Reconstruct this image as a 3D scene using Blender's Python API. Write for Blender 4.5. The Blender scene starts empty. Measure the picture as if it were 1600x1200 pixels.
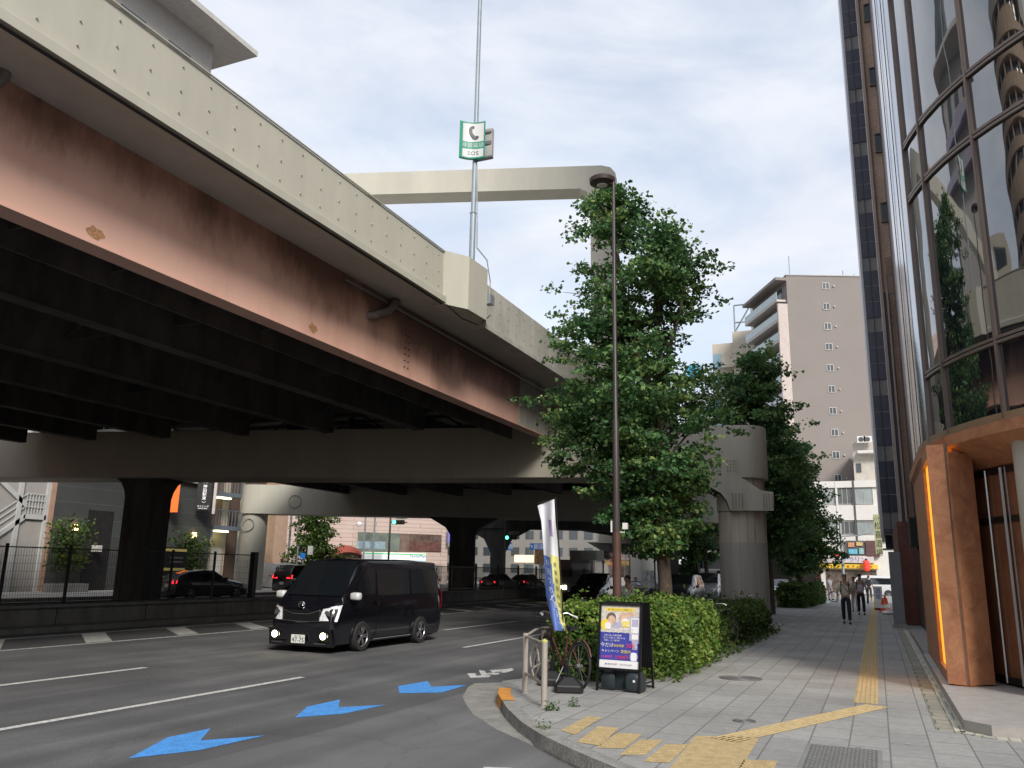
import bpy, bmesh, math, random
import numpy as np
from mathutils import Vector, Matrix
random.seed(7); rng = np.random.default_rng(7)
S = bpy.context.scene; COL = S.collection
PI = math.pi
# ------------------------------------------------------------------ camera
F, CX, CY, H = 1280., 800., 600., 1.62
_U = np.array([111, 5629, -F]); _U /= np.linalg.norm(_U)
_yh = 600 + (111*570 + F*F)/5629.
_N = np.array([570, -(_yh-600), -F]); _N /= np.linalg.norm(_N); _N -= _U*(_N@_U); _N /= np.linalg.norm(_N)
_R = np.array([np.cross(_N, _U), _N, _U])
cam = bpy.data.cameras.new('camera'); co = bpy.data.objects.new('camera', cam); COL.objects.link(co)
M4 = Matrix(_R.tolist()).to_4x4(); M4.translation = (0, 0, H); co.matrix_world = M4
cam.sensor_width = 36; cam.lens = 36*F/1600; cam.clip_start = .1; cam.clip_end = 3000; S.camera = co
def ray(x, y): return _R @ np.array([x-CX, -(y-CY), -F])
def P(x, y, Y=None, z=None, X=None):            # survey helper: where a sight line meets a plane of the place
    d = ray(x, y)
    t = Y/d[1] if Y is not None else ((z-H)/d[2] if z is not None else X/d[0])
    return np.array([0, 0, H]) + d*t
# ------------------------------------------------------------------ sky and light
S.view_settings.view_transform = 'Standard'; S.view_settings.look = 'None'
S.view_settings.exposure = 1.0; S.view_settings.gamma = 1
SUN_EL, SUN_AZ = math.radians(36), math.radians(140)      # azimuth clockwise from +Y
w = bpy.data.worlds.new('World'); S.world = w; w.use_nodes = True
nt = w.node_tree; nt.nodes.clear()
def N(nt, t, **k):
    n = nt.nodes.new(t)
    for a, b in k.items():
        if a.startswith('i_'):
            n.inputs[a[2:].replace('_', ' ')].default_value = b
        else: setattr(n, a, b)
    return n
out = N(nt, 'ShaderNodeOutputWorld'); bg = N(nt, 'ShaderNodeBackground'); bg.inputs[1].default_value = .112
sky = N(nt, 'ShaderNodeTexSky', sky_type='NISHITA', sun_disc=False, sun_elevation=SUN_EL, sun_rotation=SUN_AZ, air_density=1.2, dust_density=2.5, ozone_density=1.2)
tc = N(nt, 'ShaderNodeTexCoord'); mp = N(nt, 'ShaderNodeMapping'); mp.inputs['Scale'].default_value = (1.3, 1.0, 3.4); mp.inputs['Rotation'].default_value = (.25, .1, .5)
n1 = N(nt, 'ShaderNodeTexNoise'); n1.inputs['Scale'].default_value = 2.1; n1.inputs['Detail'].default_value = 9; n1.inputs['Roughness'].default_value = .6; n1.inputs['Distortion'].default_value = .6
r1 = N(nt, 'ShaderNodeValToRGB'); r1.color_ramp.elements[0].position = .36; r1.color_ramp.elements[1].position = .60
r1.color_ramp.elements[0].color = (.6, .6, .6, 1); r1.color_ramp.elements[1].color = (1, 1, 1, 1)
n2 = N(nt, 'ShaderNodeTexNoise'); n2.inputs['Scale'].default_value = 3.7; n2.inputs['Detail'].default_value = 6
r2 = N(nt, 'ShaderNodeValToRGB'); r2.color_ramp.elements[0].position = .3; r2.color_ramp.elements[1].position = .72
r2.color_ramp.elements[0].color = (3.35, 3.6, 4.15, 1); r2.color_ramp.elements[1].color = (4.3, 4.45, 4.7, 1)
mx = N(nt, 'ShaderNodeMix', data_type='RGBA')
L = nt.links.new
L(tc.outputs['Generated'], mp.inputs[0]); L(mp.outputs[0], n1.inputs[0]); L(mp.outputs[0], n2.inputs[0])
L(n1.outputs[0], r1.inputs[0]); L(n2.outputs[0], r2.inputs[0]); L(r1.outputs[0], mx.inputs[0])
L(sky.outputs[0], mx.inputs[6]); L(r2.outputs[0], mx.inputs[7]); L(mx.outputs[2], bg.inputs[0]); L(bg.outputs[0], out.inputs[0])
sd = bpy.data.lights.new('sun', 'SUN'); sd.energy = 1.8; sd.angle = math.radians(16); sd.color = (1, .95, .88)
so = bpy.data.objects.new('sun', sd); COL.objects.link(so); so.location = (0, 0, 60)
sv = Vector((math.sin(SUN_AZ)*math.cos(SUN_EL), math.cos(SUN_AZ)*math.cos(SUN_EL), math.sin(SUN_EL)))
so.rotation_euler = sv.to_track_quat('Z', 'Y').to_euler()
S.cycles.max_bounces = 7; S.cycles.diffuse_bounces = 4; S.cycles.glossy_bounces = 4; S.cycles.caustics_reflective = False; S.cycles.caustics_refractive = False
# ------------------------------------------------------------------ materials
MATS = {}
def mat(name, col, rough=.6, metal=0., var=.12, scale=2.5, bump=0., bscale=40., emit=0., spec=.5, coat=0., streak=0.):
    if name in MATS: return MATS[name]
    m = bpy.data.materials.new(name); m.use_nodes = True; t = m.node_tree; b = t.nodes['Principled BSDF']; l = t.links.new
    col = tuple(col)+(1,) if len(col) == 3 else col
    b.inputs['Base Color'].default_value = col; b.inputs['Roughness'].default_value = rough; b.inputs['Metallic'].default_value = metal
    b.inputs['Specular IOR Level'].default_value = spec; b.inputs['Coat Weight'].default_value = coat
    g = N(t, 'ShaderNodeNewGeometry')
    if var:
        no = N(t, 'ShaderNodeTexNoise'); no.inputs['Scale'].default_value = scale; no.inputs['Detail'].default_value = 7; no.inputs['Roughness'].default_value = .65
        if streak:
            mpn = N(t, 'ShaderNodeMapping'); mpn.inputs['Scale'].default_value = (1, 1, streak); l(g.outputs['Position'], mpn.inputs[0]); l(mpn.outputs[0], no.inputs[0])
        else: l(g.outputs['Position'], no.inputs[0])
        mr = N(t, 'ShaderNodeMapRange'); mr.inputs[1].default_value = .3; mr.inputs[2].default_value = .7; mr.inputs[3].default_value = 1-var; mr.inputs[4].default_value = 1+var
        l(no.outputs[0], mr.inputs[0])
        vm = N(t, 'ShaderNodeVectorMath', operation='SCALE'); vm.inputs[0].default_value = col[:3]; l(mr.outputs[0], vm.inputs['Scale']); l(vm.outputs[0], b.inputs['Base Color'])
    if bump:
        nb = N(t, 'ShaderNodeTexNoise'); nb.inputs['Scale'].default_value = bscale; nb.inputs['Detail'].default_value = 4; l(g.outputs['Position'], nb.inputs[0])
        bu = N(t, 'ShaderNodeBump'); bu.inputs['Strength'].default_value = bump; bu.inputs['Distance'].default_value = .02; l(nb.outputs[0], bu.inputs['Height']); l(bu.outputs[0], b.inputs['Normal'])
    if emit:
        b.inputs['Emission Color'].default_value = col; b.inputs['Emission Strength'].default_value = emit
    MATS[name] = m; return m
def nodes(m): t = m.node_tree; return t, t.nodes['Principled BSDF'], t.links.new
def ramp(t, stops):
    r = N(t, 'ShaderNodeValToRGB'); e = r.color_ramp.elements
    while len(e) < len(stops): e.new(.5)
    for k, (p, c) in enumerate(stops): e[k].position = p; e[k].color = tuple(c)+(1,) if len(c) == 3 else c
    return r
def brickmat(name, c1, c2, cm, bw, rh, mortar, rough=.8, off=.5, rot=None, var=.25, nscale=6, bump=.3, squash=1.0):
    m = mat(name, c1, rough, var=0); t, b, l = nodes(m)
    g = N(t, 'ShaderNodeNewGeometry'); mpn = N(t, 'ShaderNodeMapping')
    if rot: mpn.inputs['Rotation'].default_value = rot
    br = N(t, 'ShaderNodeTexBrick'); br.offset = off; br.inputs['Scale'].default_value = 1; br.inputs['Mortar Size'].default_value = mortar; br.inputs['Mortar Smooth'].default_value = .2
    br.inputs['Brick Width'].default_value = bw; br.inputs['Row Height'].default_value = rh
    for k, c in enumerate((c1, c2, cm)): br.inputs[k+1].default_value = tuple(c)+(1,)
    l(g.outputs['Position'], mpn.inputs[0]); l(mpn.outputs[0], br.inputs[0])
    no = N(t, 'ShaderNodeTexNoise'); no.inputs['Scale'].default_value = nscale; no.inputs['Detail'].default_value = 8; no.inputs['Roughness'].default_value = .7; l(g.outputs['Position'], no.inputs[0])
    n3 = N(t, 'ShaderNodeTexNoise'); n3.inputs['Scale'].default_value = .7; n3.inputs['Detail'].default_value = 5; l(g.outputs['Position'], n3.inputs[0])
    ad = N(t, 'ShaderNodeMath', operation='ADD'); l(no.outputs[0], ad.inputs[0]); l(n3.outputs[0], ad.inputs[1])
    mr = N(t, 'ShaderNodeMapRange'); mr.inputs[1].default_value = .7; mr.inputs[2].default_value = 1.3; mr.inputs[3].default_value = 1-var; mr.inputs[4].default_value = 1+var; l(ad.outputs[0], mr.inputs[0])
    vm = N(t, 'ShaderNodeVectorMath', operation='SCALE'); l(br.outputs[0], vm.inputs[0]); l(mr.outputs[0], vm.inputs['Scale']); l(vm.outputs[0], b.inputs['Base Color'])
    bu = N(t, 'ShaderNodeBump'); bu.inputs['Strength'].default_value = bump; bu.inputs['Distance'].default_value = .006; bu.invert = True; l(br.outputs[1], bu.inputs['Height']); l(bu.outputs[0], b.inputs['Normal'])
    return m
def glass(name, col=(.02, .025, .03), rough=.03):
    m = mat(name, col, rough, var=0, spec=1.0, coat=.6); return m
BX = (PI/2, 0, 0)                 # brick pattern on faces looking along Y
asphalt = mat('asphalt', (.088, .09, .093), .85, var=0)
t, b, l = nodes(asphalt); g = N(t, 'ShaderNodeNewGeometry')
na = N(t, 'ShaderNodeTexNoise'); na.inputs['Scale'].default_value = 75; na.inputs['Detail'].default_value = 3; l(g.outputs['Position'], na.inputs[0])
nb_ = N(t, 'ShaderNodeTexNoise'); nb_.inputs['Scale'].default_value = .55; nb_.inputs['Detail'].default_value = 7; l(g.outputs['Position'], nb_.inputs[0])
m1 = N(t, 'ShaderNodeMapping'); m1.inputs['Scale'].default_value = (1.6, .08, 1); l(g.outputs['Position'], m1.inputs[0])
nc_ = N(t, 'ShaderNodeTexNoise'); nc_.inputs['Scale'].default_value = 1.2; nc_.inputs['Detail'].default_value = 5; l(m1.outputs[0], nc_.inputs[0])
a1 = N(t, 'ShaderNodeMath', operation='ADD'); a2 = N(t, 'ShaderNodeMath', operation='ADD'); l(na.outputs[0], a1.inputs[0]); l(nb_.outputs[0], a1.inputs[1]); l(a1.outputs[0], a2.inputs[0]); l(nc_.outputs[0], a2.inputs[1])
rr = ramp(t, [(.0, (.052, .053, .056)), (.5, (.098, .099, .102)), (1, (.19, .19, .19))]); mr = N(t, 'ShaderNodeMapRange'); mr.inputs[1].default_value = 1.0; mr.inputs[2].default_value = 2.0; l(a2.outputs[0], mr.inputs[0]); l(mr.outputs[0], rr.inputs[0])
vo = N(t, 'ShaderNodeTexVoronoi', feature='DISTANCE_TO_EDGE'); vo.inputs['Scale'].default_value = .42; wn = N(t, 'ShaderNodeTexNoise'); wn.inputs['Scale'].default_value = 2.2; wn.inputs['Detail'].default_value = 6; l(g.outputs['Position'], wn.inputs[0])
wa = N(t, 'ShaderNodeVectorMath', operation='MULTIPLY_ADD'); wa.inputs[1].default_value = (.6, .6, 0); l(wn.outputs[1], wa.inputs[0]); l(g.outputs['Position'], wa.inputs[2]); l(wa.outputs[0], vo.inputs[0])
ck = N(t, 'ShaderNodeMapRange'); ck.inputs[1].default_value = .002; ck.inputs[2].default_value = .012; ck.inputs[3].default_value = .88; ck.inputs[4].default_value = 1.; l(vo.outputs[0], ck.inputs[0])
cv = N(t, 'ShaderNodeVectorMath', operation='SCALE'); l(rr.outputs[0], cv.inputs[0]); l(ck.outputs[0], cv.inputs['Scale']); l(cv.outputs[0], b.inputs['Base Color'])
bu = N(t, 'ShaderNodeBump'); bu.inputs['Strength'].default_value = .35; bu.inputs['Distance'].default_value = .01; l(na.outputs[0], bu.inputs['Height']); l(bu.outputs[0], b.inputs['Normal'])
def grain(m, sc, lo, hi):          # speckle multiplied over an existing colour
    t, b, l = nodes(m); src = b.inputs['Base Color'].links[0].from_socket
    g = N(t, 'ShaderNodeNewGeometry'); no = N(t, 'ShaderNodeTexNoise'); no.inputs['Scale'].default_value = sc; no.inputs['Detail'].default_value = 2; l(g.outputs['Position'], no.inputs[0])
    mr = N(t, 'ShaderNodeMapRange'); mr.inputs[1].default_value = .35; mr.inputs[2].default_value = .65; mr.inputs[3].default_value = lo; mr.inputs[4].default_value = hi; l(no.outputs[0], mr.inputs[0])
    vm = N(t, 'ShaderNodeVectorMath', operation='SCALE'); l(src, vm.inputs[0]); l(mr.outputs[0], vm.inputs['Scale']); l(vm.outputs[0], b.inputs['Base Color'])
paving = brickmat('paving slabs', (.31, .31, .295), (.265, .265, .255), (.15, .15, .145), .62, .37, .009, off=.5, rot=(0, 0, PI/2), var=.22, nscale=9)
grain(paving, 90, .82, 1.18)
kerbm = mat('kerb stone', (.26, .255, .235), .85, var=.3, scale=5, bump=.4); gut = mat('gutter concrete', (.25, .245, .225), .9, var=.25, scale=4, bump=.4, bscale=60)
yel = mat('tactile paving', (.46, .35, .18), .8, var=.2, scale=9, bump=.3)
paint = mat('road paint', (.62, .62, .60), .7, var=.3, scale=14, bump=.3); bluep = mat('blue road paint', (.075, .30, .72), .7, var=.2, scale=10, bump=.3)
orangep = mat('orange kerb paint', (.62, .27, .05), .7, var=.2, scale=8)
beige = mat('beige steel paint', (.49, .475, .405), .55, var=.09, scale=1.1, streak=.25); conc = mat('concrete', (.33, .325, .295), .85, var=.22, scale=2.2, bump=.3, bscale=12, streak=.4)
darkc = mat('dark underdeck concrete', (.09, .088, .085), .9, var=.4, scale=1.6, streak=.3); darks = mat('dark steel', (.075, .068, .065), .8, var=.45, scale=1.4, streak=.35)  # dark base tones for concrete and steel parts under the deck
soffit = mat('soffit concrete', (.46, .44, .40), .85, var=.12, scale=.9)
bolt = mat('bolt steel', (.47, .45, .39), .5, .3, var=.1); blackm = mat('black plastic', (.012, .012, .013), .45, var=.2); rust = mat('rust', (.22, .10, .04), .9, var=.4, scale=20)
galv = mat('galvanised steel', (.33, .36, .38), .42, .6, var=.1); white = mat('white paint', (.72, .72, .70), .5, var=.06)
steel = mat('brushed steel', (.5, .5, .5), .3, .9, var=.08); brownp = mat('brown pole paint', (.085, .045, .035), .45, var=.15); rubber = mat('rubber', (.018, .018, .018), .8, var=.2)
grain(bluep, 60, .8, 1.25); grain(paint, 45, .72, 1.15); grain(yel, 70, .85, 1.12); grain(kerbm, 50, .8, 1.2); grain(gut, 60, .82, 1.18)
# ------------------------------------------------------------------ mesh helpers
class MB:
    def __init__(s): s.v = []; s.f = []; s.m = []; s.uvfree = 0
    def add(s, vs, fs, mi=0):
        o = len(s.v); s.v += [tuple(map(float, q)) for q in vs]; s.f += [tuple(i+o for i in f) for f in fs]; s.m += [mi]*len(fs); return s
    def box(s, a, b, mi=0, rz=0, c=None):
        x0, y0, z0 = a; x1, y1, z1 = b
        vs = [(x, y, z) for z in (z0, z1) for x, y in ((x0, y0), (x1, y0), (x1, y1), (x0, y1))]
        if rz:
            cx, cy = c if c is not None else ((x0+x1)/2, (y0+y1)/2); ca, sa = math.cos(rz), math.sin(rz)
            vs = [(cx+(x-cx)*ca-(y-cy)*sa, cy+(x-cx)*sa+(y-cy)*ca, z) for x, y, z in vs]
        return s.add(vs, [(3, 2, 1, 0), (4, 5, 6, 7), (0, 1, 5, 4), (1, 2, 6, 5), (2, 3, 7, 6), (3, 0, 4, 7)], mi)
    def prism(s, pts, d, mi=0):                   # polygon (3d points) extruded along vector d
        n = len(pts); a = [np.array(p, float) for p in pts]; d = np.array(d, float)
        fs = [tuple(range(n))[::-1], tuple(range(n, 2*n))]+[(i, (i+1) % n, n+(i+1) % n, n+i) for i in range(n)]
        return s.add(a+[p+d for p in a], fs, mi)
    def loft(s, rings, mi=0, closed=True, caps=True):
        n = len(rings[0]); fs = []
        for k in range(len(rings)-1):
            for i in range(n if closed else n-1):
                j = (i+1) % n; fs.append((k*n+i, k*n+j, (k+1)*n+j, (k+1)*n+i))
        if caps and closed: fs += [tuple(range(n))[::-1], tuple((len(rings)-1)*n+i for i in range(n))]
        return s.add([p for r in rings for p in r], fs, mi)
    def tube(s, pts, r, mi=0, n=8):
        pts = [Vector(p) for p in pts]; rs = r if isinstance(r, (list, tuple)) else [r]*len(pts); rings = []
        for i, p in enumerate(pts):
            d = (pts[min(i+1, len(pts)-1)]-pts[max(i-1, 0)]); d = d.normalized() if d.length > 1e-9 else Vector((0, 0, 1))
            q = Vector((0, 0, 1)) if abs(d.z) < .9 else Vector((1, 0, 0)); u = d.cross(q).normalized(); v = d.cross(u)
            rings.append([tuple(p+(u*math.cos(2*PI*k/n)+v*math.sin(2*PI*k/n))*rs[i]) for k in range(n)])
        return s.loft(rings, mi)
    def lathe(s, c, prof, mi=0, n=24):            # prof: (r, z)
        return s.loft([[(c[0]+r*math.cos(2*PI*k/n), c[1]+r*math.sin(2*PI*k/n), c[2]+z) for k in range(n)] for r, z in prof], mi)
    def disc(s, c, axis, r, w, mi=0, n=20):
        a = Vector(axis).normalized()*w/2; c = Vector(c); return s.tube([c-a, c+a], r, mi, n)
    def torus(s, c, axis, R, r, mi=0, n=28, k=6):
        a = Vector(axis).normalized(); q = Vector((0, 0, 1)) if abs(a.z) < .9 else Vector((1, 0, 0)); u = a.cross(q).normalized(); v = a.cross(u); c = Vector(c); vs = []; fs = []
        for i in range(n):
            e = u*math.cos(2*PI*i/n)+v*math.sin(2*PI*i/n)
            for j in range(k): vs.append(tuple(c+e*(R+r*math.cos(2*PI*j/k))+a*r*math.sin(2*PI*j/k))); fs.append((i*k+j, ((i+1) % n)*k+j, ((i+1) % n)*k+(j+1) % k, i*k+(j+1) % k))
        return s.add(vs, fs, mi)
    def grid(s, fn, nu, nv, mi=0):
        vs = [fn(i/nu, j/nv) for i in range(nu+1) for j in range(nv+1)]
        return s.add(vs, [(i*(nv+1)+j, (i+1)*(nv+1)+j, (i+1)*(nv+1)+j+1, i*(nv+1)+j+1) for i in range(nu) for j in range(nv)], mi)
    def text(s, body, size, fn, mi=0, sx=1.):      # fn maps flat (u, v) to a point on the surface; text centred on 0,0
        vs, fs = glyphs(body)
        return s.add([fn(x*size*sx, y*size) for x, y in vs], fs, mi)
    def vtext(s, body, size, fn, mi=0, step=1.05, sx=1.):
        n = len(body)
        for k, ch in enumerate(body):
            if ch in '〈〉ー':
                vs, fs = glyphs(ch); s.add([fn(y*size*sx, -x*size+((n-1)/2-k)*size*step) for x, y in vs], fs, mi)
            else: s.text(ch, size, lambda u, v, k=k: fn(u, v+((n-1)/2-k)*size*step), mi, sx)
        return s
    def build(s, name, mats, parent=None, world=True, smooth=None):
        me = bpy.data.meshes.new(name); vs = s.v
        if parent is not None and world:
            o = parent.matrix_world.translation if parent.parent is None else parent.parent.location+parent.location
            o = wloc(parent); vs = [(x-o[0], y-o[1], z-o[2]) for x, y, z in vs]
        me.from_pydata(vs, [], s.f); mats = mats if isinstance(mats, (list, tuple)) else [mats]
        for m in mats: me.materials.append(m)
        if any(s.m): me.polygons.foreach_set('material_index', s.m)
        if smooth is not None:
            me.polygons.foreach_set('use_smooth', [True]*len(s.f))
            try: me.set_sharp_from_angle(angle=math.radians(smooth))
            except Exception: pass
        me.update(); ob = bpy.data.objects.new(name, me); COL.objects.link(ob)
        if parent is not None: ob.parent = parent
        return ob
def wloc(o):
    v = Vector(o.location)
    while o.parent: o = o.parent; v += Vector(o.location)
    return v
_gc = {}
_fc = bpy.data.curves.new('lettering', 'FONT'); _fo = bpy.data.objects.new('lettering', _fc); COL.objects.link(_fo); _fc.resolution_u = 2; _fc.align_x = 'CENTER'
def glyphs(body):
    if body not in _gc:
        _fc.body = body; bpy.context.view_layer.update()
        me = bpy.data.meshes.new_from_object(_fo.evaluated_get(bpy.context.evaluated_depsgraph_get()))
        vs = [(v.co.x, v.co.y) for v in me.vertices]; fs = [tuple(p.vertices) for p in me.polygons]; bpy.data.meshes.remove(me)
        if vs:
            ys = [v[1] for v in vs]; xs = [v[0] for v in vs]; cy = (min(ys)+max(ys))/2 if len(body) > 1 else .36; cx = (min(xs)+max(xs))/2
            vs = [(x-cx, y-cy) for x, y in vs]
        _gc[body] = (vs, fs)
    return _gc[body]
def flat(o, r, u, off=0.):           # map (u,v) onto a plane
    o, r, u = np.array(o, float), np.array(r, float), np.array(u, float); r = r/np.linalg.norm(r); u = u/np.linalg.norm(u); n = np.cross(r, u)
    return lambda a, b, w=0.: tuple(o+r*a+u*b+n*(w+off))
def thing(name, label, cat, loc=(0, 0, 0), rz=0, group=None):
    o = bpy.data.objects.new(name, None); COL.objects.link(o); o.location = tuple(map(float, loc)); o.rotation_euler = (0, 0, rz); o.empty_display_size = .2
    o['label'] = label; o['category'] = cat
    if group: o['group'] = group
    return o
def tag(o, label, cat, group=None, kind=None):
    o['label'] = label; o['category'] = cat
    if group: o['group'] = group
    if kind: o['kind'] = kind
    return o
def struct(o, kind='structure'): o['kind'] = kind; return o
def inst(src, name, parent, loc=(0, 0, 0), rz=0, world=True):
    c = bpy.data.objects.new(name, src.data); COL.objects.link(c); c.parent = parent
    l = Vector(loc) - (wloc(parent) if (parent and world) else Vector()); c.location = l; c.rotation_euler = (0, 0, rz); return c
def copy_tree(o, loc=None, rz=None, parent=None, label=None):
    c = o.copy(); COL.objects.link(c)
    if parent is not None: c.parent = parent
    if loc is not None: c.location = tuple(map(float, loc))
    if rz is not None: c.rotation_euler = (0, 0, rz)
    if label: c['label'] = label
    for ch in list(o.children): copy_tree(ch, parent=c)
    return c
RD = -.15
# ------------------------------------------------------------------ ground, roads, pavements
asph2 = asphalt.copy(); asph2.name = 'side street asphalt'
for n_ in asph2.node_tree.nodes:
    if n_.type == 'VALTORGB':
        for e_, c_ in zip(n_.color_ramp.elements, (.075, .125, .23)): e_.color = (c_, c_, c_*1.01, 1)
struct(MB().add([(-1500, -1500, RD-.02), (1500, -1500, RD-.02), (1500, 1500, RD-.02), (-1500, 1500, RD-.02)], [(0, 1, 2, 3)]).build('ground', mat('town ground', (.16, .155, .15), .95, scale=.05)))
struct(MB().add([(-34.8, -60, RD), (90, -60, RD), (90, 6.2, RD), (30, 110, RD), (30, 400, RD), (-34.8, 400, RD)], [(0, 1, 2, 3, 4, 5)]).build('road', asphalt))
q = [P(*c, z=RD) for c in ((250, 1207), (400, 1168), (531, 1136), (640, 1106), (717, 1085), (800, 1066))]; q += [(-4.9, 14, RD), (6, 14, RD), (6, -6, RD), (-6.5, -6, RD)]
struct(MB().add([(x, y, RD+.002) for x, y, z in q], [tuple(range(len(q)))[::-1]]).build('side_street', asph2))
struct(MB().add([(-90, 55.5, RD+.004), (-34.8, 55.5, RD+.004), (-34.8, 300, RD+.004), (-300, 300, RD+.004)], [(0, 1, 2, 3)]).build('cross_street', asphalt))
kerb_px = [(785, 1064), (778, 1083), (792, 1106), (815, 1128), (845, 1147), (880, 1164), (920, 1182), (962, 1199)]
K = [(-4.85, 98), (-4.85, 60), (-4.85, 40), (-4.85, 20), (-4.9, 13)]+[tuple(P(x, y, z=0)[:2]) for x, y in kerb_px]+[(-1.4, 6.75), (-.4, 6.35), (1.2, 6.2), (30, 6.2)]
def offs(pl, d):
    o = []
    for i in range(len(pl)):
        a = np.array(pl[max(i-1, 0)]); b = np.array(pl[min(i+1, len(pl)-1)]); t = (b-a)/np.linalg.norm(b-a); o.append((pl[i][0]-t[1]*d, pl[i][1]+t[0]*d))
    return o
def strip(pl, d0, d1, z0, z1, wall=None, mi=0, mb=None):
    mb = mb or MB(); A, B = offs(pl, d0), offs(pl, d1); n = len(pl)
    vs = [(x, y, z0) for x, y in A]+[(x, y, z1) for x, y in B]; mb.add(vs, [(i, i+1, n+i+1, n+i) for i in range(n-1)], mi)
    return mb
zk = lambda i: 0.
Ki = offs(K, .16)
vs = [(x, y, 0) for x, y in Ki]+[(30, 98, 0)]
struct(MB().add(vs, [tuple(range(len(vs)))]).build('pavement', paving))
kb = MB(); strip(K, 0, .16, 0, 0.002, mb=kb); n = len(K)
kb.add([(x, y, 0) for x, y in K]+[(x, y, RD-.01) for x, y in offs(K, -.02)], [(i, i+1, n+i+1, n+i) for i in range(n-1)])
struct(kb.build('kerb', kerbm))
gp = [(735, 1068), (722, 1090), (737, 1115), (775, 1140), (830, 1165), (900, 1188), (985, 1212)]
G = [tuple(P(x, y, z=RD)[:2]) for x, y in gp]
Kc = offs(K, -.02)
kk = [Kc[i] for i in range(4, 13)]
g0 = [(-5.35, 20), (-5.4, 13)]+G+[(-1.3, 5.9), (-.3, 5.7), (1.2, 5.6), (30, 5.6)]
k0 = [(-4.87, 20)]+kk+Kc[13:]
m = len(g0); 
def resamp(pl, n):
    p = np.array(pl); d = np.r_[0, np.cumsum(np.linalg.norm(np.diff(p, axis=0), axis=1))]; s = np.linspace(0, d[-1], n); return [(np.interp(q, d, p[:, 0]), np.interp(q, d, p[:, 1])) for q in s]
ga = [(-5.35, 98)]+resamp(g0[:9], 30)+g0[9:]; ka = [(-4.87, 98)]+resamp(k0[:9], 30)+k0[-4:]
n = min(len(ga), len(ka)); ga = ga[:n]; ka = ka[:n]
struct(MB().add([(x, y, RD+.004) for x, y in ga]+[(x, y, RD+.03) for x, y in ka], [(i, i+1, n+i+1, n+i) for i in range(n-1)]).build('gutter', gut))
# orange painted kerb end
Ko = resamp([K[4]]+K[5:8], 14)[7:12]; n = len(Ko); Oi = offs(Ko, .165); Oo = offs(Ko, -.006)
tag(MB().add([(x, y, .006) for x, y in Oo]+[(x, y, .006) for x, y in Oi]+[(x, y, -.13) for x, y in offs(Ko, -.026)], [(i, i+1, n+i+1, n+i) for i in range(n-1)]+[(i, i+1, 2*n+i+1, 2*n+i) for i in range(n-1)]).build('kerb_marking', orangep), 'orange painted stretch on the rounded pavement kerb beside the guard rail', 'road marking')
# far side
FS = MB().box((-42, -30, RD), (-34.8, 55.5, 0)); struct(FS.build('far_pavement', mat('far paving', (.52, .50, .46), .85, var=.15, scale=2))); 
struct(MB().box((-34.8, -30, RD), (-34.6, 55.5, .005)).build('far_kerb', kerbm))
struct(MB().box((-60, 98, RD), (60, 104, .0)).box((-60, 97.8, RD), (60, 98, .01)).build('end_pavement', mat('far paving', (.3, .3, .3))))
# tactile paving: long bar strip, diagonal and corner field
def domes(mb, x0, y0, x1, y1, st=.055, r=.016):
    for x in np.arange(x0+st/2, x1, st):
        for y in np.arange(y0+st/2, y1, st): mb.box((x-r, y-r, .006), (x+r, y+r, .0105))
tp = MB()
def bars(mb, a, b, wd, nb=5):
    a = np.array(a, float); b = np.array(b, float); d = (b-a)/np.linalg.norm(b-a); n_ = np.array([-d[1], d[0]])
    q = lambda p, s, z: (*(p+n_*s), z)
    mb.add([q(a, -wd/2, .004), q(b, -wd/2, .004), q(b, wd/2, .004), q(a, wd/2, .004)], [(0, 1, 2, 3)])
    for k in range(nb):
        c = (-.5+(k+.5)/nb)*wd; h = wd/nb*.24
        mb.add([q(a, c-h, .004), q(b, c-h, .004), q(b, c+h, .004), q(a, c+h, .004), q(a, c-h*.6, .010), q(b, c-h*.6, .010), q(b, c+h*.6, .010), q(a, c+h*.6, .010)], [(4, 5, 6, 7), (0, 1, 5, 4), (2, 3, 7, 6), (0, 4, 7, 3), (1, 2, 6, 5)])
bars(tp, (-.25, 12.35), (-.25, 97), .30, 5)
bars(tp, (-.12, 12.2), P(1130, 1157, z=0)[:2], .30, 5)
tag(tp.build('tactile_strip', yel), 'long ribbed yellow tactile strip running down the pavement with a diagonal end', 'tactile paving')
tf = MB()
tiles = [((880, 1140), (918, 1120), (936, 1122), (900, 1146)), ((905, 1158), (935, 1136), (964, 1138), (938, 1163)), ((936, 1167), (965, 1146), (1000, 1148), (975, 1168)), ((972, 1178), (1000, 1157), (1033, 1157), (1008, 1178)), ((1010, 1188), (1040, 1164), (1073, 1164), (1045, 1190)), ((1053, 1200), (1090, 1152), (1180, 1154), (1150, 1202)), ((1150, 1212), (1165, 1188), (1212, 1190), (1200, 1214))]
for q in tiles:
    pp = [P(*c, z=.004) for c in q]; cc_ = sum(pp)/4; pp = [cc_+(p-cc_)*1.13 for p in pp]; pp = [np.array([p[0], p[1], .004]) for p in pp]; tf.add(pp, [(0, 1, 2, 3)])
    for i in range(7):
        for j in range(7):
            s, t_ = (i+.5)/7, (j+.5)/7; c = (pp[0]*(1-s)+pp[3]*s)*(1-t_)+(pp[1]*(1-s)+pp[2]*s)*t_; tf.box((c[0]-.014, c[1]-.014, .004), (c[0]+.014, c[1]+.014, .009))
tag(tf.build('tactile_field', yel), 'stepped row of studded yellow tactile blocks at the rounded pavement corner', 'tactile paving')
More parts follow.
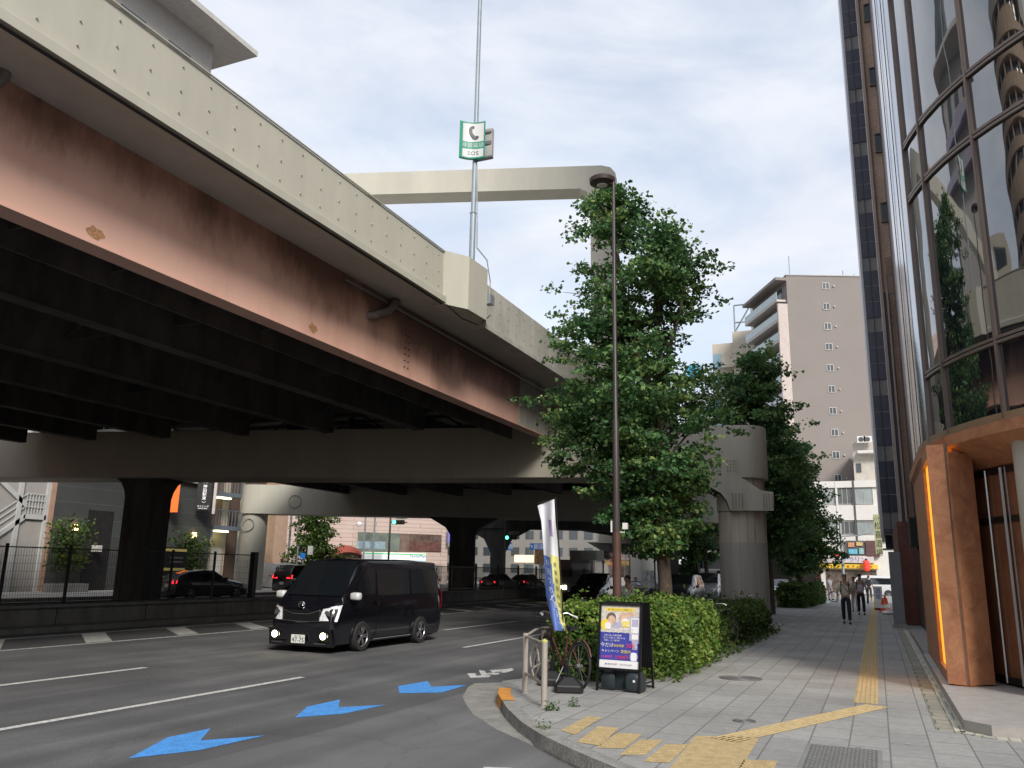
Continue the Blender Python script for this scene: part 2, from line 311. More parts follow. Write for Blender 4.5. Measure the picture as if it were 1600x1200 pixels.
# iron covers
iron = mat('cast iron', (.16, .16, .155), .6, .4, var=.3, scale=12)
gm = MB(); X0, Y0 = P(1262, 1162, z=0)[:2]; X1 = P(1378, 1162, z=0)[0]; Y1 = 7.4
gm.box((X0, Y1, -.02), (X1, Y0, .005), 1); gm.box((X0+.04, Y1+.04, 0), (X1-.04, Y0-.04, .008), 0)
for i in range(16):
    for j in range(26):
        x = X0+.07+(X1-X0-.14)*i/15; y = Y1+.08+(Y0-Y1-.16)*j/25; a = .016
        if (i+j) % 2: gm.box((x-a, y-.006, .008), (x+a, y+.006, .013), 1)
        else: gm.box((x-.006, y-a, .008), (x+.006, y+a, .013), 1)
gmo = gm.build('utility_cover', [iron, mat('worn cover', (.3, .3, .29), .5, .4)]); tag(gmo, 'large rectangular iron cover with raised pattern at the foot of the pavement', 'manhole cover')
for (px, r, lb) in (((1157, 1060), .34, 'round iron manhole cover in the middle of the slabs near the hedge'), ((1163, 1127), .13, 'small oval iron valve lid beside the diagonal tactile strip')):
    c = P(*px, z=0); m_ = MB().lathe((c[0], c[1], 0), [(0, .006), (r, .006), (r, -.01)]); m_.torus((c[0], c[1], .006), (0, 0, 1), r*.93, .006)
    for k in range(6): m_.torus((c[0], c[1], .005), (0, 0, 1), r*(.12+.13*k), .004)
    tag(m_.build('manhole_cover', iron), lb, 'manhole cover', 'round iron lids in the pavement')
# road markings
def mark(name, polys, m_, label, group=None):
    mb = MB()
    for pl in polys: q = [P(*c, z=RD+.004) for c in pl]; mb.add(q, [tuple(range(len(q)))])
    return tag(mb.build(name, m_), label, 'road marking', group)
mark('blue_arrow', [[(200, 1185), (262, 1152), (329, 1138), (313, 1157), (414, 1149), (312, 1172)]], bluep, 'largest and nearest blue zigzag arrow painted on the asphalt', 'blue arrows painted on the carriageway')
mark('blue_arrow', [[(461, 1121), (480, 1104), (531, 1093), (529, 1105), (603, 1101), (537, 1115)]], bluep, 'middle blue arrow on the asphalt between the two other blue arrows', 'blue arrows painted on the carriageway')
mark('blue_arrow', [[(624, 1083), (622, 1072), (668, 1064), (674, 1073), (730, 1070), (690, 1082)]], bluep, 'smallest and farthest blue arrow on the asphalt, beside the white bicycle mark', 'blue arrows painted on the carriageway')
wm = MB()
for k, pl in enumerate([[(730, 1052), (742, 1052), (745, 1056), (770, 1053), (764, 1058), (735, 1059)], [(748, 1047), (757, 1048), (760, 1052), (785, 1049), (778, 1054), (752, 1055)], [(765, 1047), (785, 1046), (800, 1044), (803, 1047), (790, 1051), (770, 1051)]]):
    q = [P(*c, z=RD+.004) for c in pl]; wm.add(q, [tuple(range(len(q)))])
tag(wm.build('bicycle_mark', paint), 'small white bicycle mark of chevrons on the asphalt beside the kerb', 'road marking')
def line(x, ya, yb, wd, lb, grp): tag(MB().add([(x-wd/2, ya, RD+.005), (x+wd/2, ya, RD+.005), (x+wd/2, yb, RD+.005), (x-wd/2, yb, RD+.005)], [(0, 1, 2, 3)]).build('lane_line', paint), lb, 'road marking', grp)
line(-8.72, 2, 11.6, .12, 'near white lane dash ending in front of the black van', 'white dashes of the nearer lane line')
line(-8.9, 17.8, 23.3, .12, 'white lane dash between the black van and the guard rail', 'white dashes of the nearer lane line')
for k in range(4): line(-9.0, 30+k*12, 36+k*12, .12, 'distant white dash of the nearer lane line beyond the van', 'far white dashes of the nearer lane line')
line(-11.75, 5, 11.2, .14, 'second white lane dash at the left edge of the road, left of the van', 'white dashes of the farther lane line')
line(-11.9, 22.5, 28, .14, 'white lane dash emerging behind the black van', 'white dashes of the farther lane line')
for k in range(4): line(-12., 38+k*12, 44+k*12, .14, 'distant white dash of the farther lane line under the viaduct', 'far white dashes of the farther lane line')
zb = MB()
for a, b in ((-16.35, -16.2), (-18.7, -18.55)): zb.add([(a, 2, RD+.005), (b, 2, RD+.005), (b+.6, 60, RD+.005), (a+.6, 60, RD+.005)], [(0, 1, 2, 3)])
for k in range(22): y = 3+k*2.7; o = .02*k*.8; zb.add([(-18.5+o, y+2.3, RD+.005), (-18.5+o, y+1.6, RD+.005), (-16.4+o, y, RD+.005), (-16.4+o, y+.7, RD+.005)], [(0, 1, 2, 3)])
tag(zb.build('hatched_marking', mat('worn road paint', (.58, .58, .55), .8, var=.4, scale=9)), 'white hatched strip painted along the median under the viaduct', 'road marking')
cz = MB()
for k in range(5): cz.box((-6.5+k*1.1, 2.4, RD), (-6.0+k*1.1, 6.55-.0*k, RD+.005))
q = [P(*c, z=RD+.006) for c in [(757, 1198), (800, 1200), (806, 1212), (740, 1212)]]
tag(MB().add(q, [(0, 1, 2, 3)]).build('crossing_stripe', paint), 'tip of a white crossing stripe at the bottom edge of the road', 'road marking')
# ------------------------------------------------------------------ expressway viaduct
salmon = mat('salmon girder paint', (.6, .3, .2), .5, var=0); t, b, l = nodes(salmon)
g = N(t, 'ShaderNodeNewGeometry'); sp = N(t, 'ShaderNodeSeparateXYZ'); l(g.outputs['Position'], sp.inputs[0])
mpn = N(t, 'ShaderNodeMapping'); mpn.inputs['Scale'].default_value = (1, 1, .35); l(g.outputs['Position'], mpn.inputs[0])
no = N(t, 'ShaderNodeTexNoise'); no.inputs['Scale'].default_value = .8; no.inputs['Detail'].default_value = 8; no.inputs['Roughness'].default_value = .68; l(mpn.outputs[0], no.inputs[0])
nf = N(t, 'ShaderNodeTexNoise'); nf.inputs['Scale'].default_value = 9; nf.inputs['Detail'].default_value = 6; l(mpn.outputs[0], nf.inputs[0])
mz = N(t, 'ShaderNodeMapRange'); mz.inputs[1].default_value = 6.9; mz.inputs[2].default_value = 8.1; mz.inputs[3].default_value = -.27; mz.inputs[4].default_value = .24; l(sp.outputs[2], mz.inputs[0])  # browner towards the top: dirt and the overhang's shade both put into the colour
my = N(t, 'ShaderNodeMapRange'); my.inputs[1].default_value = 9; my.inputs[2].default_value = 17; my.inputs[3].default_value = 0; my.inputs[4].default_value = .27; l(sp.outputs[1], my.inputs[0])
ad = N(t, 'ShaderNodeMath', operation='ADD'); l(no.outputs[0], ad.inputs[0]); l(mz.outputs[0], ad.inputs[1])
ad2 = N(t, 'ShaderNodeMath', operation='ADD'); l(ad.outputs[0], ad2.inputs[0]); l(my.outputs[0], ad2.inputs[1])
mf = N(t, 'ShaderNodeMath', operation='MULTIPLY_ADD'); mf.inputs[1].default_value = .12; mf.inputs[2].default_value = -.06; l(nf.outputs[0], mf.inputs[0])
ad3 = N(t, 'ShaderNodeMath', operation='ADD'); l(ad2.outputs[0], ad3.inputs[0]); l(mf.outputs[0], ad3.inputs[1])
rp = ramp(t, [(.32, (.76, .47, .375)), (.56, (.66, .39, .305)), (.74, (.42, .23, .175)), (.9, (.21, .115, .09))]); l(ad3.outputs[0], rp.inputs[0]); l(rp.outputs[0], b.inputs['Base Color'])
XF, XG, ZT, ZS, ZGB = -9.75, -10.95, 9.70, 8.35, 6.49
XL = -33.6
bx_span = [(-30, 28.35, 'near'), (31.2, 50.5, 'mid'), (53, 80, 'far'), (83, 120, 'x'), (122, 170, 'x')]
via = thing('elevated_expressway', 'wide elevated expressway with beige riveted parapet and rusty salmon edge girder', 'viaduct', (-20, 10, RD))
dk = MB(); dk.box((XL, -30, ZS), (XF-.12, 170, ZS+.25)); dk.box((XL, -30, ZS-.02), (XL+.4, 170, 9.7)); dk.build('deck', soffit, via)
def girder(mb, x, y0, y1, zb=ZGB, zt=ZS, fl=.28, mi=0):
    mb.box((x-.05, y0, zb+.04), (x, y1, zt), mi); mb.box((x-fl*1.4, y0, zb), (x+.03, y1, zb+.04), mi)
gd = MB(); girder(gd, XG, -30, 28.35)
gd.box((XG-1.5, -30, ZGB-.001), (XG-1.45, 28.35, ZS), 1)
for k in range(28): y = -28+k*2.; gd.box((XG-.05-1.4, y, ZGB+.3), (XG-.05, y+.04, ZS), 1)
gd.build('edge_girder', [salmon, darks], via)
g2 = MB()
# grey repainted end piece and bearing shoe where the girder meets the pier
g2.box((XG, 25.6, ZGB+.02), (XG+.02, 28.36, ZS)); g2.box((XG-.8, 28.36, ZGB+.3), (XG+.02, 28.8, ZGB+.75)); 
for k in range(5): g2.box((XG+.02, 27.2+k*.22, ZGB+.5), (XG+.08, 27.24+k*.22, ZS))
g2.build('girder_end', mat('grey repaint', (.36, .35, .31), .6, var=.2, streak=.3), via)
g3 = MB(); 
for a, b_ in ((31.2, 50), (53.5, 80), (83, 120), (122, 170)): girder(g3, XG, a, b_)
g3.build('edge_girder', mat('far girder paint', (.33, .31, .28), .7, var=.25, streak=.3), via)
ig = MB()
for x in (-14.6, -18.2, -21.8, -25.4, -29.0, -32.6):
    for a, b_ in ((-30, 26), (31.2, 50), (53.5, 80), (83, 120), (122, 170)): girder(ig, x, a, b_-(x+10)*-.12 if a < 0 else b_)
for k in range(26):
    y = -28+k*5.2
    for x0 in (-14.6, -18.2, -21.8, -25.4, -29.0):
        ig.box((x0-3.55, y, 7.0), (x0-.05, y+.05, 7.25)); ig.box((x0-3.55, y, 8.0), (x0-.05, y+.3, 8.2))
        ig.tube([(x0-.05, y+.03, 7.1), (x0-1.8, y+.03, 8.1), (x0-3.55, y+.03, 7.1)], .05, 0, 4)
    ig.box((-14.55, y, 7.0), (XG-1.5, y+.05, 7.25)); ig.box((-14.55, y, 8.0), (XG-1.5, y+.3, 8.2))
for k in range(40):
    y = -28+k*2.6; ig.box((XL+.5, y, 8.22), (XG-1.5, y+.12, 8.33))
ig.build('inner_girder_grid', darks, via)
pp = MB()
prof = [(XF-.02, ZS-.06), (XF+.10, ZS-.06), (XF+.10, ZS+.10), (XF+.02, ZS+.16), (XF, ZS+.17), (XF-.03, ZT), (XF-.25, ZT), (XF-.28, ZS-.03)]
def parapet(mb, y0, y1, mi=0):
    mb.loft([[(x, y, z) for x, z in prof] for y in (y0, y1)], mi)
parapet(pp, -30, 17.68)
bp = MB()
for k in range(76):
    y = 17.4-k*.622
    for z in (8.68, 9.07, 9.51):
        x = XF-(z-8.5)*.025; bp.lathe((0, 0, 0), [(0, 0)], n=3) if False else None
        bp.tube([(x-.01, y, z), (x+.028, y, z)], [.022, .016], 0, 6)
for z in (0,): pass
pp.box((XF-.02, -30, ZT), (XF+.02, 17.68, ZT+.02))
pp.build('parapet', beige, via); struct(bp.build('bolt', bolt, via), 'stuff')
pe = MB(); parapet(pe, 20.0, 170)
for k in range(60):
    y = 20.6+k*.63
    for z in (8.75, 9.07, 9.45): pe.tube([(XF-.03, y, z), (XF+.02, y, z)], .016, 1, 5)
pe.build('parapet', [mat('grey parapet concrete', (.43, .42, .37), .8, var=.22, streak=.25, scale=2), bolt], via)
bb = MB(); pts = [(XF-.28, 17.68), (XF+.02, 17.68), (XF+.42, 18.3), (XF+.46, 19.35), (XF+.12, 20.0), (XF-.28, 20.0)]
bb.loft([[(x, y, z) for x, y in pts] for z in (ZS-.08, ZS+.12, ZT-.02, ZT+.03)]); bb.build('lamp_bay', beige, via)
cb = MB(); cb.tube([(XF+.02, y, ZS-.10) for y in (-30, 10, 17.6)], .025); cb.tube([(XF+.1, 17.7, ZS-.1), (XF+.2, 18.4, ZS-.28), (XF+.3, 19.2, ZS-.25), (XF+.5, 19.5, ZS+.1)], .018); cb.build('cable', blackm, via)
cb = MB(); cb.tube([(XG+.06, 15, ZS-.18), (XG+.06, 28, ZS-.18)], .03); cb.build('cable', galv, via)
# latticed rust mark and drain pipes
for pl in ([(583, 492), (607, 486), (619, 470), (625, 448)], [(-14, 140), (4, 120), (9, 92), (8, 72)]):
    pts = [Vector(P(*c, X=XG+.14)) for c in pl]; pts[0].x = XG-.02
    d = MB().tube([pts[0], pts[0]+Vector((.16, .05, 0))]+[pts[0]*.5+pts[1]*.5, pts[1], pts[2]*.6+pts[1]*.4, pts[2], pts[3]], .1, 0, 12)
    d.torus(pts[2], (pts[3]-pts[2]), .105, .02, 1); d.torus(pts[3]-Vector((0, 0, .05)), (0, 0, 1), .11, .03, 1)
    d.build('drain_pipe', [mat('pipe grey', (.20, .17, .16), .5, var=.2), rust], via, smooth=50)
for cx_, cy_, rx_, ry_ in ((149, 364, 15, 9), (489, 513, 7, 7)):
    q = [P(cx_+rx_*math.cos(k*PI/7)*(1+.25*math.sin(k*2.7)), cy_+ry_*math.sin(k*PI/7)*(1+.3*math.cos(k*1.9))+.35*rx_*math.cos(k*PI/7), X=XG+.004) for k in range(14)]; MB().add(q, [tuple(range(14))]).build('rust_patch', mat('rust patch', (.42, .22, .11), .9, var=.55, scale=22), via)
lat = MB()
for i in range(2):
    for j in range(9): z = 6.75+j*.17; y = 17.9+i*.18; lat.tube([(XG, y, z), (XG+.03, y, z)], .022, 0, 6)
lat.build('splice_plate', mat('dark rivets', (.13, .07, .055), .8), via)
# ------------------------------------------------------------------ piers
def Hm(o, az):                      # map (u across, v along-normal, z) with u to the right along azimuth
    ca, sa = math.cos(az), math.sin(az); return lambda u, v, z: (o[0]+u*ca-v*sa, o[1]+u*sa+v*ca, z)
AZ1 = math.radians(13.6); O1 = (-4.45, 31.75); T = Hm(O1, AZ1)
pr = thing('viaduct_pier', 'nearest viaduct pier with round column beside the pavement and rounded cap beam', 'pier', (O1[0], O1[1], 0), group='piers carrying the elevated expressway')
def capring(z, r=.98, l=-36, g=0.):
    a = [(r*math.cos(t_), r*math.sin(t_)) for t_ in np.linspace(-PI/2, PI/2, 15)]; return [T(u, v, z) for u, v in a]+[T(l, r, z), T(l, -r, z)]
c_ = MB(); c_.loft([capring(5.08), capring(5.1, 1.0), capring(7.0, 1.0), capring(7.03, .98)]); c_.build('cap_beam', mat('cap beam paint', (.54, .50, .41), .6, var=.1, scale=1.1, streak=.25), pr, smooth=40)
for s in (1, -1):
    pass
c_ = MB(); c_.box((0, 0, 0), (0, 0, 0)) if False else None
c_.loft([[T(u, v, z) for u, v in ((-21.8, -1.), (-21.8, 1.), (-12, 1.), (-12, -1.))] for z in (4.7, 5.08)]) if False else None
col = MB(); col.lathe((O1[0], O1[1], 0), [(.86, -.14), (.86, 2.75), (.855, 2.76), (.855, 5.1)], 0, 40)
cm = mat('column concrete', (.40, .39, .34), .75, var=0); t, b, l = nodes(cm); g = N(t, 'ShaderNodeNewGeometry'); sp = N(t, 'ShaderNodeSeparateXYZ'); l(g.outputs['Position'], sp.inputs[0])
mpn = N(t, 'ShaderNodeMapping'); mpn.inputs['Scale'].default_value = (5, 5, .3); l(g.outputs['Position'], mpn.inputs[0]); no = N(t, 'ShaderNodeTexNoise'); no.inputs['Scale'].default_value = 1.2; no.inputs['Detail'].default_value = 8; l(mpn.outputs[0], no.inputs[0])
gt = N(t, 'ShaderNodeMath', operation='GREATER_THAN'); gt.inputs[1].default_value = 2.76; l(sp.outputs[2], gt.inputs[0])
ra = ramp(t, [(.3, (.35, .335, .29)), (.7, (.45, .43, .37))]); rb_ = ramp(t, [(.33, (.30, .21, .14)), (.48, (.52, .46, .36)), (.7, (.60, .55, .45))]); l(no.outputs[0], ra.inputs[0]); l(no.outputs[0], rb_.inputs[0])
mix = N(t, 'ShaderNodeMix', data_type='RGBA'); l(gt.outputs[0], mix.inputs[0]); l(ra.outputs[0], mix.inputs[6]); l(rb_.outputs[0], mix.inputs[7]); l(mix.outputs[2], b.inputs['Base Color'])
col.build('column', cm, pr, smooth=40)
gp_ = [(-3.3, 5.7), (-1.21, 5.76), (-1.21, 5.2), (-.9, 5.0), (-.36, 4.62), (.08, 4.55), (.06, 3.89), (-1.46, 3.88), (-1.56, 4.22), (-1.75, 4.5), (-2.16, 4.75), (-3.3, 5.22)]
gus = MB(); gus.prism([T(u+.95, -1.05, z) for u, z in gp_], np.array(T(0, .045, 0))-np.array(T(0, 0, 0)))
gus.prism([T(u+.95, 1.02, z) for u, z in gp_], np.array(T(0, .04, 0))-np.array(T(0, 0, 0)))
gus.prism([T(u+.95, -1.0, z) for u, z in gp_[7:]+[(-3.3, 5.27), (-2.16, 4.8), (-1.7, 4.56), (-1.5, 4.24), (-1.42, 3.88)]], np.array(T(0, 2.0, 0))-np.array(T(0, 0, 0)), 1)
gus.lathe((O1[0], O1[1], 0), [(.88, 3.9), (.9, 3.9), (.9, 4.55), (.88, 4.55)], 0, 32)
for u0, u1, z0, z1, nu, nz in ((-1.36, -1.02, 3.97, 4.48, 4, 8), (-.28, .02, 3.97, 4.48, 4, 8), (-3.2, -1.75, 5.3, 5.7, 11, 4), (-1.5, -1.28, 5.32, 5.68, 3, 4)):
    for i in range(nu):
        for j in range(nz):
            u = u0+(u1-u0)*i/(nu-1); z = z0+(z1-z0)*j/(nz-1); gus.tube([T(u+.95, -1.05, z), T(u+.95, -1.075, z)], .019, 2, 6)
gus.build('gusset_plate', [mat('pale plate paint', (.52, .50, .41), .6, var=.14, streak=.2, scale=3), darkc, rust], pr)
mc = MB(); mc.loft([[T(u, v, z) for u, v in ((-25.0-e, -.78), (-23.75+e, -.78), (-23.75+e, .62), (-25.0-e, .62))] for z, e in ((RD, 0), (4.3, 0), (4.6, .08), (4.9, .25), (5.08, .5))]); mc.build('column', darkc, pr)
c = T(-23.4, 0, 0)
struct(MB().lathe((O1[0], O1[1], 0), [(1.25, 0), (1.25, .06), (1.2, .08), (.86, .08)], 0, 20).build('column_base', kerbm, pr), 'part') if False else None
AZ2 = math.radians(24); O2 = P(395, 850, Y=45.3); T2 = Hm(O2, AZ2)
p2 = thing('viaduct_pier', 'second viaduct pier seen under the deck, its round pale column left of the black van', 'pier', (O2[0], O2[1], 0), group='piers carrying the elevated expressway')
ar = [(1.0*math.cos(t_), 1.0*math.sin(t_)) for t_ in np.linspace(PI/2, 3*PI/2, 13)]
c_ = MB(); c_.loft([[T2(u, v, z) for u, v in ar]+[T2(36, -1, z), T2(36, 1, z)] for z in (5.05, 5.07, 7.0)]); c_.build('cap_beam', beige, p2, smooth=40)
MB().lathe((O2[0], O2[1], 0), [(.86, -.14), (.86, 2.8), (.85, 5.06)], 0, 32).build('column', beige, p2, smooth=40)
for z_, u_, v_ in ((5.9, 2.9, -1.0), (4.3, -.2, -.9)):
    MB().torus(T2(u_, v_-.02, z_), np.array(T2(0, 1, 0))-np.array(T2(0, 0, 0)), .42, .035, 0, 24, 5).build('ring_bracket', mat('bracket', (.36, .35, .3), .6), p2)
q0 = P(722, 860, Y=50.5); uu = np.dot(q0[:2]-O2[:2], (math.cos(AZ2), math.sin(AZ2)))
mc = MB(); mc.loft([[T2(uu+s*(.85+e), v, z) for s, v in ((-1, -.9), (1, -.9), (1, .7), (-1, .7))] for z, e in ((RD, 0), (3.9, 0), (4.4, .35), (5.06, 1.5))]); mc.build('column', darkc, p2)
for (Y_, lb) in ((82, 'third viaduct pier, a dark arch-legged frame deep under the deck'), (121, 'last viaduct pier at the far end of the deck')):
    p3 = thing('viaduct_pier', lb, 'pier', (-24, Y_, 0), group='piers carrying the elevated expressway')
    T3 = Hm((-14, Y_+2), AZ2)
    MB().loft([[T3(u, v, z) for u, v in ((-24, -1), (5.5, -1), (5.5, 1), (-24, 1))] for z in (5.6, 7)]).build('cap_beam', beige if Y_ > 100 else darkc, p3)
    for u_ in (-22, -5):
        arc = [(u_-.7, RD), (u_-.7, 3.2), (u_-1.4, 4.6), (u_-3.4, 5.7), (u_+3.4, 5.7), (u_+1.4, 4.6), (u_+.7, 3.2), (u_+.7, RD)]
        MB().prism([T3(u, -.8, z) for u, z in arc], np.array(T3(0, 1.6, 0))-np.array(T3(0, 0, 0))).build('column', darkc, p3)
# portal frame rising from the nearest pier cap
AZ3 = math.radians(17.5); cx_ = P(940, 300, Y=30.6); T4 = Hm((cx_[0], 30.9), AZ3)
pf = thing('portal_frame', 'tall beige steel portal frame with rounded corner spanning over the expressway', 'portal frame', T4(0, 0, 7))
zt = P(920, 262, Y=30.4)[2]; zb = P(920, 297, Y=30.4)[2]
def portal_ring(k, hw=.55):
    pass
outer = [(.55, 7.0), (.55, zt-.7), (.48, zt-.35), (.28, zt-.1), (-.1, zt), (-26, zt)]; inner = [(-26, zb), (-1.0, zb), (-.75, zb-.12), (-.6, zb-.5), (-.55, zb-1.), (-.55, 7.0)]
MB().prism([T4(u, -.5, z) for u, z in outer+inner], np.array(T4(0, 1., 0))-np.array(T4(0, 0, 0))).build('frame', beige, pf)
MB().box((-.1, -.1, 0), (0, 0, 0)) if False else None
# median wall
MW = MB(); MW.box((-20.6, -30, RD), (-20.2, 60, .42)); MW.box((-20.75, -30, .42), (-20.1, 60, .5)); MW.box((-20.2, -30, RD), (-19.4, 60, -.02))
for k in range(30): MW.box((-20.205, -29+k*3, RD), (-20.195, -28.97+k*3, .42), 1)
tag(MW.build('median_wall', [mat('median concrete', (.13, .128, .12), .9, var=.3, streak=.4), blackm]), 'low dark concrete wall along the median under the viaduct', 'wall')
# ------------------------------------------------------------------ emergency phone lamp post on the bay
ph = thing('emergency_phone_post', 'tall thin grey post on the parapet bay carrying the green and white SOS sign', 'pole', (-9.62, 19.0, 9.7))
MB().tube([(-9.62, 19, 9.6), (-9.62, 19, 11.3), (-9.62, 19, 11.35), (-9.62, 19, 26)], [.085, .085, .07, .045], 0, 14).lathe((-9.62, 19, 9.65), [(.0, .06), (.16, .06), (.16, 0)], 0, 16).torus((-9.62, 19, 11.32), (0, 0, 1), .08, .02).build('pole', mat('post grey blue', (.27, .32, .36), .5, .2), ph, smooth=40)
green = mat('sign green', (.02, .27, .18), .5, var=.05); signw = mat('sign white', (.62, .62, .62), .4, var=.04)
sc = np.array([-9.63, 18.82, 13.47]); r_ = np.array([math.cos(.42), math.sin(.42), 0]); nn = np.array([r_[1], -r_[0], 0])
def scyl(u, v, w_=0.): return tuple(sc+r_*(u)+np.array([0, 0, v])+nn*(w_-.22*(1-math.cos(u*2.6))*-1*1.2))
sg = MB(); W2, H2 = .36, .56
sg.grid(lambda a, b_: scyl((a-.5)*2*W2, (b_-.5)*2*H2), 12, 1, 0); sg.grid(lambda a, b_: scyl((.5-a)*2*W2, (b_-.5)*2*H2, -.1), 12, 1, 2)
for s in (1, -1): sg.grid(lambda a, b_, s=s: scyl((a-.5)*2*W2, s*H2, -.1*b_), 12, 1, 1); sg.grid(lambda a, b_, s=s: scyl(s*W2, (a-.5)*2*H2, -.1*b_), 1, 1, 1)
def patch(u0, v0, u1, v1, mi, w_): sg.grid(lambda a, b_: scyl(u0+(u1-u0)*a, v0+(v1-v0)*b_, w_), 10, 1, mi)
for a in ((-W2, -H2, W2, -H2+.04), (-W2, H2-.04, W2, H2), (-W2, -H2, -W2+.09, H2), (W2-.04, -H2, W2, H2), (-W2, -.27, W2, -.05)): patch(*a, 1, .004)
for k, ch in enumerate('非常電話'): sg.text(ch, .15, lambda u, v, k=k: scyl(u-.21+.155*k, v-.16, .008), 0)
sg.text('SOS', .17, lambda u, v: scyl(u+.03, v-.40, .006), 3, 1.1)
hs = [(-.10, .42), (-.02, .46), (.03, .40), (.0, .35), (-.04, .36), (-.03, .22), (.06, .12), (.09, .14), (.15, .12), (.14, .05), (.06, .0), (-.03, .04), (-.12, .18), (-.14, .33)]
sg.add([scyl(u+.03, v, .006) for u, v in hs], [tuple(range(len(hs)))[::-1]], 3)
sg.build('sign_panel', [signw, green, mat('sign edge', (.5, .55, .55), .4), mat('sign charcoal', (.07, .08, .09), .5)], ph)
MB().box((-9.45, 19.0, 12.95), (-9.1, 19.12, 13.85), 0).box((-9.43, 18.97, 13.35), (-9.12, 19.0, 13.45), 1).box((-9.43, 18.97, 13.7), (-9.12, 19.0, 13.76), 1).box((-9.6, 18.95, 12.93), (-9.1, 19.1, 12.98), 1).build('back_sign', [mat('sign back', (.42, .40, .40), .6), mat('bracket dark', (.15, .15, .16), .6)], ph)
MB().box((-9.36, 19.35, 8.75), (-9.18, 19.6, 9.02)).build('junction_box', galv, ph)
MB().tube([(-9.55, 19.0, 12.8), (-9.5, 19.02, 11), (-9.5, 19.05, 10.3), (-9.3, 19.3, 10.0), (-9.25, 19.45, 9.4), (-9.27, 19.45, 9.0)], .018).build('cable', galv, ph)
# ------------------------------------------------------------------ glass corner tower
tinted = mat('tinted glass', (.012, .016, .022), .02, var=0, spec=1.0, coat=1.0); t, b, l = nodes(tinted); b.inputs['IOR'].default_value = 1.9
g = N(t, 'ShaderNodeNewGeometry'); no = N(t, 'ShaderNodeTexNoise'); no.inputs['Scale'].default_value = .9; no.inputs['Detail'].default_value = 1; l(g.outputs['Position'], no.inputs[0])
bu = N(t, 'ShaderNodeBump'); bu.inputs['Strength'].default_value = .10; bu.inputs['Distance'].default_value = .12; l(no.outputs[0], bu.inputs['Height']); l(bu.outputs[0], b.inputs['Normal']); l(bu.outputs[0], b.inputs['Coat Normal'])
copper = mat('patinated copper', (.42, .17, .08), .5, .1, var=0, bump=.06); t, b, l = nodes(copper)
g = N(t, 'ShaderNodeNewGeometry'); no = N(t, 'ShaderNodeTexNoise'); no.inputs['Scale'].default_value = 3.5; no.inputs['Detail'].default_value = 10; no.inputs['Roughness'].default_value = .72; no.inputs['Distortion'].default_value = .9; l(g.outputs['Position'], no.inputs[0])
rp = ramp(t, [(.28, (.30, .125, .065)), (.48, (.47, .205, .105)), (.62, (.56, .27, .14)), (.75, (.43, .22, .125))]); l(no.outputs[0], rp.inputs[0]); l(rp.outputs[0], b.inputs['Base Color'])
mull = mat('bronze mullion', (.22, .175, .155), .4, .5, var=.08); clad = mat('grey metal cladding', (.42, .42, .45), .16, .85, var=.05)
CC = (6.9, 16.2); RR = 6.0
def arc(r, a): return (CC[0]+r*math.cos(math.radians(a)), CC[1]+r*math.sin(math.radians(a)))
def outline(r, n=24, y1=19.55, xe=24.):      # from the street end round the corner to the side street
    return [(CC[0]-r, y1), (CC[0]-r, 16.2)]+[arc(r, 180+90*k/n) for k in range(1, n+1)]+[(xe, CC[1]-r)]
gt_ = thing('glass_tower', 'curved dark glass corner tower above a copper clad entrance', 'building', (6, 18, 0))
LV = [3.84, 4.93, 8.12, 9.15, 12.35, 13.4, 16.6, 17.65, 20.9, 21.9, 25.1, 26.1, 29.3, 30.3, 33.5, 34.5, 37.8, 38.8, 42, 43]
MA = [190.9, 198.7, 212.0, 225.3, 238.6, 251.9, 265.2]
for k in range(len(LV)-1):
    z0, z1 = LV[k], LV[k+1]; mb = MB(); o = [arc(RR, 190.9+79.1*k_/22) for k_ in range(23)]+[(24., CC[1]-RR)]; n = len(o); mb.add([(x, y, z) for z in (z0, z1) for x, y in o], [(i, n+i, n+i+1, i+1) for i in range(n-1)])
    mb.build('glass_band', tinted, gt_, smooth=25)
cl = MB(); oc = [(CC[0]-RR, 19.55), (CC[0]-RR, 16.2)]+[arc(RR, 180+10.9*k_/6) for k_ in range(1, 7)]; cl.add([(x, y, z) for z in (3.8, 43) for x, y in oc], [(i, 8+i, 9+i, i+1) for i in range(7)]); cl.box((CC[0]-RR+.01, 17.1, 3.8), (CC[0]-RR+.4, 19.55, 43))
cl.build('metal_cladding', clad, gt_, smooth=30)
for y in (15.95, 17.9): MB().box((CC[0]-RR-.03, y, 3.8), (CC[0]-RR-.015, y+.03, 43)).build('cladding_seam', mat('seam', (.05, .05, .05)), gt_)
mh0 = MB(); mh0.box((-.03, -.028, 0), (.045, .028, 39.2)); mh0.box((.045, -.016, 0), (.055, .016, 39.2))
first = None
for a in MA:
    x, y = arc(RR, a)
    if first is None: first = mh0.build('mullion', mull, gt_, world=False); o_ = first
    else: o_ = bpy.data.objects.new('mullion', first.data); COL.objects.link(o_); o_.parent = gt_
    o_.location = (x-6, y-18, 3.82); o_.rotation_euler = (0, 0, math.radians(a))
for z in LV[1:12]:
    for rr_, dz in ((RR+.04, .035), ):
        o, o2 = [[arc(r_9, 190.9+79.1*k_/22) for k_ in range(23)]+[(24., CC[1]-r_9)] for r_9 in (rr_, RR-.02)]; n = len(o); mb = MB()
        for s in (-.045, .02):
            mb.add([(x, y, z+s) for x, y in o]+[(x, y, z+s+.045) for x, y in o]+[(x, y, z+s) for x, y in o2]+[(x, y, z+s+.045) for x, y in o2], [q for i in range(n-1) for q in ((i, n+i, n+i+1, i+1), (i, i+1, 2*n+i+1, 2*n+i), (n+i, 3*n+i, 3*n+i+1, n+i+1))])
        mb.build('transom', mull, gt_, smooth=25)
fas = MB(); o = outline(RR+.10); oi = outline(RR-.6); n = len(o)
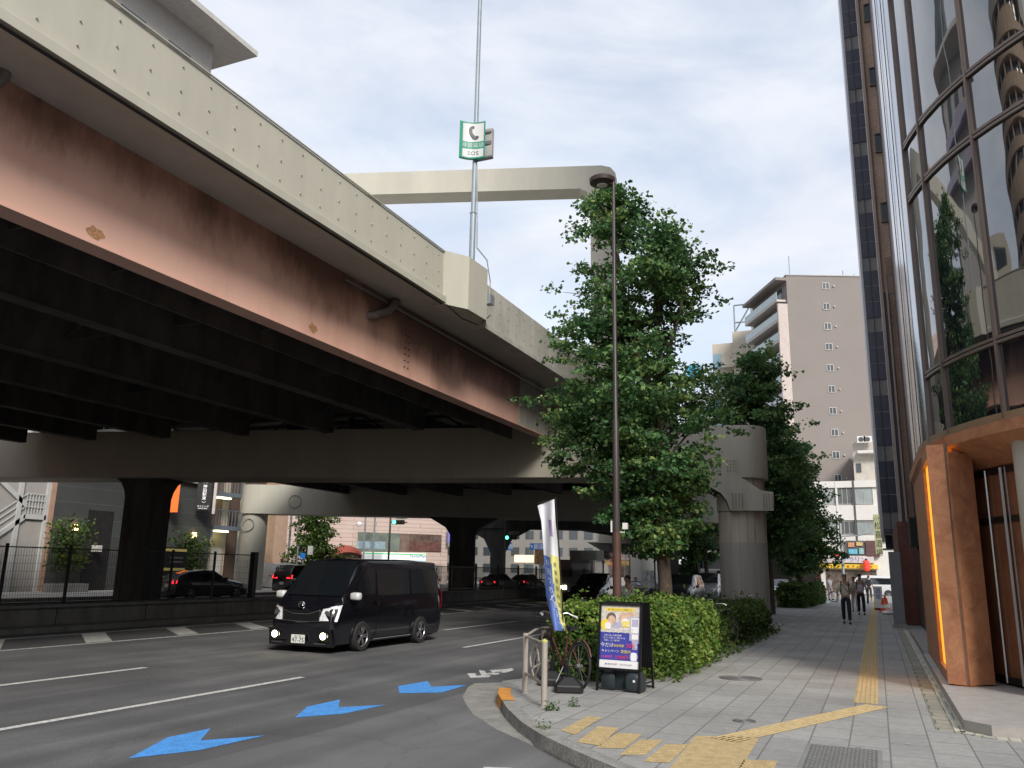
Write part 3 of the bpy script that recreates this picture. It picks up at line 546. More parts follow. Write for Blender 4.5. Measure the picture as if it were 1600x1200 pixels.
for za, zb_, oo, mi in ((3.62, 3.78, o, 0), (3.78, 3.9, outline(RR+.05), 1)): fas.add([(x, y, z) for z in (za, zb_) for x, y in oo], [(i, n+i, n+i+1, i+1) for i in range(n-1)], mi)
fas.add([(x, y, 3.78) for x, y in o]+[(x, y, 3.78) for x, y in oi], [(i, n+i, n+i+1, i+1) for i in range(n-1)])
fas.build('canopy_edge', [copper, mat('brass sill', (.40, .28, .18), .4, .4)], gt_, smooth=30)
sf = MB(); o5 = outline(5.48, y1=19.55); sf.add([(x, y, 3.62) for x, y in o]+[(x, y, 3.27) for x, y in o5], [(i, i+1, n+i+1, n+i) for i in range(n-1)]); sf.build('soffit', copper, gt_, smooth=30)
MB().box((CC[0]-RR+.5, 19.5, 0), (24, 19.56, 43)).box((CC[0]-RR+.5, 10.6, 43), (24, 19.5, 43.3)).box((23.9, 10.3, 0), (24, 19.5, 43)).build('core_wall', conc, gt_)
# copper wall panels and lit slot
ZP = .14
pa, pb = (.84, 14.35), (.84, 19.5)
def wall_(name, pl, th, m_, z0=ZP, z1=3.62):
    mb = MB(); n_ = len(pl); q = offs(pl, -th); mb.prism([(x, y, z0) for x, y in pl]+[(x, y, z0) for x, y in q[::-1]], (0, 0, z1-z0)); return mb.build(name, m_, gt_)
wall_('copper_wall', [(.86, 19.5), (.86, 15.75)], -.3, copper)
wall_('copper_pilaster', [(.84, 14.10), (.84, 14.03), (1.07, 13.96)], -.08, copper)
wall_('joint_strip', [(1.07, 13.985), (1.125, 14.005)], -.08, mat('joint grey', (.15, .115, .09), .6, .3, var=.35, scale=7))
wall_('copper_pilaster', [(1.12, 13.97), (1.47, 14.29), (1.53, 15.2), (1.53, 19.4)], -.06, copper, z1=3.5)
wall_('lit_slot', [(.905, 15.75), (.905, 14.12)], -.05, mat('amber lit panel', (1., .42, .035), .5, var=.2, scale=1.5, emit=.62), z0=.3, z1=3.45)
wall_('slot_frame', [(.85, 15.75), (.85, 14.12)], -.1, copper, z1=.3); wall_('slot_frame', [(.85, 15.75), (.85, 14.12)], -.1, copper, z0=3.45)
wall_('inner_wall', [(1.2, 19.4), (1.2, 14.2)], -.1, copper)
dg = mat('door glass', (.015, .02, .02), .03, var=0, spec=.9); RD2 = 5.5
dr = MB(); an = list(np.linspace(191, 258, 26)); dr.add([(*arc(RD2, a), z) for z in (.2, 3.25) for a in an], [(i, 26+i, 27+i, i+1) for i in range(25)]); dr.build('entrance_glass', dg, gt_, smooth=30)
an2 = list(np.linspace(191, 207, 8)); MB().add([(*arc(RD2+.012, a), z) for z in (.25, 3.2) for a in an2], [(i, 8+i, 9+i, i+1) for i in range(7)]).build('copper_reflection', mat('painted copper reflection', (.26, .115, .06), .08, var=.3, scale=1.5, spec=.8), gt_, smooth=30)  # brown tint paints the copper wall's reflection onto the door glass
for z in (.16, 2.45, 3.17):
    MB().add([(*arc(r_2, a), zz) for r_2, zz in ((RD2+.03, z), (RD2+.03, z+.09), (RD2-.02, z+.09), (RD2-.02, z)) for a in an], [(j*26+i, (j+1) % 4*26+i, (j+1) % 4*26+i+1, j*26+i+1) for j in range(4) for i in range(25)]).build('door_rail', mat('dark bronze', (.05, .04, .035), .35, .6), gt_)
for a, w_ in ((192, .045), (193.4, .018), (198.5, .02), (203, .035), (204.2, .018), (209, .03), (214, .045)):
    x, y = arc(RD2+.05, a); MB().box((x-w_/2, y-w_/2, .16), (x+w_/2, y+w_/2, 3.25)).build('door_post', steel, gt_)
x, y = P(1617, 740, Y=13.2)[0], 13.2; MB().lathe((x, y, 0), [(.24, .1), (.24, 3.6)], 0, 24).build('stone_pillar', mat('pillar stone', (.48, .44, .37), .6, var=.1), gt_, smooth=40)
inb = MB(); inb.box((3.2, 13.2, .15), (3.3, 19, 3.4)); inb.build('lobby_wall', mat('lobby wall', (.16, .09, .06), .6), gt_)
st = MB(); so_ = [(.76, 19.5), (.76, 10.75), (1.0, 10.5), (24, 9.6), (24, 19.5)]
st.loft([[(x, y, z) for x, y in so_[::-1]] for z in (-.02, .12)]); tag(st.build('entrance_step', mat('granite step', (.36, .34, .32), .5, var=.15, scale=6)), 'low granite entrance platform under the copper canopy', 'step')
struct(MB().box((.66, 10.6, 0), (.76, 30, .012)).prism([(.66, 10.6, .0), (1.0, 10.38, .0), (24, 9.48, .0), (24, 9.6, .0), (1.0, 10.5, .0), (.76, 10.7, 0)], (0, 0, .012)).build('boundary_strip', brickmat('cream blocks', (.5, .48, .38), (.42, .4, .33), (.2, .2, .18), .12, .5, .01, var=.2)))
struct(MB().box((.48, 10.7, 0), (.655, 60, .006)).build('drain_channel', brickmat('drain blocks', (.30, .28, .22), (.24, .23, .19), (.1, .1, .09), .5, .3, .012, var=.2)))
struct(MB().box((.80, 19.6, 0), (9, 28, .10)).build('plinth', mat('plinth stone', (.27, .25, .24), .7)))
# ------------------------------------------------------------------ window helper
wfr = mat('window frame', (.12, .12, .12), .4, .4); wgl = mat('window glass', (.05, .065, .075), .05, var=0, spec=.9); wgl2 = mat('pale window glass', (.32, .36, .36), .1, var=.25, scale=.6, spec=.7)
curt = mat('curtained window', (.38, .37, .33), .3, var=.3, scale=1.5)
def window_mesh(w_, h_, fr=wfr, gl=wgl, d=.08, t_=.05, cols=2, name='window', sill=True):   # local: x across, y depth, faces -Y
    mb = MB(); mb.box((-w_/2, -.02, -h_/2), (w_/2, .0, h_/2), 1)
    for a, b_ in (((-w_/2, -d, -h_/2), (-w_/2+t_, -.02, h_/2)), ((w_/2-t_, -d, -h_/2), (w_/2, -.02, h_/2)), ((-w_/2, -d, h_/2-t_), (w_/2, -.02, h_/2)), ((-w_/2, -d, -h_/2), (w_/2, -.02, -h_/2+t_))): mb.box(a, b_, 0)
    for k in range(1, cols): x = -w_/2+w_*k/cols; mb.box((x-t_/2, -.05, -h_/2+t_), (x+t_/2, -.021, h_/2-t_), 0)
    return mb, [fr, gl]
# ------------------------------------------------------------------ brick tower and slim neighbours
brk = brickmat('brown tile brick', (.52, .33, .24), (.45, .28, .20), (.55, .48, .41), .23, .085, .012, rot=BX, var=.18); dbrk = brickmat('dark brown brick', (.30, .18, .13), (.24, .14, .10), (.34, .27, .22), .23, .085, .012, rot=BX, var=.2)
bt = thing('brick_tower', 'tall slim brown brick tower with a column of small dark windows beside the glass tower', 'building', (3, 36, 0))
MB().box((1.02, 34.0, 3.5), (9, 37, 46)).build('wall', brk, bt)
MB().box((1.2, 33.9, 3.3), (1.55, 33.998, 14)).build('recess_wall', dbrk, bt)
MB().box((.92, 33.85, 3.2), (1.02, 34.6, 46)).box((1.13, 33.8, 3.2), (1.19, 33.99, 12.6)).build('stone_fin', mat('fin stone', (.42, .35, .30), .7, var=.12), bt)
MB().box((1.0, 33.97, 3.2), (1.13, 34.0, 12.6)).build('purple_panel', mat('purple grey panel', (.09, .075, .095), .5), bt)
mb, ms = window_mesh(.42, .85, cols=1); w0 = None
for k in range(11):
    z = 12.9+3.06*k
    if z > 45: break
    if w0 is None: w0 = mb.build('window', ms, bt, world=False)
    else: w0 = inst(w0, 'window', bt)
    w0.location = (1.40-3, 33.98-36, z+.0)
for k in range(3): MB().box((1.60, 33.6, 6.0+k*4.2), (1.64, 33.9, 7.3+k*4.2)).build('side_fitting', steel, bt)
lo = thing('brown_shopfront', 'dark brown tiled shopfront block between the copper entrance and the grey pillar', 'building', (3, 26, 0))
MB().box((1.28, 19.6, .1), (9, 33.8, 3.3)).box((1.42, 19.6, 3.3), (9, 33.8, 30)).build('wall', mat('brown tiles', (.085, .05, .045), .35, var=.25, scale=3), lo)
MB().box((1.15, 24, .1), (1.28, 24.35, 4.6)).box((1.18, 21.0, .1), (1.28, 21.2, 3.3)).build('pilaster', mat('grey pilaster', (.22, .215, .21), .5), lo)
MB().box((1.20, 22.2, .1), (1.27, 23.4, 2.4)).build('door', mat('maroon door', (.07, .03, .03), .4), lo)
MB().box((1.17, 25.2, 1.0), (1.27, 25.7, 1.3)).build('mail_box', white, lo)
for k in range(5): MB().tube([(1.2, 26.0+k*.2, 3.4), (1.05, 26.2+k*.3, 3.1-.1*k), (1.1, 26.8, 2.6+.1*k), (1.25, 27.5, 2.3)], .04).build('cable', blackm, lo)
MB().box((.95, 26, 2.5), (1.25, 27, 3.3)).build('equipment_box', blackm, lo)
gs = thing('striped_tower', 'slim tower of navy glass bands and grey spandrels behind the brick tower', 'building', (3, 45, 0))
navy = mat('navy panel', (.025, .03, .06), .25, var=.15, scale=2, spec=.6); spg = mat('grey spandrel', (.17, .17, .175), .5, var=.1)
MB().box((.42, 42, 3.6), (9, 52, 50)).build('wall', spg, gs)
zz = [(26.4, 28.69), (23.34, 25.63), (20.19, 22.56), (17.09, 19.43), (13.96, 16.36), (10.86, 13.22), (7.69, 10.07), (4.59, 6.93), (3.6, 3.8)]+[(29.5+3.1*k, 31.8+3.1*k) for k in range(6)]
for a, b_ in zz:
    m_ = MB().box((.46, 41.95, a), (1.2, 42.0, b_), 0)
    for f_ in (.33, .66): m_.box((.46, 41.94, a+(b_-a)*f_), (1.2, 41.95, a+(b_-a)*f_+.03), 1)
    m_.build('navy_band', [navy, spg], gs)
MB().box((.34, 41.9, 3.6), (.44, 52, 50)).build('edge_trim', mat('trim light', (.45, .46, .50), .4), gs)
MB().box((.75, 41.9, 3.6), (.78, 41.95, 50)).build('centre_joint', blackm, gs)
gpst = thing('grey_building_column', 'square grey steel column standing at the pavement edge under the striped tower', 'column', (.6, 31, 0))
xa, xb = P(1391, 900, Y=31)[0], P(1409, 900, Y=31)[0]; zcT = P(1390, 862, Y=31)[2]
MB().box((xa, 31, 0), (xb, 31.7, zcT)).build('shaft', mat('column grey', (.25, .26, .26), .5, var=.1), gpst); MB().box((xa-.04, 30.9, 0), (xb+.04, 31.75, .12)).build('base', conc, gpst)
MB().box((xb+.02, 33, 0), (3, 42, 3.6), 0).build('side_wall', mat('red brown panel', (.16, .06, .045), .5, var=.3), gpst)
# ------------------------------------------------------------------ grey apartment block at the end of the street
aw = mat('taupe render', (.235, .21, .195), .8, var=.04, scale=.3); apt = thing('apartment_block', 'tall taupe apartment block with glass fronted balconies at the end of the street', 'building', (-8, 110, 0))
azA = math.radians(23.3); TA = Hm((P(1228, 430, Y=110)[0], 110), azA); dn = lambda u, v, z: TA(u, v, z)
dl = np.array(TA(0, 0, 0))
ZA = 41.0
lp = P(1175, 475, z=ZA); dv = (lp[:2]-dl[:2]); 
vdir = np.array([lp[0]-dl[0], lp[1]-dl[1]]); 
ww = [TA(0, 0, 0), TA(14, 0, 0), TA(14, 16, 0), (lp[0]+(TA(0, 0, 0)[0]-dl[0]), lp[1], 0)]
w3 = np.array([lp[0], lp[1], 0]); 
MB().prism([TA(0, 0, 0), TA(14, 0, 0), tuple(np.array(TA(14, 0, 0))+(w3-dl)*1.0), tuple(w3)], (0, 0, ZA)).build('wall', aw, apt)
mb, ms = window_mesh(.95, .95, fr=mat('alu frame', (.45, .45, .44), .4), gl=wgl, t_=.08); w0 = None
uw = 0
for k in range(10):
    p_ = P([1290, 1291, 1293, 1295, 1297, 1299, 1301, 1304, 1306, 1309][k], [447, 479, 510, 542, 575, 608, 642, 676, 711, 747][k], Y=110); 
    n_ = np.array([-math.sin(azA), math.cos(azA)]); d = ray([1290, 1291, 1293, 1295, 1297, 1299, 1301, 1304, 1306, 1309][k], [447, 479, 510, 542, 575, 608, 642, 676, 711, 747][k]); t_ = (n_@dl[:2])/(n_@d[:2]); q = np.array([0, 0, H])+d*t_
    w0 = mb.build('window', ms, apt, world=False) if k == 0 else inst(w0, 'window', apt)
    w0.location = tuple(Vector(q-np.array([0, 0, 0]))-wloc(apt)); w0.rotation_euler = (0, 0, azA)
    MB().disc(q+np.array([1.05*math.cos(azA), 1.05*math.sin(azA), 0])-np.append(n_, 0)*.1, (*n_, 0), .11, .2).build('vent_hood', mat('vent grey', (.42, .41, .39), .6), apt)
# balconies on the left face
Lv = w3-dl; Lh = np.linalg.norm(Lv[:2]); le = Lv/Lh; ln = np.array([-le[1], le[0], 0]); ln = ln if ln[0] < 0 else -ln
bal_gl = mat('balcony glass', (.38, .46, .46), .12, var=.08, spec=.7); bslab = mat('balcony slab', (.50, .47, .44), .7)
for k in range(12):
    z = ZA-3.6-2.8*k
    o_ = dl+le*.4
    m_ = MB(); m_.prism([tuple(o_+np.array([0, 0, z])), tuple(o_+le*(Lh-.6)+np.array([0, 0, z])), tuple(o_+le*(Lh-.6)+ln*1.3+np.array([0, 0, z])), tuple(o_+ln*1.3+np.array([0, 0, z]))], (0, 0, .3), 0)
    m_.prism([tuple(o_+ln*1.25+np.array([0, 0, z+.35])), tuple(o_+le*(Lh-.6)+ln*1.25+np.array([0, 0, z+.35])), tuple(o_+le*(Lh-.6)+ln*1.3+np.array([0, 0, z+.35])), tuple(o_+ln*1.3+np.array([0, 0, z+.35]))], (0, 0, 1.0), 1)
    for j in range(3): a = o_+le*(1.2+j*(Lh/3.1)); m_.prism([tuple(a+ln*.02+np.array([0, 0, z+.35])), tuple(a+le*(Lh/4.5)+ln*.02+np.array([0, 0, z+.35])), tuple(a+le*(Lh/4.5)+ln*.06+np.array([0, 0, z+.35])), tuple(a+ln*.06+np.array([0, 0, z+.35]))], (0, 0, 2.0), 2)
    m_.build('balcony', [bslab, bal_gl, wgl], apt)
zc = np.array([0, 0, 1.]);
MB().prism([tuple(dl+ln*.02), tuple(dl+ln*1.35), tuple(dl+ln*1.35+le*.35), tuple(dl+le*.35+ln*.02)], (0, 0, ZA-4)).build('pier_wall', mat('pale pink tiles', (.50, .43, .40), .7), apt)
MB().prism([tuple(dl+zc*(ZA-.7)), tuple(w3+zc*(ZA-.7)), tuple(w3+ln*1.5+zc*(ZA-.7)), tuple(dl+ln*1.5+zc*(ZA-.7))], (0, 0, .4)).build('roof_edge', aw, apt)
MB().prism([tuple(np.array(TA(-.1, -.1, ZA))), TA(14, -.1, ZA), TA(14, 6, ZA), TA(-.1, 6, ZA)], (0, 0, .12)).build('coping', mat('coping', (.4, .38, .36), .7), apt)
for u_, h_ in ((1.2, 3.6), (8.5, 1.6), (10, 1.1)): MB().tube([TA(u_, 2, ZA), TA(u_, 2, ZA+h_)], .06, 0, 5).build('antenna', galv, apt)
# cream building behind it, with roof frame
cr = thing('cream_building', 'cream building with curved balcony corner behind the treetops', 'building', (-20, 125, 0))
cw = mat('cream render', (.52, .47, .39), .8, var=.08); Yc = 125
xa, xb = P(1115, 600, Y=Yc)[0], P(1178, 600, Y=Yc)[0]; zc0 = P(1150, 535, Y=Yc)[2]; zc1 = P(1165, 518, Y=Yc)[2]
MB().box((xa, Yc, 0), (xb, Yc+12, zc0)).box((P(1148, 600, Y=Yc)[0], Yc-.5, 0), (xb+1, Yc+12, zc1)).build('wall', cw, cr)
m_ = MB()
for k in range(8): m_.box((xa+1.4, Yc-.9, zc0-4-k*3.3), (xa+4.2, Yc, zc0-2.6-k*3.3), 0); m_.box((xa+.1, Yc-.06, zc0-4-k*3.3), (xa+1.3, Yc, zc0-1.6-k*3.3), 1)
m_.build('balcony_stack', [cw, mat('blue glass', (.25, .40, .50), .2)], cr)
fr_ = MB(); za = P(1150, 478, Y=Yc)[2]; x0, x1 = P(1148, 500, Y=Yc)[0], P(1175, 500, Y=Yc)[0]; zm = P(1150, 505, Y=Yc)[2]
for a, b_ in (((x0, zc1-2), (x0, za)), ((x0, za), (x1, za)), ((x1, za), (x1, zc1)), ((x0, zm), (x1, zm)), ((x0, zc1), (x1, za))): fr_.tube([(a[0], Yc-.3, a[1]), (b_[0], Yc-.3, b_[1])], .12, 0, 4)
fr_.build('roof_frame', galv, cr)
bs = thing('blue_rooftop_sign', 'small blue sign board glimpsed through the treetop', 'sign', P(1083, 580, Y=118)); q = P(1083, 580, Y=118)
MB().box((q[0]-.9, 118, q[2]-.9), (q[0]+.9, 118.2, q[2]+.9)).build('panel', mat('cyan sign', (.05, .42, .72), .5), bs); MB().box((q[0]-.15, 118.05, 0), (q[0]+.15, 118.25, q[2]-.9)).build('post', galv, bs)
# low white building with shops
lw = thing('white_corner_building', 'low white building with strip windows and colourful shops at the far corner', 'building', (-3, 101, 0)); Yw = 100
x0, x1 = P(1270, 800, Y=Yw)[0], 12; zt_ = P(1300, 752, Y=Yw)[2]; wcl = mat('white render', (.68, .66, .63), .7, var=.05)
MB().box((x0, Yw, 0), (x1, Yw+15, zt_)).build('wall', wcl, lw)
def fl(y_): return P(1325, y_, Y=Yw)[2]
for (ya, yb) in ((762, 788), (815, 835)):
    for (xa_, xb_) in ((1289, 1307), (1310, 1333), (1338, 1366)):
        a = P(xa_, 800, Y=Yw)[0]; b_ = P(xb_, 800, Y=Yw)[0]; mb, ms = window_mesh(b_-a, fl(ya)-fl(yb), fr=mat('alu frame', (.45, .45, .44)), gl=wgl2 if xa_ != 1310 else mat('grey window', (.12, .13, .13), .1), cols=3 if xa_ != 1338 else 2)
        o_ = mb.build('window', ms, lw, world=False); o_.location = tuple(Vector(((a+b_)/2, Yw-.02, (fl(ya)+fl(yb))/2))-wloc(lw))
m_ = MB()
for ya, yb in ((752, 762), (790, 813), (838, 846)): m_.box((x0-.05, Yw-.25, fl(yb)), (x1, Yw, fl(ya)))
m_.build('ledge', wcl, lw)
for x_ in (1309, 1336): a = P(x_, 800, Y=Yw)[0]; MB().box((a-.1, Yw-.3, fl(846)), (a+.1, Yw, fl(752))).build('downpipe', wfr if x_ > 1320 else wcl, lw)
sb = [((1322, 845), (1352, 868), (.10, .10, .10)), ((1285, 868), (1366, 880), (.62, .55, .55)), ((1278, 881), (1372, 889), (.75, .55, .05)), ((1352, 845), (1375, 870), (.12, .06, .06))]
for (a, b_, c_) in sb:
    p0, p1 = P(*a, Y=Yw), P(*b_, Y=Yw); MB().box((p0[0], Yw-.5, p1[2]), (p1[0], Yw-.05, p0[2])).build('shop_fascia', mat('shop %s' % (c_,), c_, .5, var=.2, scale=3), lw)
f_ = flat(P(1335, 874, Y=Yw-.52), (1, 0, 0), (0, 0, 1)); MB().text('アラリン', .62, f_).build('shop_lettering', mat('blue letters', (.05, .15, .5), .5), lw)
f_ = flat(P(1325, 885, Y=Yw-.52), (1, 0, 0), (0, 0, 1)); MB().text('★ ラーメン ★ ぎょうざ ★', .42, f_).build('shop_lettering', mat('red letters', (.5, .03, .02), .5), lw)
for a, b_, c_ in (((1326, 858), (1340, 866), (.15, .45, .6)), ((1325, 848), (1335, 855), (.6, .3, .15)), ((1338, 847), (1348, 853), (.65, .45, .2)), ((1342, 857), (1350, 866), (.3, .5, .5))):
    p0, p1 = P(*a, Y=Yw), P(*b_, Y=Yw); MB().box((p0[0], Yw-.62, p1[2]), (p1[0], Yw-.5, p0[2])).build('poster', mat('poster %s' % (c_,), c_, .5, var=.4, scale=4), lw)
p0, p1 = P(1290, 890, Y=Yw), P(1372, 925, Y=Yw); MB().box((p0[0], Yw-.06, 0), (p1[0], Yw-.01, p0[2])).build('shop_front', mat('shop interior', (.11, .085, .07), .4, var=.7, scale=2.5), lw)
rl = thing('red_lantern', 'square red lantern hanging in front of the yellow shop fascia', 'lantern', P(1354, 884, Y=Yw-1.2)); q = P(1354, 884, Y=Yw-1.2)
MB().lathe((q[0], q[1], q[2]), [(.0, -.55), (.25, -.55), (.36, -.3), (.36, .3), (.25, .55), (0, .55)], 0, 10).build('shade', mat('lantern red', (.65, .05, .03), .6, emit=.25), rl); MB().lathe((q[0], q[1], q[2]+.55), [(.12, 0), (.12, .2), (0, .2)], 0, 8).build('hanger', blackm, rl)
sbx = thing('small_beige_building', 'narrow beige building with air conditioners on its balcony behind the white corner building', 'building', (2, 104, 0)); p0, p1 = P(1331, 690, Y=102.9), P(1362, 750, Y=102.9)
MB().box((p0[0], 103, 0), (8, 112, p0[2])).build('wall', mat('beige wall', (.48, .45, .40), .8), sbx)
pA = P(1339, 691, Y=102.9); pB = P(1361, 705, Y=102.9); MB().box((pA[0], 101.9, pB[2]-.3), (6, 103, pB[2])).box((pA[0], 101.9, pB[2]+.9), (6, 102, pB[2]+1.0)).build('balcony', wcl, sbx)
for k, px in enumerate((1346, 1356)): q = P(px, 687, Y=102.3); o_ = MB().box((q[0]-.45, 102.1, q[2]-.35), (q[0]+.45, 102.5, q[2]+.4)).disc((q[0]-.05, 102.08, q[2]), (0, 1, 0), .28, .04, 1).build('air_conditioner', [white, wfr], sbx)
mb, ms = window_mesh(.5, 1.0, cols=1); o_ = mb.build('window', ms, sbx, world=False); o_.location = tuple(Vector(P(1342, 731, Y=102.95))-wloc(sbx))
# building behind the parapet, top left
ub = thing('upper_left_building', 'pale flat roofed building with a wide overhanging eave rising behind the parapet', 'building', (-44, 38, 0)); Yu = 40
c1 = P(333, 82, Y=Yu); e1 = P(362, 84, Y=Yu-2.5)
MB().box((c1[0]-6, Yu-12, 0), (c1[0], Yu, c1[2]+.5)).build('wall', mat('warm grey wall', (.36, .34, .32), .8, var=.06), ub)
MB().box((c1[0]-7, Yu-13, c1[2]+.5), (c1[0]+2.2, Yu+2.2, c1[2]+.9)).build('roof', mat('eave', (.45, .44, .41), .7), ub)
MB().box((c1[0], Yu-12, c1[2]-6.0), (c1[0]+1.0, Yu+1, c1[2]-5.0)).box((c1[0], Yu-12, c1[2]-9.0), (c1[0]+1.6, Yu+3, c1[2]-8.0)).build('balcony', mat('violet glass rail', (.28, .26, .33), .2, spec=.8), ub)
for k in range(3): MB().box((c1[0]+.0, Yu-4-k*4, c1[2]-4.2), (c1[0]+.05, Yu-2-k*4, c1[2]-1.6)).build('window', wgl, ub)
# ------------------------------------------------------------------ foliage
def leafmat(name, stops, trans=.35, sc=.9):
    m = bpy.data.materials.new(name); m.use_nodes = True; t = m.node_tree; b = t.nodes['Principled BSDF']; l = t.links.new; b.inputs['Roughness'].default_value = .55; b.inputs['Specular IOR Level'].default_value = .3
    g = N(t, 'ShaderNodeNewGeometry'); no = N(t, 'ShaderNodeTexNoise'); no.inputs['Scale'].default_value = sc; no.inputs['Detail'].default_value = 3; l(g.outputs['Position'], no.inputs[0])
    a = N(t, 'ShaderNodeMath', operation='MULTIPLY_ADD'); a.inputs[1].default_value = .55; l(g.outputs['Random Per Island'], a.inputs[0]); l(no.outputs[0], a.inputs[2])
    mr = N(t, 'ShaderNodeMapRange'); mr.inputs[1].default_value = .45; mr.inputs[2].default_value = 1.1; l(a.outputs[0], mr.inputs[0])
    r = ramp(t, stops); l(mr.outputs[0], r.inputs[0]); l(r.outputs[0], b.inputs['Base Color'])
    tr = N(t, 'ShaderNodeBsdfTranslucent'); l(r.outputs[0], tr.inputs[0]); ms = N(t, 'ShaderNodeMixShader'); ms.inputs[0].default_value = trans
    l(b.outputs[0], ms.inputs[1]); l(tr.outputs[0], ms.inputs[2]); l(ms.outputs[0], t.nodes['Material Output'].inputs[0]); return m
ginkgo = leafmat('ginkgo leaf', [(0, (.045, .11, .05)), (.5, (.09, .20, .072)), (.85, (.19, .31, .10)), (1, (.30, .38, .12))])
hedgel = leafmat('hedge leaf', [(0, (.045, .10, .02)), (.5, (.105, .20, .035)), (1, (.26, .34, .07))], .3, 1.3)
hedged = leafmat('dark hedge leaf', [(0, (.04, .085, .02)), (.5, (.075, .14, .035)), (1, (.16, .22, .05))], .3, 1.3)
bark = mat('bark', (.085, .065, .05), .95, var=.35, scale=12, bump=.6, bscale=30)
def leaves(name, pts, size, m, parent, up=.5, kite=True):     # pts (n,3) numpy world coordinates
    n = len(pts); a = rng.normal(size=(n, 3)); a[:, 2] = a[:, 2]*.5 - .25; a /= np.linalg.norm(a, axis=1)[:, None]
    nn_ = rng.normal(size=(n, 3)); nn_[:, 2] += up*2; b_ = np.cross(nn_, a); b_ /= np.linalg.norm(b_, axis=1)[:, None]
    s = size*rng.uniform(.5, 1.45, n)[:, None]; c = np.cross(a, b_)
    v = np.stack([pts, pts+a*s*.7+b_*s*.55, pts+a*s*1.0+c*s*.18, pts+a*s*.7-b_*s*.55], 1).reshape(-1, 3)
    o = np.array(wloc(parent)) if parent else np.zeros(3); v = v-o
    me = bpy.data.meshes.new(name); me.vertices.add(4*n); me.vertices.foreach_set('co', v.astype(np.float32).ravel())
    me.loops.add(4*n); me.loops.foreach_set('vertex_index', np.arange(4*n, dtype=np.int32)); me.polygons.add(n); me.polygons.foreach_set('loop_start', np.arange(0, 4*n, 4, dtype=np.int32)); me.polygons.foreach_set('loop_total', np.full(n, 4, np.int32))
    me.materials.append(m); me.update(); ob = bpy.data.objects.new(name, me); COL.objects.link(ob)
    if parent: ob.parent = parent
    return ob
def tree(label, base, Y, rows, nl, size, group=None, leaders=None, zlow=0., nb=120, tr=.16, m=ginkgo, depth=.9, name='ginkgo_tree', droop=-.1, flat_=.55):
    base = np.array([base[0], base[1], 0.]); t_ = thing(name, label, 'tree', base, group=group)
    R_ = sorted([(P((xl+xr)/2, y, Y=Y)[2], P(xl, y, Y=Y)[0]-base[0], P(xr, y, Y=Y)[0]-base[0]) for y, xl, xr in rows])
    zz_ = [r[0] for r in R_]; xl_ = [r[1] for r in R_]; xr_ = [r[2] for r in R_]; top = zz_[-1]; z0 = zz_[0]
    tm = MB(); leaders = leaders or [((xl_[-1]+xr_[-1])/2, top)]
    for q, (lx, lz) in enumerate(leaders):
        f0 = 0 if q == 0 else .35
        pts = [(base[0]+lx*max(0, (k/8-.3)/.7)**1.3+.05*math.sin(k*2+q), base[1]+.05*math.cos(k*1.7), -.02+(lz*.97)*(f0+(1-f0)*k/8)) for k in range(9)]
        if q: pts[0] = (base[0], base[1], pts[0][2]); 
        tm.tube(pts, [tr*(1.25 if k == 0 and q == 0 else 1)*(1-f0*1.6)*(1-k/9.5)+.012 for k in range(9)], 0, 10)
    P_ = []
    for k in range(nb):
        z = z0+(top-z0)*((k+rng.random())/nb)**1.05; az = rng.uniform(0, 2*PI); ca, sa = math.cos(az), math.sin(az)
        xl, xr = np.interp(z, zz_, xl_), np.interp(z, zz_, xr_); mid = (xl+xr)/2; hw = (xr-xl)/2
        rr_ = rng.uniform(.72, 1.04) if k % 3 else rng.uniform(.35, .75)
        tip = np.array([mid+hw*ca*rr_, hw*sa*depth*rr_, z]); 
        lx = min(leaders, key=lambda L_: abs(L_[0]-tip[0])+(10 if L_[1] < z+.2 else 0))[0]
        zs = max(z-.45*hw*rr_-.2, z0*.8+.2); f = max(0, (zs/top-.3)/.7)**1.3; st_ = np.array([lx*f, 0, zs])
        if zs > z: st_[2] = z-.1
        L_ = np.linalg.norm(tip-st_); bend = np.array([0, 0, rng.uniform(.0, .18)*L_])
        q = [st_*(1-s)+tip*s+bend*math.sin(PI*s)+np.array([0, 0, droop*L_*s*s]) for s in (0, .33, .66, 1)]
        tm.tube([base+p for p in q], [.035*min(1, L_/1.5), .024*min(1, L_/1.5), .014, .005], 0, 5)
        nt_ = max(5, int(L_*6.5))
        for j in range(nt_):
            s = .22+.8*(j+rng.random())/nt_; i = min(2, int(s*3)); ff = s*3-i; c = q[i]*(1-ff)+q[i+1]*ff if s < 1 else q[3]+(q[3]-q[2])*(s-1)*2
            sp = .16+.20*(1-abs(s-.6)); off = rng.normal(size=3)*np.array([1, 1, flat_])*sp*min(1.15, .45+L_*.33)
            P_.append((base+c+off, sp*.62, L_))
    wts = np.array([min(1.2, .75+.3*p[2]) for p in P_]); cnt = rng.multinomial(nl, wts/wts.sum()); cen = np.repeat(np.array([p[0] for p in P_]), cnt, axis=0); sp = np.repeat(np.array([p[1] for p in P_]), cnt)
    pts = cen+np.clip(rng.normal(size=cen.shape), -2.1, 2.1)*np.array([1, 1, flat_])*sp[:, None]*.75
    tm.build('trunk', bark, t_, smooth=60); leaves('crown', pts, size, m, t_); return t_
T1 = atx1 = P(1037, 930, X=-4.45)
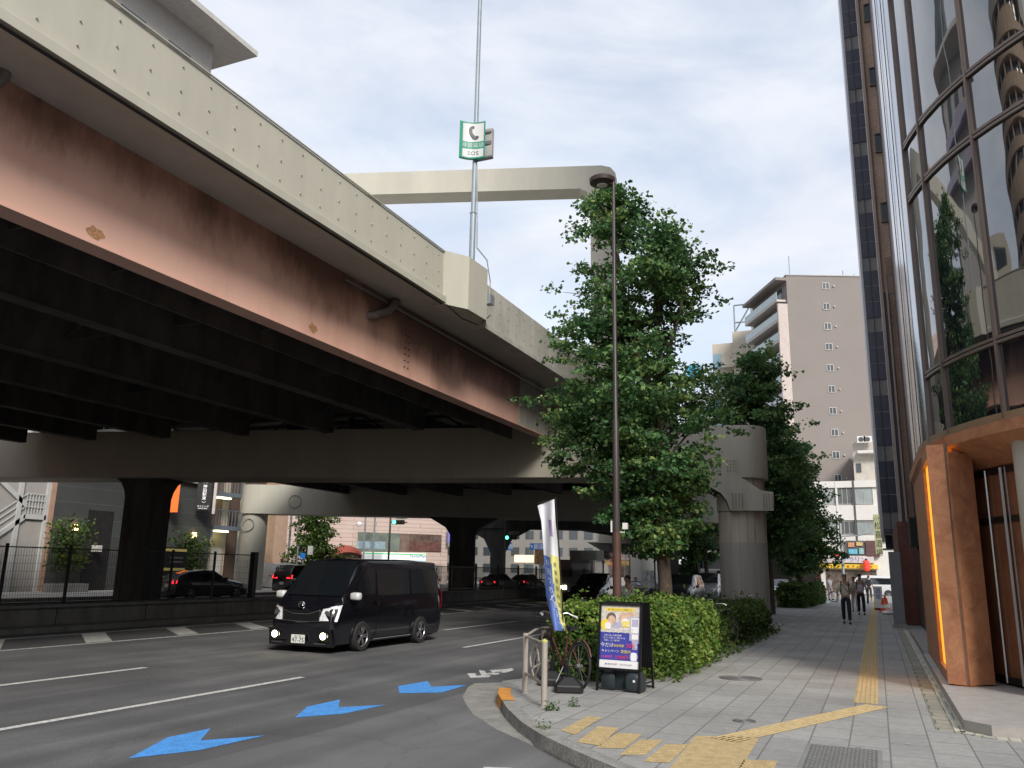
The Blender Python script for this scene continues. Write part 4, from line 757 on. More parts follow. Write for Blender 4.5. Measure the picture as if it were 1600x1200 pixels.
tree('large nearest ginkgo tree with two leaders rising from the hedge beside the lamp post', (-4.45, T1[1]), T1[1], [(292, 928, 952), (318, 916, 1000), (350, 904, 1066), (385, 890, 1098), (415, 882, 1116), (450, 880, 1108), (490, 886, 1078), (520, 872, 1058), (548, 852, 1095), (578, 838, 1130), (612, 832, 1148), (655, 852, 1156), (695, 872, 1142), (720, 890, 1118), (750, 915, 1100), (800, 930, 1092), (835, 965, 1075), (858, 995, 1058)], 60000, .092,
     leaders=[(P(940, 300, Y=T1[1])[0]+4.45, P(940, 296, Y=T1[1])[2]), (P(1030, 318, Y=T1[1])[0]+4.45, P(1030, 322, Y=T1[1])[2]-.2), (P(1080, 352, Y=T1[1])[0]+4.45, P(1080, 360, Y=T1[1])[2]-.3)], nb=150, flat_=.34)
Y2 = 44.; b2 = P(1208, 948, Y=Y2)
tree('tall dark ginkgo tree directly behind the round pier column', (P(1203, 930, Y=38)[0], 38), 38, [(545, 1150, 1215), (575, 1120, 1236), (620, 1100, 1240), (680, 1110, 1272), (740, 1130, 1280), (790, 1135, 1275), (830, 1150, 1270), (860, 1165, 1250)], 38000, .13, nb=150, group='street trees down the pavement')
tree('slim dark ginkgo tree standing behind the trimmed hedge', (P(1251, 930, Y=50)[0], 50), 50, [(690, 1215, 1262), (720, 1200, 1285), (770, 1190, 1292), (830, 1190, 1305), (862, 1200, 1318), (890, 1215, 1290)], 22000, .14, nb=110, group='street trees down the pavement')
tree('ginkgo tree between the grey pier column and the parked vans, mostly hidden', (P(1105, 920, Y=60)[0], 60), 60, [(700, 1050, 1110), (760, 1030, 1135), (830, 1040, 1130), (870, 1060, 1120)], 9000, .2, nb=60, group='street trees down the pavement')
# tree across the street and broken greenery
tree('bushy bright green street tree on the far corner beside the tan building', (P(495, 920, Y=56)[0], 56), 56, [(770, 470, 510), (800, 462, 524), (840, 460, 528), (870, 452, 530), (893, 455, 530), (910, 470, 520)], 15000, .17, nb=110, m=hedged, name='street_tree')
tree('green tree seen far down the street under the end of the deck', (P(1100, 900, Y=150)[0], 150), 150, [(815, 1085, 1120), (850, 1035, 1130), (880, 1030, 1130), (897, 1060, 1120)], 6000, .45, nb=50, m=hedged, name='street_tree')
for px, Yb, hh in ((105, 36, 3.4), (295, 41, 3.0)):
    b_ = P(px, 900, X=-40.5); Yb = b_[1]; t_ = thing('bamboo_planter', 'feathery bamboo in a planter by the dark building, %s' % ('left of the pier column' if px < 200 else 'right of the pier column'), 'plant', (-40.5, Yb, 0), group='bamboo planters along the dark building')
    MB().box((-40.9, Yb-1.1, 0), (-40.1, Yb+1.1, .45)).build('planter', conc, t_); st_ = MB(); pts = []
    for k in range(9):
        x, y = -40.5+rng.uniform(-.2, .2), Yb+rng.uniform(-.7, .7); e = np.array([x+rng.uniform(-.3, .3), y+rng.uniform(-.8, .8), hh]); st_.tube([(x, y, .4), tuple((np.array([x, y, .4])+e)/2), tuple(e)], .02, 0, 5)
        s = rng.uniform(.3, 1.1, 150)[:, None]; pts.append(np.array([x, y, .4])*(1-s)+e*s+rng.normal(size=(150, 3))*.26)
    st_.build('stem', bark, t_); leaves('foliage', np.concatenate(pts), .16, hedged, t_)
def hedge(name, label, poly, h, nleaf, m, size=.055, top=.12, group=None, seed=0, cat='hedge'):
    poly = np.array(poly); c = poly.mean(0); t_ = thing(name, label, cat, (c[0], c[1], 0), group=group)
    core = MB(); inner = c+(poly-c)*.86
    core.loft([[(x, y, z) for x, y in (c+(inner-c)*f)] for z, f in ((0, .98), (h*.5, 1), (h*.84, .93))]); core.build('shade_core', mat('hedge shade', (.02, .03, .012), .95, var=.4, scale=20), t_)  # solid dark core paints the shade inside the hedge
    n = len(poly); per = [np.linalg.norm(poly[(i+1) % n]-poly[i]) for i in range(n)]; cum = np.cumsum(per); pts = []
    ph = rng.uniform(0, 6, 6)
    def bump_(x, y): return .5*math.sin(x*3.1+ph[0])+.5*math.sin(y*2.3+ph[1])+.4*math.sin((x+y)*5.1+ph[2])
    ns = int(nleaf*.55); u = rng.uniform(0, cum[-1], ns)
    for q in u:
        i = int(np.searchsorted(cum, q)); f = 1-(cum[i]-q)/per[i]; p = poly[i]*(1-f)+poly[(i+1) % n]*f; z = h*(1-rng.random()**1.4*.98); bul = 1+.07*math.sin(z/h*PI)+.045*bump_(p[0]*1.3+z*4, p[1]*1.3)-.10*max(0, z/h-.75)/.25
        k = rng.normal()*.035; p = c+(p-c)*(bul+k); pts.append((p[0], p[1], z*(1+.09*bump_(p[0], p[1]))))
    lo_, hi_ = poly.min(0), poly.max(0); cnt = 0
    def inside(p):
        r = False; j = n-1
        for i in range(n):
            if (poly[i][1] > p[1]) != (poly[j][1] > p[1]) and p[0] < (poly[j][0]-poly[i][0])*(p[1]-poly[i][1])/(poly[j][1]-poly[i][1])+poly[i][0]: r = not r
            j = i
        return r
    while cnt < nleaf-ns:
        p = rng.uniform(lo_, hi_)
        if inside(p): pts.append((p[0], p[1], h*(.92+.13*bump_(p[0]*1.2, p[1]*1.2))+rng.normal()*.04)); cnt += 1
    pts = np.array(pts); pts[:, 2] = np.maximum(pts[:, 2], .02)
    # sprigs
    k = rng.choice(len(pts), 260); s_ = rng.random((260, 5, 1)); d_ = rng.normal(size=(260, 1, 3))*.05; d_[:, :, 2] = abs(d_[:, :, 2])*2.2; pts = np.concatenate([pts, (pts[k][:, None, :]+d_*s_*1.6).reshape(-1, 3)])
    leaves('foliage', pts, size, m, t_, up=.3); return t_
hedge('hedge', 'bright yellow green leafy hedge around the lamp post behind the A frame board', [(-4.75, 12.9), (-4.3, 12.6), (-3.5, 12.95), (-3.12, 13.9), (-2.95, 15.4), (-3.05, 17.0), (-3.5, 18.0), (-4.7, 18.2)], 1.05, 46000, hedgel)
hedge('hedge', 'lower darker hedge just in front of the round pier column', [(-4.75, 18.4), (-3.3, 18.3), (-3.2, 20.5), (-3.0, 23), (-3.1, 26.2), (-4.7, 26.4)], .82, 24000, hedged, size=.06)
hedge('hedge', 'clipped dense dark green hedge further down the pavement', [(-4.75, 46), (-3.6, 46), (-3.3, 50), (-3.1, 56), (-4.7, 57)], 1.15, 14000, hedged, size=.10)
# low weeds at the foot of the hedge and by the rail
def weeds(label, c, r, n, size=.05):
    a = rng.uniform(0, 2*PI, n); q = np.sqrt(rng.random(n))*r; pts = np.stack([c[0]+np.cos(a)*q, c[1]+np.sin(a)*q, rng.random(n)**2*.10+.01], 1); o_ = leaves('weeds', pts, size, hedged, None); tag(o_, label, 'weeds', kind='stuff')
weeds('patch of small green weeds growing from the slabs by the guard rail post', P(860, 1110, z=0), .10, 120, .022); weeds('little tuft of weeds on the slabs in front of the banner base', P(897, 1104, z=0), .07, 80, .022); weeds('weeds along the kerb beside the orange painted edge', P(848, 1138, z=0), .08, 50, .02)
hp = P(1040, 1062, z=0); pts = np.stack([rng.uniform(-3.5, -2.85, 900), rng.uniform(13.0, 18.5, 900), rng.random(900)**2*.16+.01], 1); tag(leaves('ground_cover', pts, .06, hedged, None), 'ragged weeds fringing the foot of the bright hedge', 'ground cover', kind='stuff')
pts = np.stack([rng.uniform(-3.5, -2.75, 1000), rng.uniform(18.3, 27.5, 1000), rng.random(1000)**2*.2+.01], 1); tag(leaves('ground_cover', pts, .07, hedged, None), 'low green plants spilling onto the slabs before the pier column', 'ground cover', kind='stuff')
# ------------------------------------------------------------------ street lamp
ly = P(964, 900, X=-4.6)[1]; lp_ = thing('street_lamp', 'tall brown street lamp with flat disc head standing in the hedge', 'street lamp', (-4.6, ly, 0)); zt_ = P(961, 284, Y=ly)[2]
MB().tube([(-4.6, ly, 0), (-4.6, ly, P(965, 832, Y=ly)[2])], .085, 0, 16).build('lower_pole', brownp, lp_, smooth=40)
MB().tube([(-4.6, ly, P(965, 832, Y=ly)[2]), (-4.6, ly, P(963, 660, Y=ly)[2]), (-4.6, ly, P(963, 655, Y=ly)[2]), (-4.6, ly, zt_)], [.07, .065, .048, .034], 0, 14).build('upper_pole', mat('dark bronze paint', (.05, .04, .04), .4), lp_, smooth=40)
dc = P(941, 283, Y=ly); MB().lathe(dc, [(0, -.10), (.12, -.10), (.27, -.05), (.285, .03), (.26, .06), (0, .07)], 0, 28).build('lamp_head', mat('lamp brown', (.06, .045, .045), .4), lp_, smooth=40); MB().lathe(dc, [(0, -.115), (.1, -.115), (.12, -.10)], 0, 20).build('lens', white, lp_)
MB().tube([(-4.6, ly, zt_-.05), (dc[0], dc[1], dc[2]+.05)], .03).build('arm', brownp, lp_)
sx = P(952, 830, Y=ly)[0]; zb_ = P(955, 830, Y=ly)[2]; MB().box((-4.71, ly-.03, zb_-.02), (-4.68, ly+.03, zb_+.2)).build('number_plate', white, lp_); q = P(977, 822, Y=ly); MB().box((q[0]-.045, ly-.04, q[2]-.06), (q[0]+.045, ly+.04, q[2]+.06)).tube([(q[0], ly, q[2]-.06), (q[0]-.02, ly, q[2]-.12), (-4.6, ly, q[2]-.12)], .012).build('sensor_box', white, lp_)
# ------------------------------------------------------------------ vehicles
def sect(s):         # half section of a body station -> list of (x, z)
    y, zb, zw, zr, wb, wr = s; c = []
    top = max(zr-zw, .01)
    return [(0, zb), (wb*.82, zb), (wb*.96, zb+.05), (wb, zb+(zw-zb)*.4), (wb*.995, zb+(zw-zb)*.8), (wb*.975, zw), (wr+(wb*.975-wr)*.45, zw+top*.5), (wr+.015, zw+top*.86), (wr-.04, zr-top*.03), (wr*.6, zr+.012), (0, zr+.02)]
def body_pt(st, y, k, f=0.):       # point on the body side at length y, between section index k and k+1
    i = max(j for j in range(len(st)) if st[j][0] <= y+1e-6); i = min(i, len(st)-2); t_ = (y-st[i][0])/(st[i+1][0]-st[i][0]); A, B = sect(st[i]), sect(st[i+1])
    g_ = lambda S_: (S_[k][0]*(1-f)+S_[k+1][0]*f, S_[k][1]*(1-f)+S_[k+1][1]*f); a, b_ = g_(A), g_(B); return (a[0]*(1-t_)+b_[0]*t_, y, a[1]*(1-t_)+b_[1]*t_)
tyre = mat('tyre', (.02, .02, .02), .85, var=.1); rimm = mat('dark alloy', (.34, .34, .36), .3, .8, var=0); rims = mat('alloy', (.5, .5, .52), .3, .8, var=0)
carglass = glass('car glass', (.008, .010, .012), .04); chrome = mat('chrome', (.7, .7, .7), .08, 1., var=0); headm = mat('headlamp', (.75, .76, .78), .15, .1, var=.5, scale=25); redl = mat('tail lamp', (.45, .01, .015), .2, var=0); redon = mat('lit tail lamp', (.9, .02, .03), .2, var=0, emit=1.6); plate = mat('number plate', (.75, .76, .72), .5, var=0); black = mat('black trim', (.008, .008, .009), .35, var=0)
fog = mat('lit fog lamp', (1, .86, .55), .3, var=0, emit=14)
def wheel(parent, c, r, w_, rim, spokes=5):
    o_ = MB(); o_.lathe((0, 0, 0), [(0, 0)], n=3) if False else None
    pr_ = [(r*.70, -w_/2), (r*.95, -w_/2), (r, -w_*.36), (r, w_*.36), (r*.95, w_/2), (r*.70, w_/2)]
    o_.loft([[(xx, rr_*math.cos(2*PI*k/28), rr_*math.sin(2*PI*k/28)) for k in range(28)] for rr_, xx in pr_], caps=False)
    wh = o_.build('wheel', tyre, parent, world=False, smooth=50); wh.location = c
    s = 1 if c[0] > 0 else -1; m_ = MB(); x = s*w_*.40
    m_.torus((x, 0, 0), (1, 0, 0), r*.68, r*.045, 0, 28, 6); m_.disc((x-s*.05, 0, 0), (1, 0, 0), r*.66, .02, 1, 24); m_.disc((x+s*.005, 0, 0), (1, 0, 0), r*.12, .04, 0, 12)
    for k in range(spokes*2):
        a = 2*PI*(k//2)/spokes+(.16 if k % 2 else -.16); m_.tube([(x, r*.1*math.cos(a), r*.1*math.sin(a)), (x, r*.67*math.cos(a*1.0+.05), r*.67*math.sin(a+.05))], [r*.05, r*.04], 0, 5)
    ri = m_.build('rim', [rim, black], wh, world=False, smooth=50); return wh
def car(name, label, cat, loc, rz, st, paintm, axles, wr=.31, windows=(), wind=None, rear=None, front=None, tail=None, plate_txt=None, rim=rims, group=None, mirror=True, lit=False, grille=True, lights=None, mirm=None):
    t_ = thing(name, label, cat, loc, rz, group); mb = MB(); rings = []
    fine = []
    ys = sorted(set([s[0] for s in st]+list(np.linspace(st[0][0], st[-1][0], 30))))
    for y in ys:
        h_ = [body_pt(st, y, k) for k in range(10)]+[body_pt(st, y, 9, 1.)]; rings.append([(x, y, z) for x, _, z in h_]+[(-x, y, z) for x, _, z in h_[-2:0:-1]])
    mb.loft(rings); bo = mb.build('body', paintm, t_, world=False, smooth=38); W_ = max(s[4] for s in st); L_ = st[-1][0]
    for y in axles:
        for s in (1, -1):
            wheel(t_, (s*(W_-.045), y, wr), wr, .2, rim)
            n = 16; arc_ = [(s*(W_+.004), y+wr*1.16*math.cos(PI*k/n), max(.0, wr+wr*1.12*math.sin(PI*k/n))) for k in range(n+1)]
            a_ = MB(); a_.prism([(s*(W_-.15), p[1], p[2]) for p in arc_], (s*.158, 0, 0)); a_.build('wheel_arch', black, t_, world=False)
    for (y0, y1, k0, f0, f1, sl) in windows:
        for s in (1, -1):
            m_ = MB()
            def pt(a, b_, s=s):
                y = y0+(y1-y0)*a+sl*b_*(1 if y0 < L_*.4 else -1)*(1-a if y0 < L_*.4 else a); zf = f0+(f1-f0)*b_; k = k0+int(min(zf*2, 1.999)); x, yy, z = body_pt(st, y, k, min(zf*2-int(min(zf*2, 1.999)), 1)); return (s*(x+.012), yy, z)
            m_.grid(pt, 8, 4); m_.build('side_window', carglass, t_, world=False, smooth=40)
    def scr(nm, y0, y1, wf0, wf1, out):      # windscreens across the body top centre line
        m_ = MB()
        def pt(a, b_):
            y = y0+(y1-y0)*b_; S_ = [body_pt(st, y, k) for k in range(10)]+[body_pt(st, y, 9, 1.)]; xs = [p[0] for p in S_[5:]][::-1]; zs = [p[2] for p in S_[5:]][::-1]
            u = (a-.5)*2; x = u*(wf0+(wf1-wf0)*b_); z = np.interp(abs(x), xs, zs); return (x, y+out*1.0, z+.012)
        m_.grid(pt, 10, 8); m_.build(nm, carglass, t_, world=False, smooth=40)
    if wind: scr('windscreen', *wind)
    if rear: scr('rear_window', *rear)
    return t_
def quad(parent, name, pts, m, th=.02, sym=False, d=(0, -1, 0)):
    for s in ((1, -1) if sym else (1,)):
        q = [(p[0]*s, p[1], p[2]) for p in pts]; q = q if s == 1 else q[::-1]; dd = np.array(d)*th; MB().prism([tuple(np.array(p)+dd) for p in q], tuple(-dd*1.5)).build(name, m, parent, world=False)
vb = mat('gloss black paint', (.006, .006, .009), .12, var=0, coat=.9, spec=.6)
VS = [(0, .24, .74, .80, .72, .62), (.05, .16, .82, .90, .79, .68), (.14, .13, .90, 1.00, .825, .73), (.30, .13, 1.0, 1.13, .842, .76), (.62, .13, 1.05, 1.50, .85, .74), (.98, .13, 1.08, 1.86, .85, .72), (1.3, .13, 1.10, 1.94, .85, .71), (3.6, .13, 1.12, 1.96, .85, .71), (4.5, .14, 1.12, 1.94, .85, .70), (4.64, .2, 1.12, 1.88, .83, .66), (4.70, .35, 1.10, 1.74, .76, .58)]
vloc = (-11.22, 14.75, RD)
van = car('black_van', 'glossy black van with lit fog lamps and lowered dark wheels on the near lane', 'van', vloc, 0, VS, vb, (.98, 3.52), .31, windows=[(.70, 1.52, 5, .10, .84, .36), (1.62, 3.05, 5, .06, .84, 0), (3.12, 4.5, 5, .06, .84, .06)], rim=rimm)
m_ = MB()
def wsp(a, b_):
    y = .31+(1.0-.31)*b_; u = (a-.5)*2; return (u*(.74-.07*b_), y-.03+.03*u*u, 1.155+(1.885-1.155)*b_+.012)
m_.grid(wsp, 8, 6); m_.build('windscreen', carglass, van, world=False)
for s in (1, -1):
    def hp_(a, b_, s=s, g=0.):
        c = [(.46-g, -.005, .66-g), (.815+g, .11, .67-g), (.842+g, .24, .97+g), (.53-g, .035, .90+g)]
        lo_, hi_ = [tuple(c[i][k]*(1-a)+c[j][k]*a for k in range(3)) for i, j in ((0, 1), (3, 2))]; p = [lo_[k]*(1-b_)+hi_[k]*b_ for k in range(3)]; bul = .035*(1-(2*a-1)**2)
        return (s*(p[0]+bul*.6), p[1]-.03-bul+g*.9, p[2])
    m_ = MB(); m_.grid(lambda a, b_: hp_(a, b_, g=.018), 8, 4); m_.build('headlight_rim', chrome, van, world=False, smooth=60)
    m_ = MB(); m_.grid(hp_, 8, 4); m_.build('headlight', headm, van, world=False, smooth=60)
    c = hp_(.38, .5); MB().disc((c[0], c[1]-.004, c[2]), (0, 1, .1), .075, .02, 0, 18).build('headlight_reflector', chrome, van, world=False)
MB().tube([(-.47, -.02, .88), (-.2, -.03, .80), (.2, -.03, .80), (.47, -.02, .88)], .018).tube([(-.47, -.03, .66), (0, -.045, .64), (.47, -.03, .66)], .014).tube([(-.47, -.02, .88), (-.47, -.03, .66)], .012).tube([(.47, -.02, .88), (.47, -.03, .66)], .012).build('grille_trim', chrome, van, world=False)
MB().box((-.46, -.025, .66), (.46, .05, .86)).build('grille', black, van, world=False)
MB().torus((0, -.035, .97), (0, 1, .15), .075, .010, 0, 24, 5).torus((0, -.035, .985), (0, 1, .15), .032, .008, 0, 16, 5).build('emblem', chrome, van, world=False)
quad(van, 'bumper', [(-.82, .07, .14), (.82, .07, .14), (.80, .0, .50), (-.80, .0, .50)], vb, .05)
for s in (1, -1):
    MB().disc((s*.62, -.07, .36), (0, 1, 0), .062, .03, 0, 20).build('fog_lamp', fog, van, world=False); MB().torus((s*.62, -.06, .36), (0, 1, 0), .085, .02).build('fog_lamp_surround', black, van, world=False)
    MB().box((s*.55-.14, -.075, .20), (s*.55+.14, -.04, .215)).build('chrome_lip', chrome, van, world=False)
    m_ = MB(); c = (s*.98, .52, 1.16); m_.loft([[(c[0]+.125*q_*math.copysign(abs(math.cos(2*PI*k/20))**.5, math.cos(2*PI*k/20)), c[1]+dy, c[2]+.085*q_*math.copysign(abs(math.sin(2*PI*k/20))**.5, math.sin(2*PI*k/20))) for k in range(20)] for dy, q_ in ((-.085, .62), (-.06, .9), (.03, 1), (.05, .92))]); mo = m_.build('wing_mirror', mat('mirror chrome', (.75, .75, .75), .3, .3, var=0), van, world=False, smooth=50)
    MB().box((s*.89-.05, .50, 1.1), (s*.89+.05, .56, 1.14)).build('mirror_arm', black, van, world=False)
    MB().box((s*.862-.012, 1.38, .99), (s*.862+.012, 1.56, 1.03)).build('door_handle', chrome, van, world=False); MB().box((s*.862-.012, 1.70, .93), (s*.862+.012, 1.76, 1.10)).build('door_handle', chrome, van, world=False)
    for yy in (1.58, 3.08): MB().box((s*.853-.002, yy, .25), (s*.853+.002, yy+.012, 1.1)).build('door_seam', black, van, world=False)
    MB().box((s*.858-.01, 1.45, .22), (s*.858+.01, 3.1, .235)).build('side_trim', chrome, van, world=False)
    quad(van, 'tail_light', [(.80*s, 4.70, .80), (.852*s, 4.6, .80), (.85*s, 4.6, 1.30), (.79*s, 4.68, 1.30)], redl, .006, False, (s*1, 0, 0))
MB().box((-.17, -.085, .20), (.17, -.07, .37)).build('number_plate', plate, van, world=False); f_ = flat((-.0, -.0865, .265), (1, 0, 0), (0, 0, 1)); MB().text('47-75', .135, f_, 0, 1.).text('47-75', .135, lambda u, v: f_(u+.003, v), 0, 1.).build('plate_number', mat('plate green', (.01, .05, .03), .5, var=0), van, world=False); f_ = flat((0, -.0865, .34), (1, 0, 0), (0, 0, 1)); MB().text('品川 300', .045, f_).build('plate_number', MATS['plate green'], van, world=False)
# far-side and distant cars
def hatch(L_=4.3, H_=1.5, W_=.87): return [(0, .3, .55, .6, .62, .5), (.06, .2, .65, .72, .76, .6), (.3, .18, .78, .86, W_-.03, .7), (1.0, .18, .90, .98, W_, .72), (1.35, .18, .94, 1.05, W_, .70), (2.05, .18, .96, H_-.04, W_, .60), (2.6, .18, .97, H_, W_, .60), (L_-.9, .18, 1.0, H_-.08, W_, .58), (L_-.35, .2, 1.02, 1.25, W_-.02, .62), (L_-.05, .22, .98, 1.03, W_-.06, .68), (L_, .35, .85, .9, .74, .62)]
def mini(L_=4.7, H_=1.85, W_=.9): return [(0, .3, .65, .7, .66, .55), (.08, .2, .80, .88, .82, .66), (.5, .18, .95, 1.08, W_-.02, .74), (1.0, .18, 1.02, 1.18, W_, .75), (1.7, .18, 1.05, H_-.05, W_, .72), (2.4, .18, 1.06, H_, W_, .72), (L_-.4, .18, 1.08, H_-.03, W_, .70), (L_-.05, .22, 1.06, H_-.45, W_-.03, .72), (L_, .35, 1.0, 1.12, .8, .66)]
def simple(name, label, cat, loc, rz, st, m_, L_, kind, head=True, tailm=redl, group=None, van_=False):
    wn = [(1.75, 2.75, 5, .08, .84, .0), (2.82, L_-.75, 5, .08, .84, .0)] if kind == 'h' else [(1.55, 2.6, 5, .08, .84, .0), (2.68, L_-.3, 5, .08, .84, .0)]
    o_ = car(name, label, cat, loc, rz, st, m_, (.82, L_-.85), .31, windows=wn, wind=(1.36, 2.05, .70, .56, -.012) if kind == 'h' else (1.02, 1.7, .72, .66, -.012), rear=((L_-.88, L_-.36, .52, .56, .012) if kind == 'h' else None), group=group)
    W_ = st[3][4]
    quad(o_, 'headlight', [(W_-.34, .02, .56), (W_-.06, .12, .60), (W_-.08, .2, .76), (W_-.34, .10, .72)] if kind == 'h' else [(W_-.36, .03, .66), (W_-.1, .1, .68), (W_-.09, .14, .88), (W_-.32, .1, .86)], headm, .03, True)
    MB().box((-.45, -.02, .38), (.45, .05, .56)).build('grille', black, o_, world=False); MB().box((-.17, -.035, .36), (.17, -.02, .5)).build('number_plate', plate, o_, world=False)
    quad(o_, 'tail_light', [(W_-.36, L_+.0, .78), (W_-.06, L_-.06, .8), (W_-.06, L_-.08, .95), (W_-.36, L_-.01, .92)] if kind == 'h' else [(W_-.5, L_, 1.0), (W_-.06, L_-.03, 1.0), (W_-.08, L_-.07, 1.22), (W_-.5, L_-.04, 1.12)], tailm, .025, True, (0, 1, 0))
    MB().box((-.17, L_+.01, .62), (.17, L_+.03, .78)).build('number_plate', plate, o_, world=False)
    for s in (1, -1): MB().box((s*(W_+.1)-.09, 1.5 if kind == 'h' else 1.25, .98), (s*(W_+.1)+.09, 1.62 if kind == 'h' else 1.36, 1.12)).build('wing_mirror', m_, o_, world=False)
    return o_
gunm = mat('gunmetal paint', (.035, .037, .043), .25, var=0, coat=.7); silv = mat('silver paint', (.45, .46, .48), .25, .5, var=0, coat=.6); whp = mat('white car paint', (.62, .63, .64), .25, var=0, coat=.6)
def at(px, py, X): p = P(px, py, X=X); return (p[0], p[1], RD)
simple('grey_hatchback', 'dark grey hatchback with a lit tail lamp on the far road behind the mesh fence', 'car', (P(313, 940, Y=34.5)[0]+.9, 36.4, RD), PI-.25, hatch(), gunm, 4.3, 'h', tailm=redon)
simple('black_minivan', 'black minivan with wide red tail lamps waiting beyond the grey hatchback', 'car', (P(457, 930, Y=43)[0]-.3, 47.5, RD), PI-.1, mini(), vb, 4.7, 'm', tailm=redon)
simple('white_van', 'white van mostly hidden behind the black minivan', 'van', (P(423, 900, Y=50)[0], 54, RD), PI, mini(H_=1.95), whp, 4.7, 'm')
q = P(1068, 932, z=RD); simple('black_taxi_van', 'black people carrier with a chrome mirror behind the trunk of the large ginkgo', 'car', (P(1064, 900, Y=50)[0], 48.5, RD), 0, mini(L_=4.4, H_=1.75), gunm, 4.4, 'm')
simple('silver_van', 'silver minivan behind the black people carrier, left of the round column', 'car', (P(1109, 900, Y=57)[0], 55, RD), .05, mini(), silv, 4.7, 'm')
simple('dark_suv', 'dark car waiting beside the scooter behind the hedge', 'car', (P(932, 900, Y=40)[0], 38, RD), 0, mini(H_=1.7), vb, 4.7, 'm')
simple('red_lit_car', 'small car with glowing red lamps between the dark pier legs far under the deck', 'car', (P(782, 890, Y=62)[0], 64, RD), PI, hatch(), gunm, 4.3, 'h', tailm=redon, group='cars queueing far under the deck')
simple('red_lit_car', 'dark car with red lamps right of the green signal pole far under the deck', 'car', (P(812, 890, Y=66)[0], 70, RD), PI, hatch(), vb, 4.3, 'h', tailm=redon, group='cars queueing far under the deck')
simple('white_sedan', 'white car crossing the far end of the street behind the walking man', 'car', (P(1310, 900, Y=84)[0], 86, RD), -PI/2, mini(L_=5, H_=1.95), whp, 5, 'm')
simple('pale_car', 'pale silver car glimpsed between the tree trunks and the clipped hedge', 'car', (P(1222, 900, Y=66)[0], 64, RD), .1, hatch(), silv, 4.3, 'h')
tk = thing('box_truck', 'dark box truck behind the silver minivan', 'truck', (P(1112, 890, Y=78)[0], 78, RD)); q0, q1 = P(1092, 868, Y=78), P(1134, 893, Y=78)
MB().box((q0[0], 79.5, 1.0), (q1[0], 85, q0[2])).build('cargo_box', mat('truck grey', (.05, .055, .06), .6), tk); MB().box((q0[0]+.1, 78, .5), (q1[0]-.1, 79.5, 2.1)).build('cab', silv, tk); MB().box((q0[0]+.25, 77.97, 1.3), (q1[0]-.25, 78, 1.95)).build('windscreen', carglass, tk)
for x in (q0[0]+.3, q1[0]-.3):
    for y in (79, 83.5): wheel(tk, (x-tk.location[0], y-78, .4), .4, .25, rims)
t2 = thing('dark_truck', 'dark lorry with an orange marker lamp deep in the shade under the viaduct', 'truck', (P(900, 900, Y=47)[0], 47, RD)); X_ = t2.location[0]
MB().box((X_-1.1, 49, .9), (X_+1.1, 55, 2.9)).build('cargo_box', vb, t2); MB().box((X_-1.05, 47, .4), (X_+1.05, 48.9, 2.3)).build('cab', gunm, t2); MB().box((X_-.9, 46.97, 1.3), (X_+.9, 47, 2.1)).build('windscreen', carglass, t2)
MB().box((X_+.55, 46.95, .75), (X_+.95, 47, .95)).build('marker_lamp', mat('amber lamp', (.95, .25, .03), .4, emit=2.), t2); MB().box((X_-.95, 46.95, .6), (X_-.6, 47, .8)).build('headlight', fog, t2)
for x in (-.9, .9):
    for y in (1.0, 6.5): wheel(t2, (x, y, .42), .42, .25, rims)
# ------------------------------------------------------------------ mesh fence on the median
fnc = thing('mesh_fence', 'black welded mesh fence panels on the median wall left of the pier columns', 'fence', (-20.4, 18, .5)); fm = mat('fence black', (.012, .012, .014), .5, var=0)
m_ = MB(); ye = P(392, 900, X=-20.4)[1]
for y in np.arange(8, ye, .075): m_.box((-20.402, y, .5), (-20.396, y+.005, 2.0))
for z in np.arange(.55, 2.0, .2): m_.box((-20.406, 8, z), (-20.398, ye, z+.006))
for z in (.52, 1.95): m_.box((-20.42, 8, z), (-20.38, ye, z+.03))
m_.build('mesh_panel', fm, fnc)
for k, y in enumerate(np.arange(ye, 9, -1.85)): MB().box((-20.43, y-.03, .5), (-20.37, y+.03, 2.05)).build('post', fm, fnc)
MB().box((-20.5, ye, .5), (-20.3, ye+.2, 2.08)).build('gate_post', fm, fnc)
f2 = thing('bar_fence', 'dark vertical bar railing on the median wall beyond the black van', 'fence', (-20.4, 45, .5)); m_ = MB()
for y in np.arange(30, 60, .13): m_.box((-20.41, y, .5), (-20.39, y+.02, 1.75))
for z in (.6, 1.72): m_.box((-20.42, 30, z), (-20.38, 60, z+.04))
m_.build('railing', fm, f2)
for y in np.arange(30, 60, 3.): MB().box((-20.45, y, .5), (-20.35, y+.08, 1.9)).build('post', fm, f2)
# ------------------------------------------------------------------ buildings across the street (front line X = -42)
def fy(x): return P(x, 850, X=-42)[1]
def yz(x, y, X=-42): p = P(x, y, X=X); return p[1], p[2]
brn = brickmat('brown siding', (.15, .075, .05), (.12, .065, .045), (.05, .035, .03), 3., .22, .015, rot=(PI/2, 0, PI/2), var=.15)
a = thing('stair_building', 'brown sided building with a white steel outdoor stair at the left edge of the street', 'building', (-46, 28, 0)); ws = mat('white steel', (.50, .51, .50), .5, var=.08)
MB().box((-56, -30, 0), (-43.6, fy(65), 20)).build('wall', brn, a)
ya, yb = fy(-60), fy(70)
m_ = MB()
for x in (22, 66): y = fy(x); m_.box((-42.2, y-.12, 0), (-42.0, y+.12, 12))
z1 = yz(40, 803)[1]; y0, y1 = fy(8), fy(66); m_.box((-43.5, y0+.8, z1-.25), (-42.0, y1, z1))
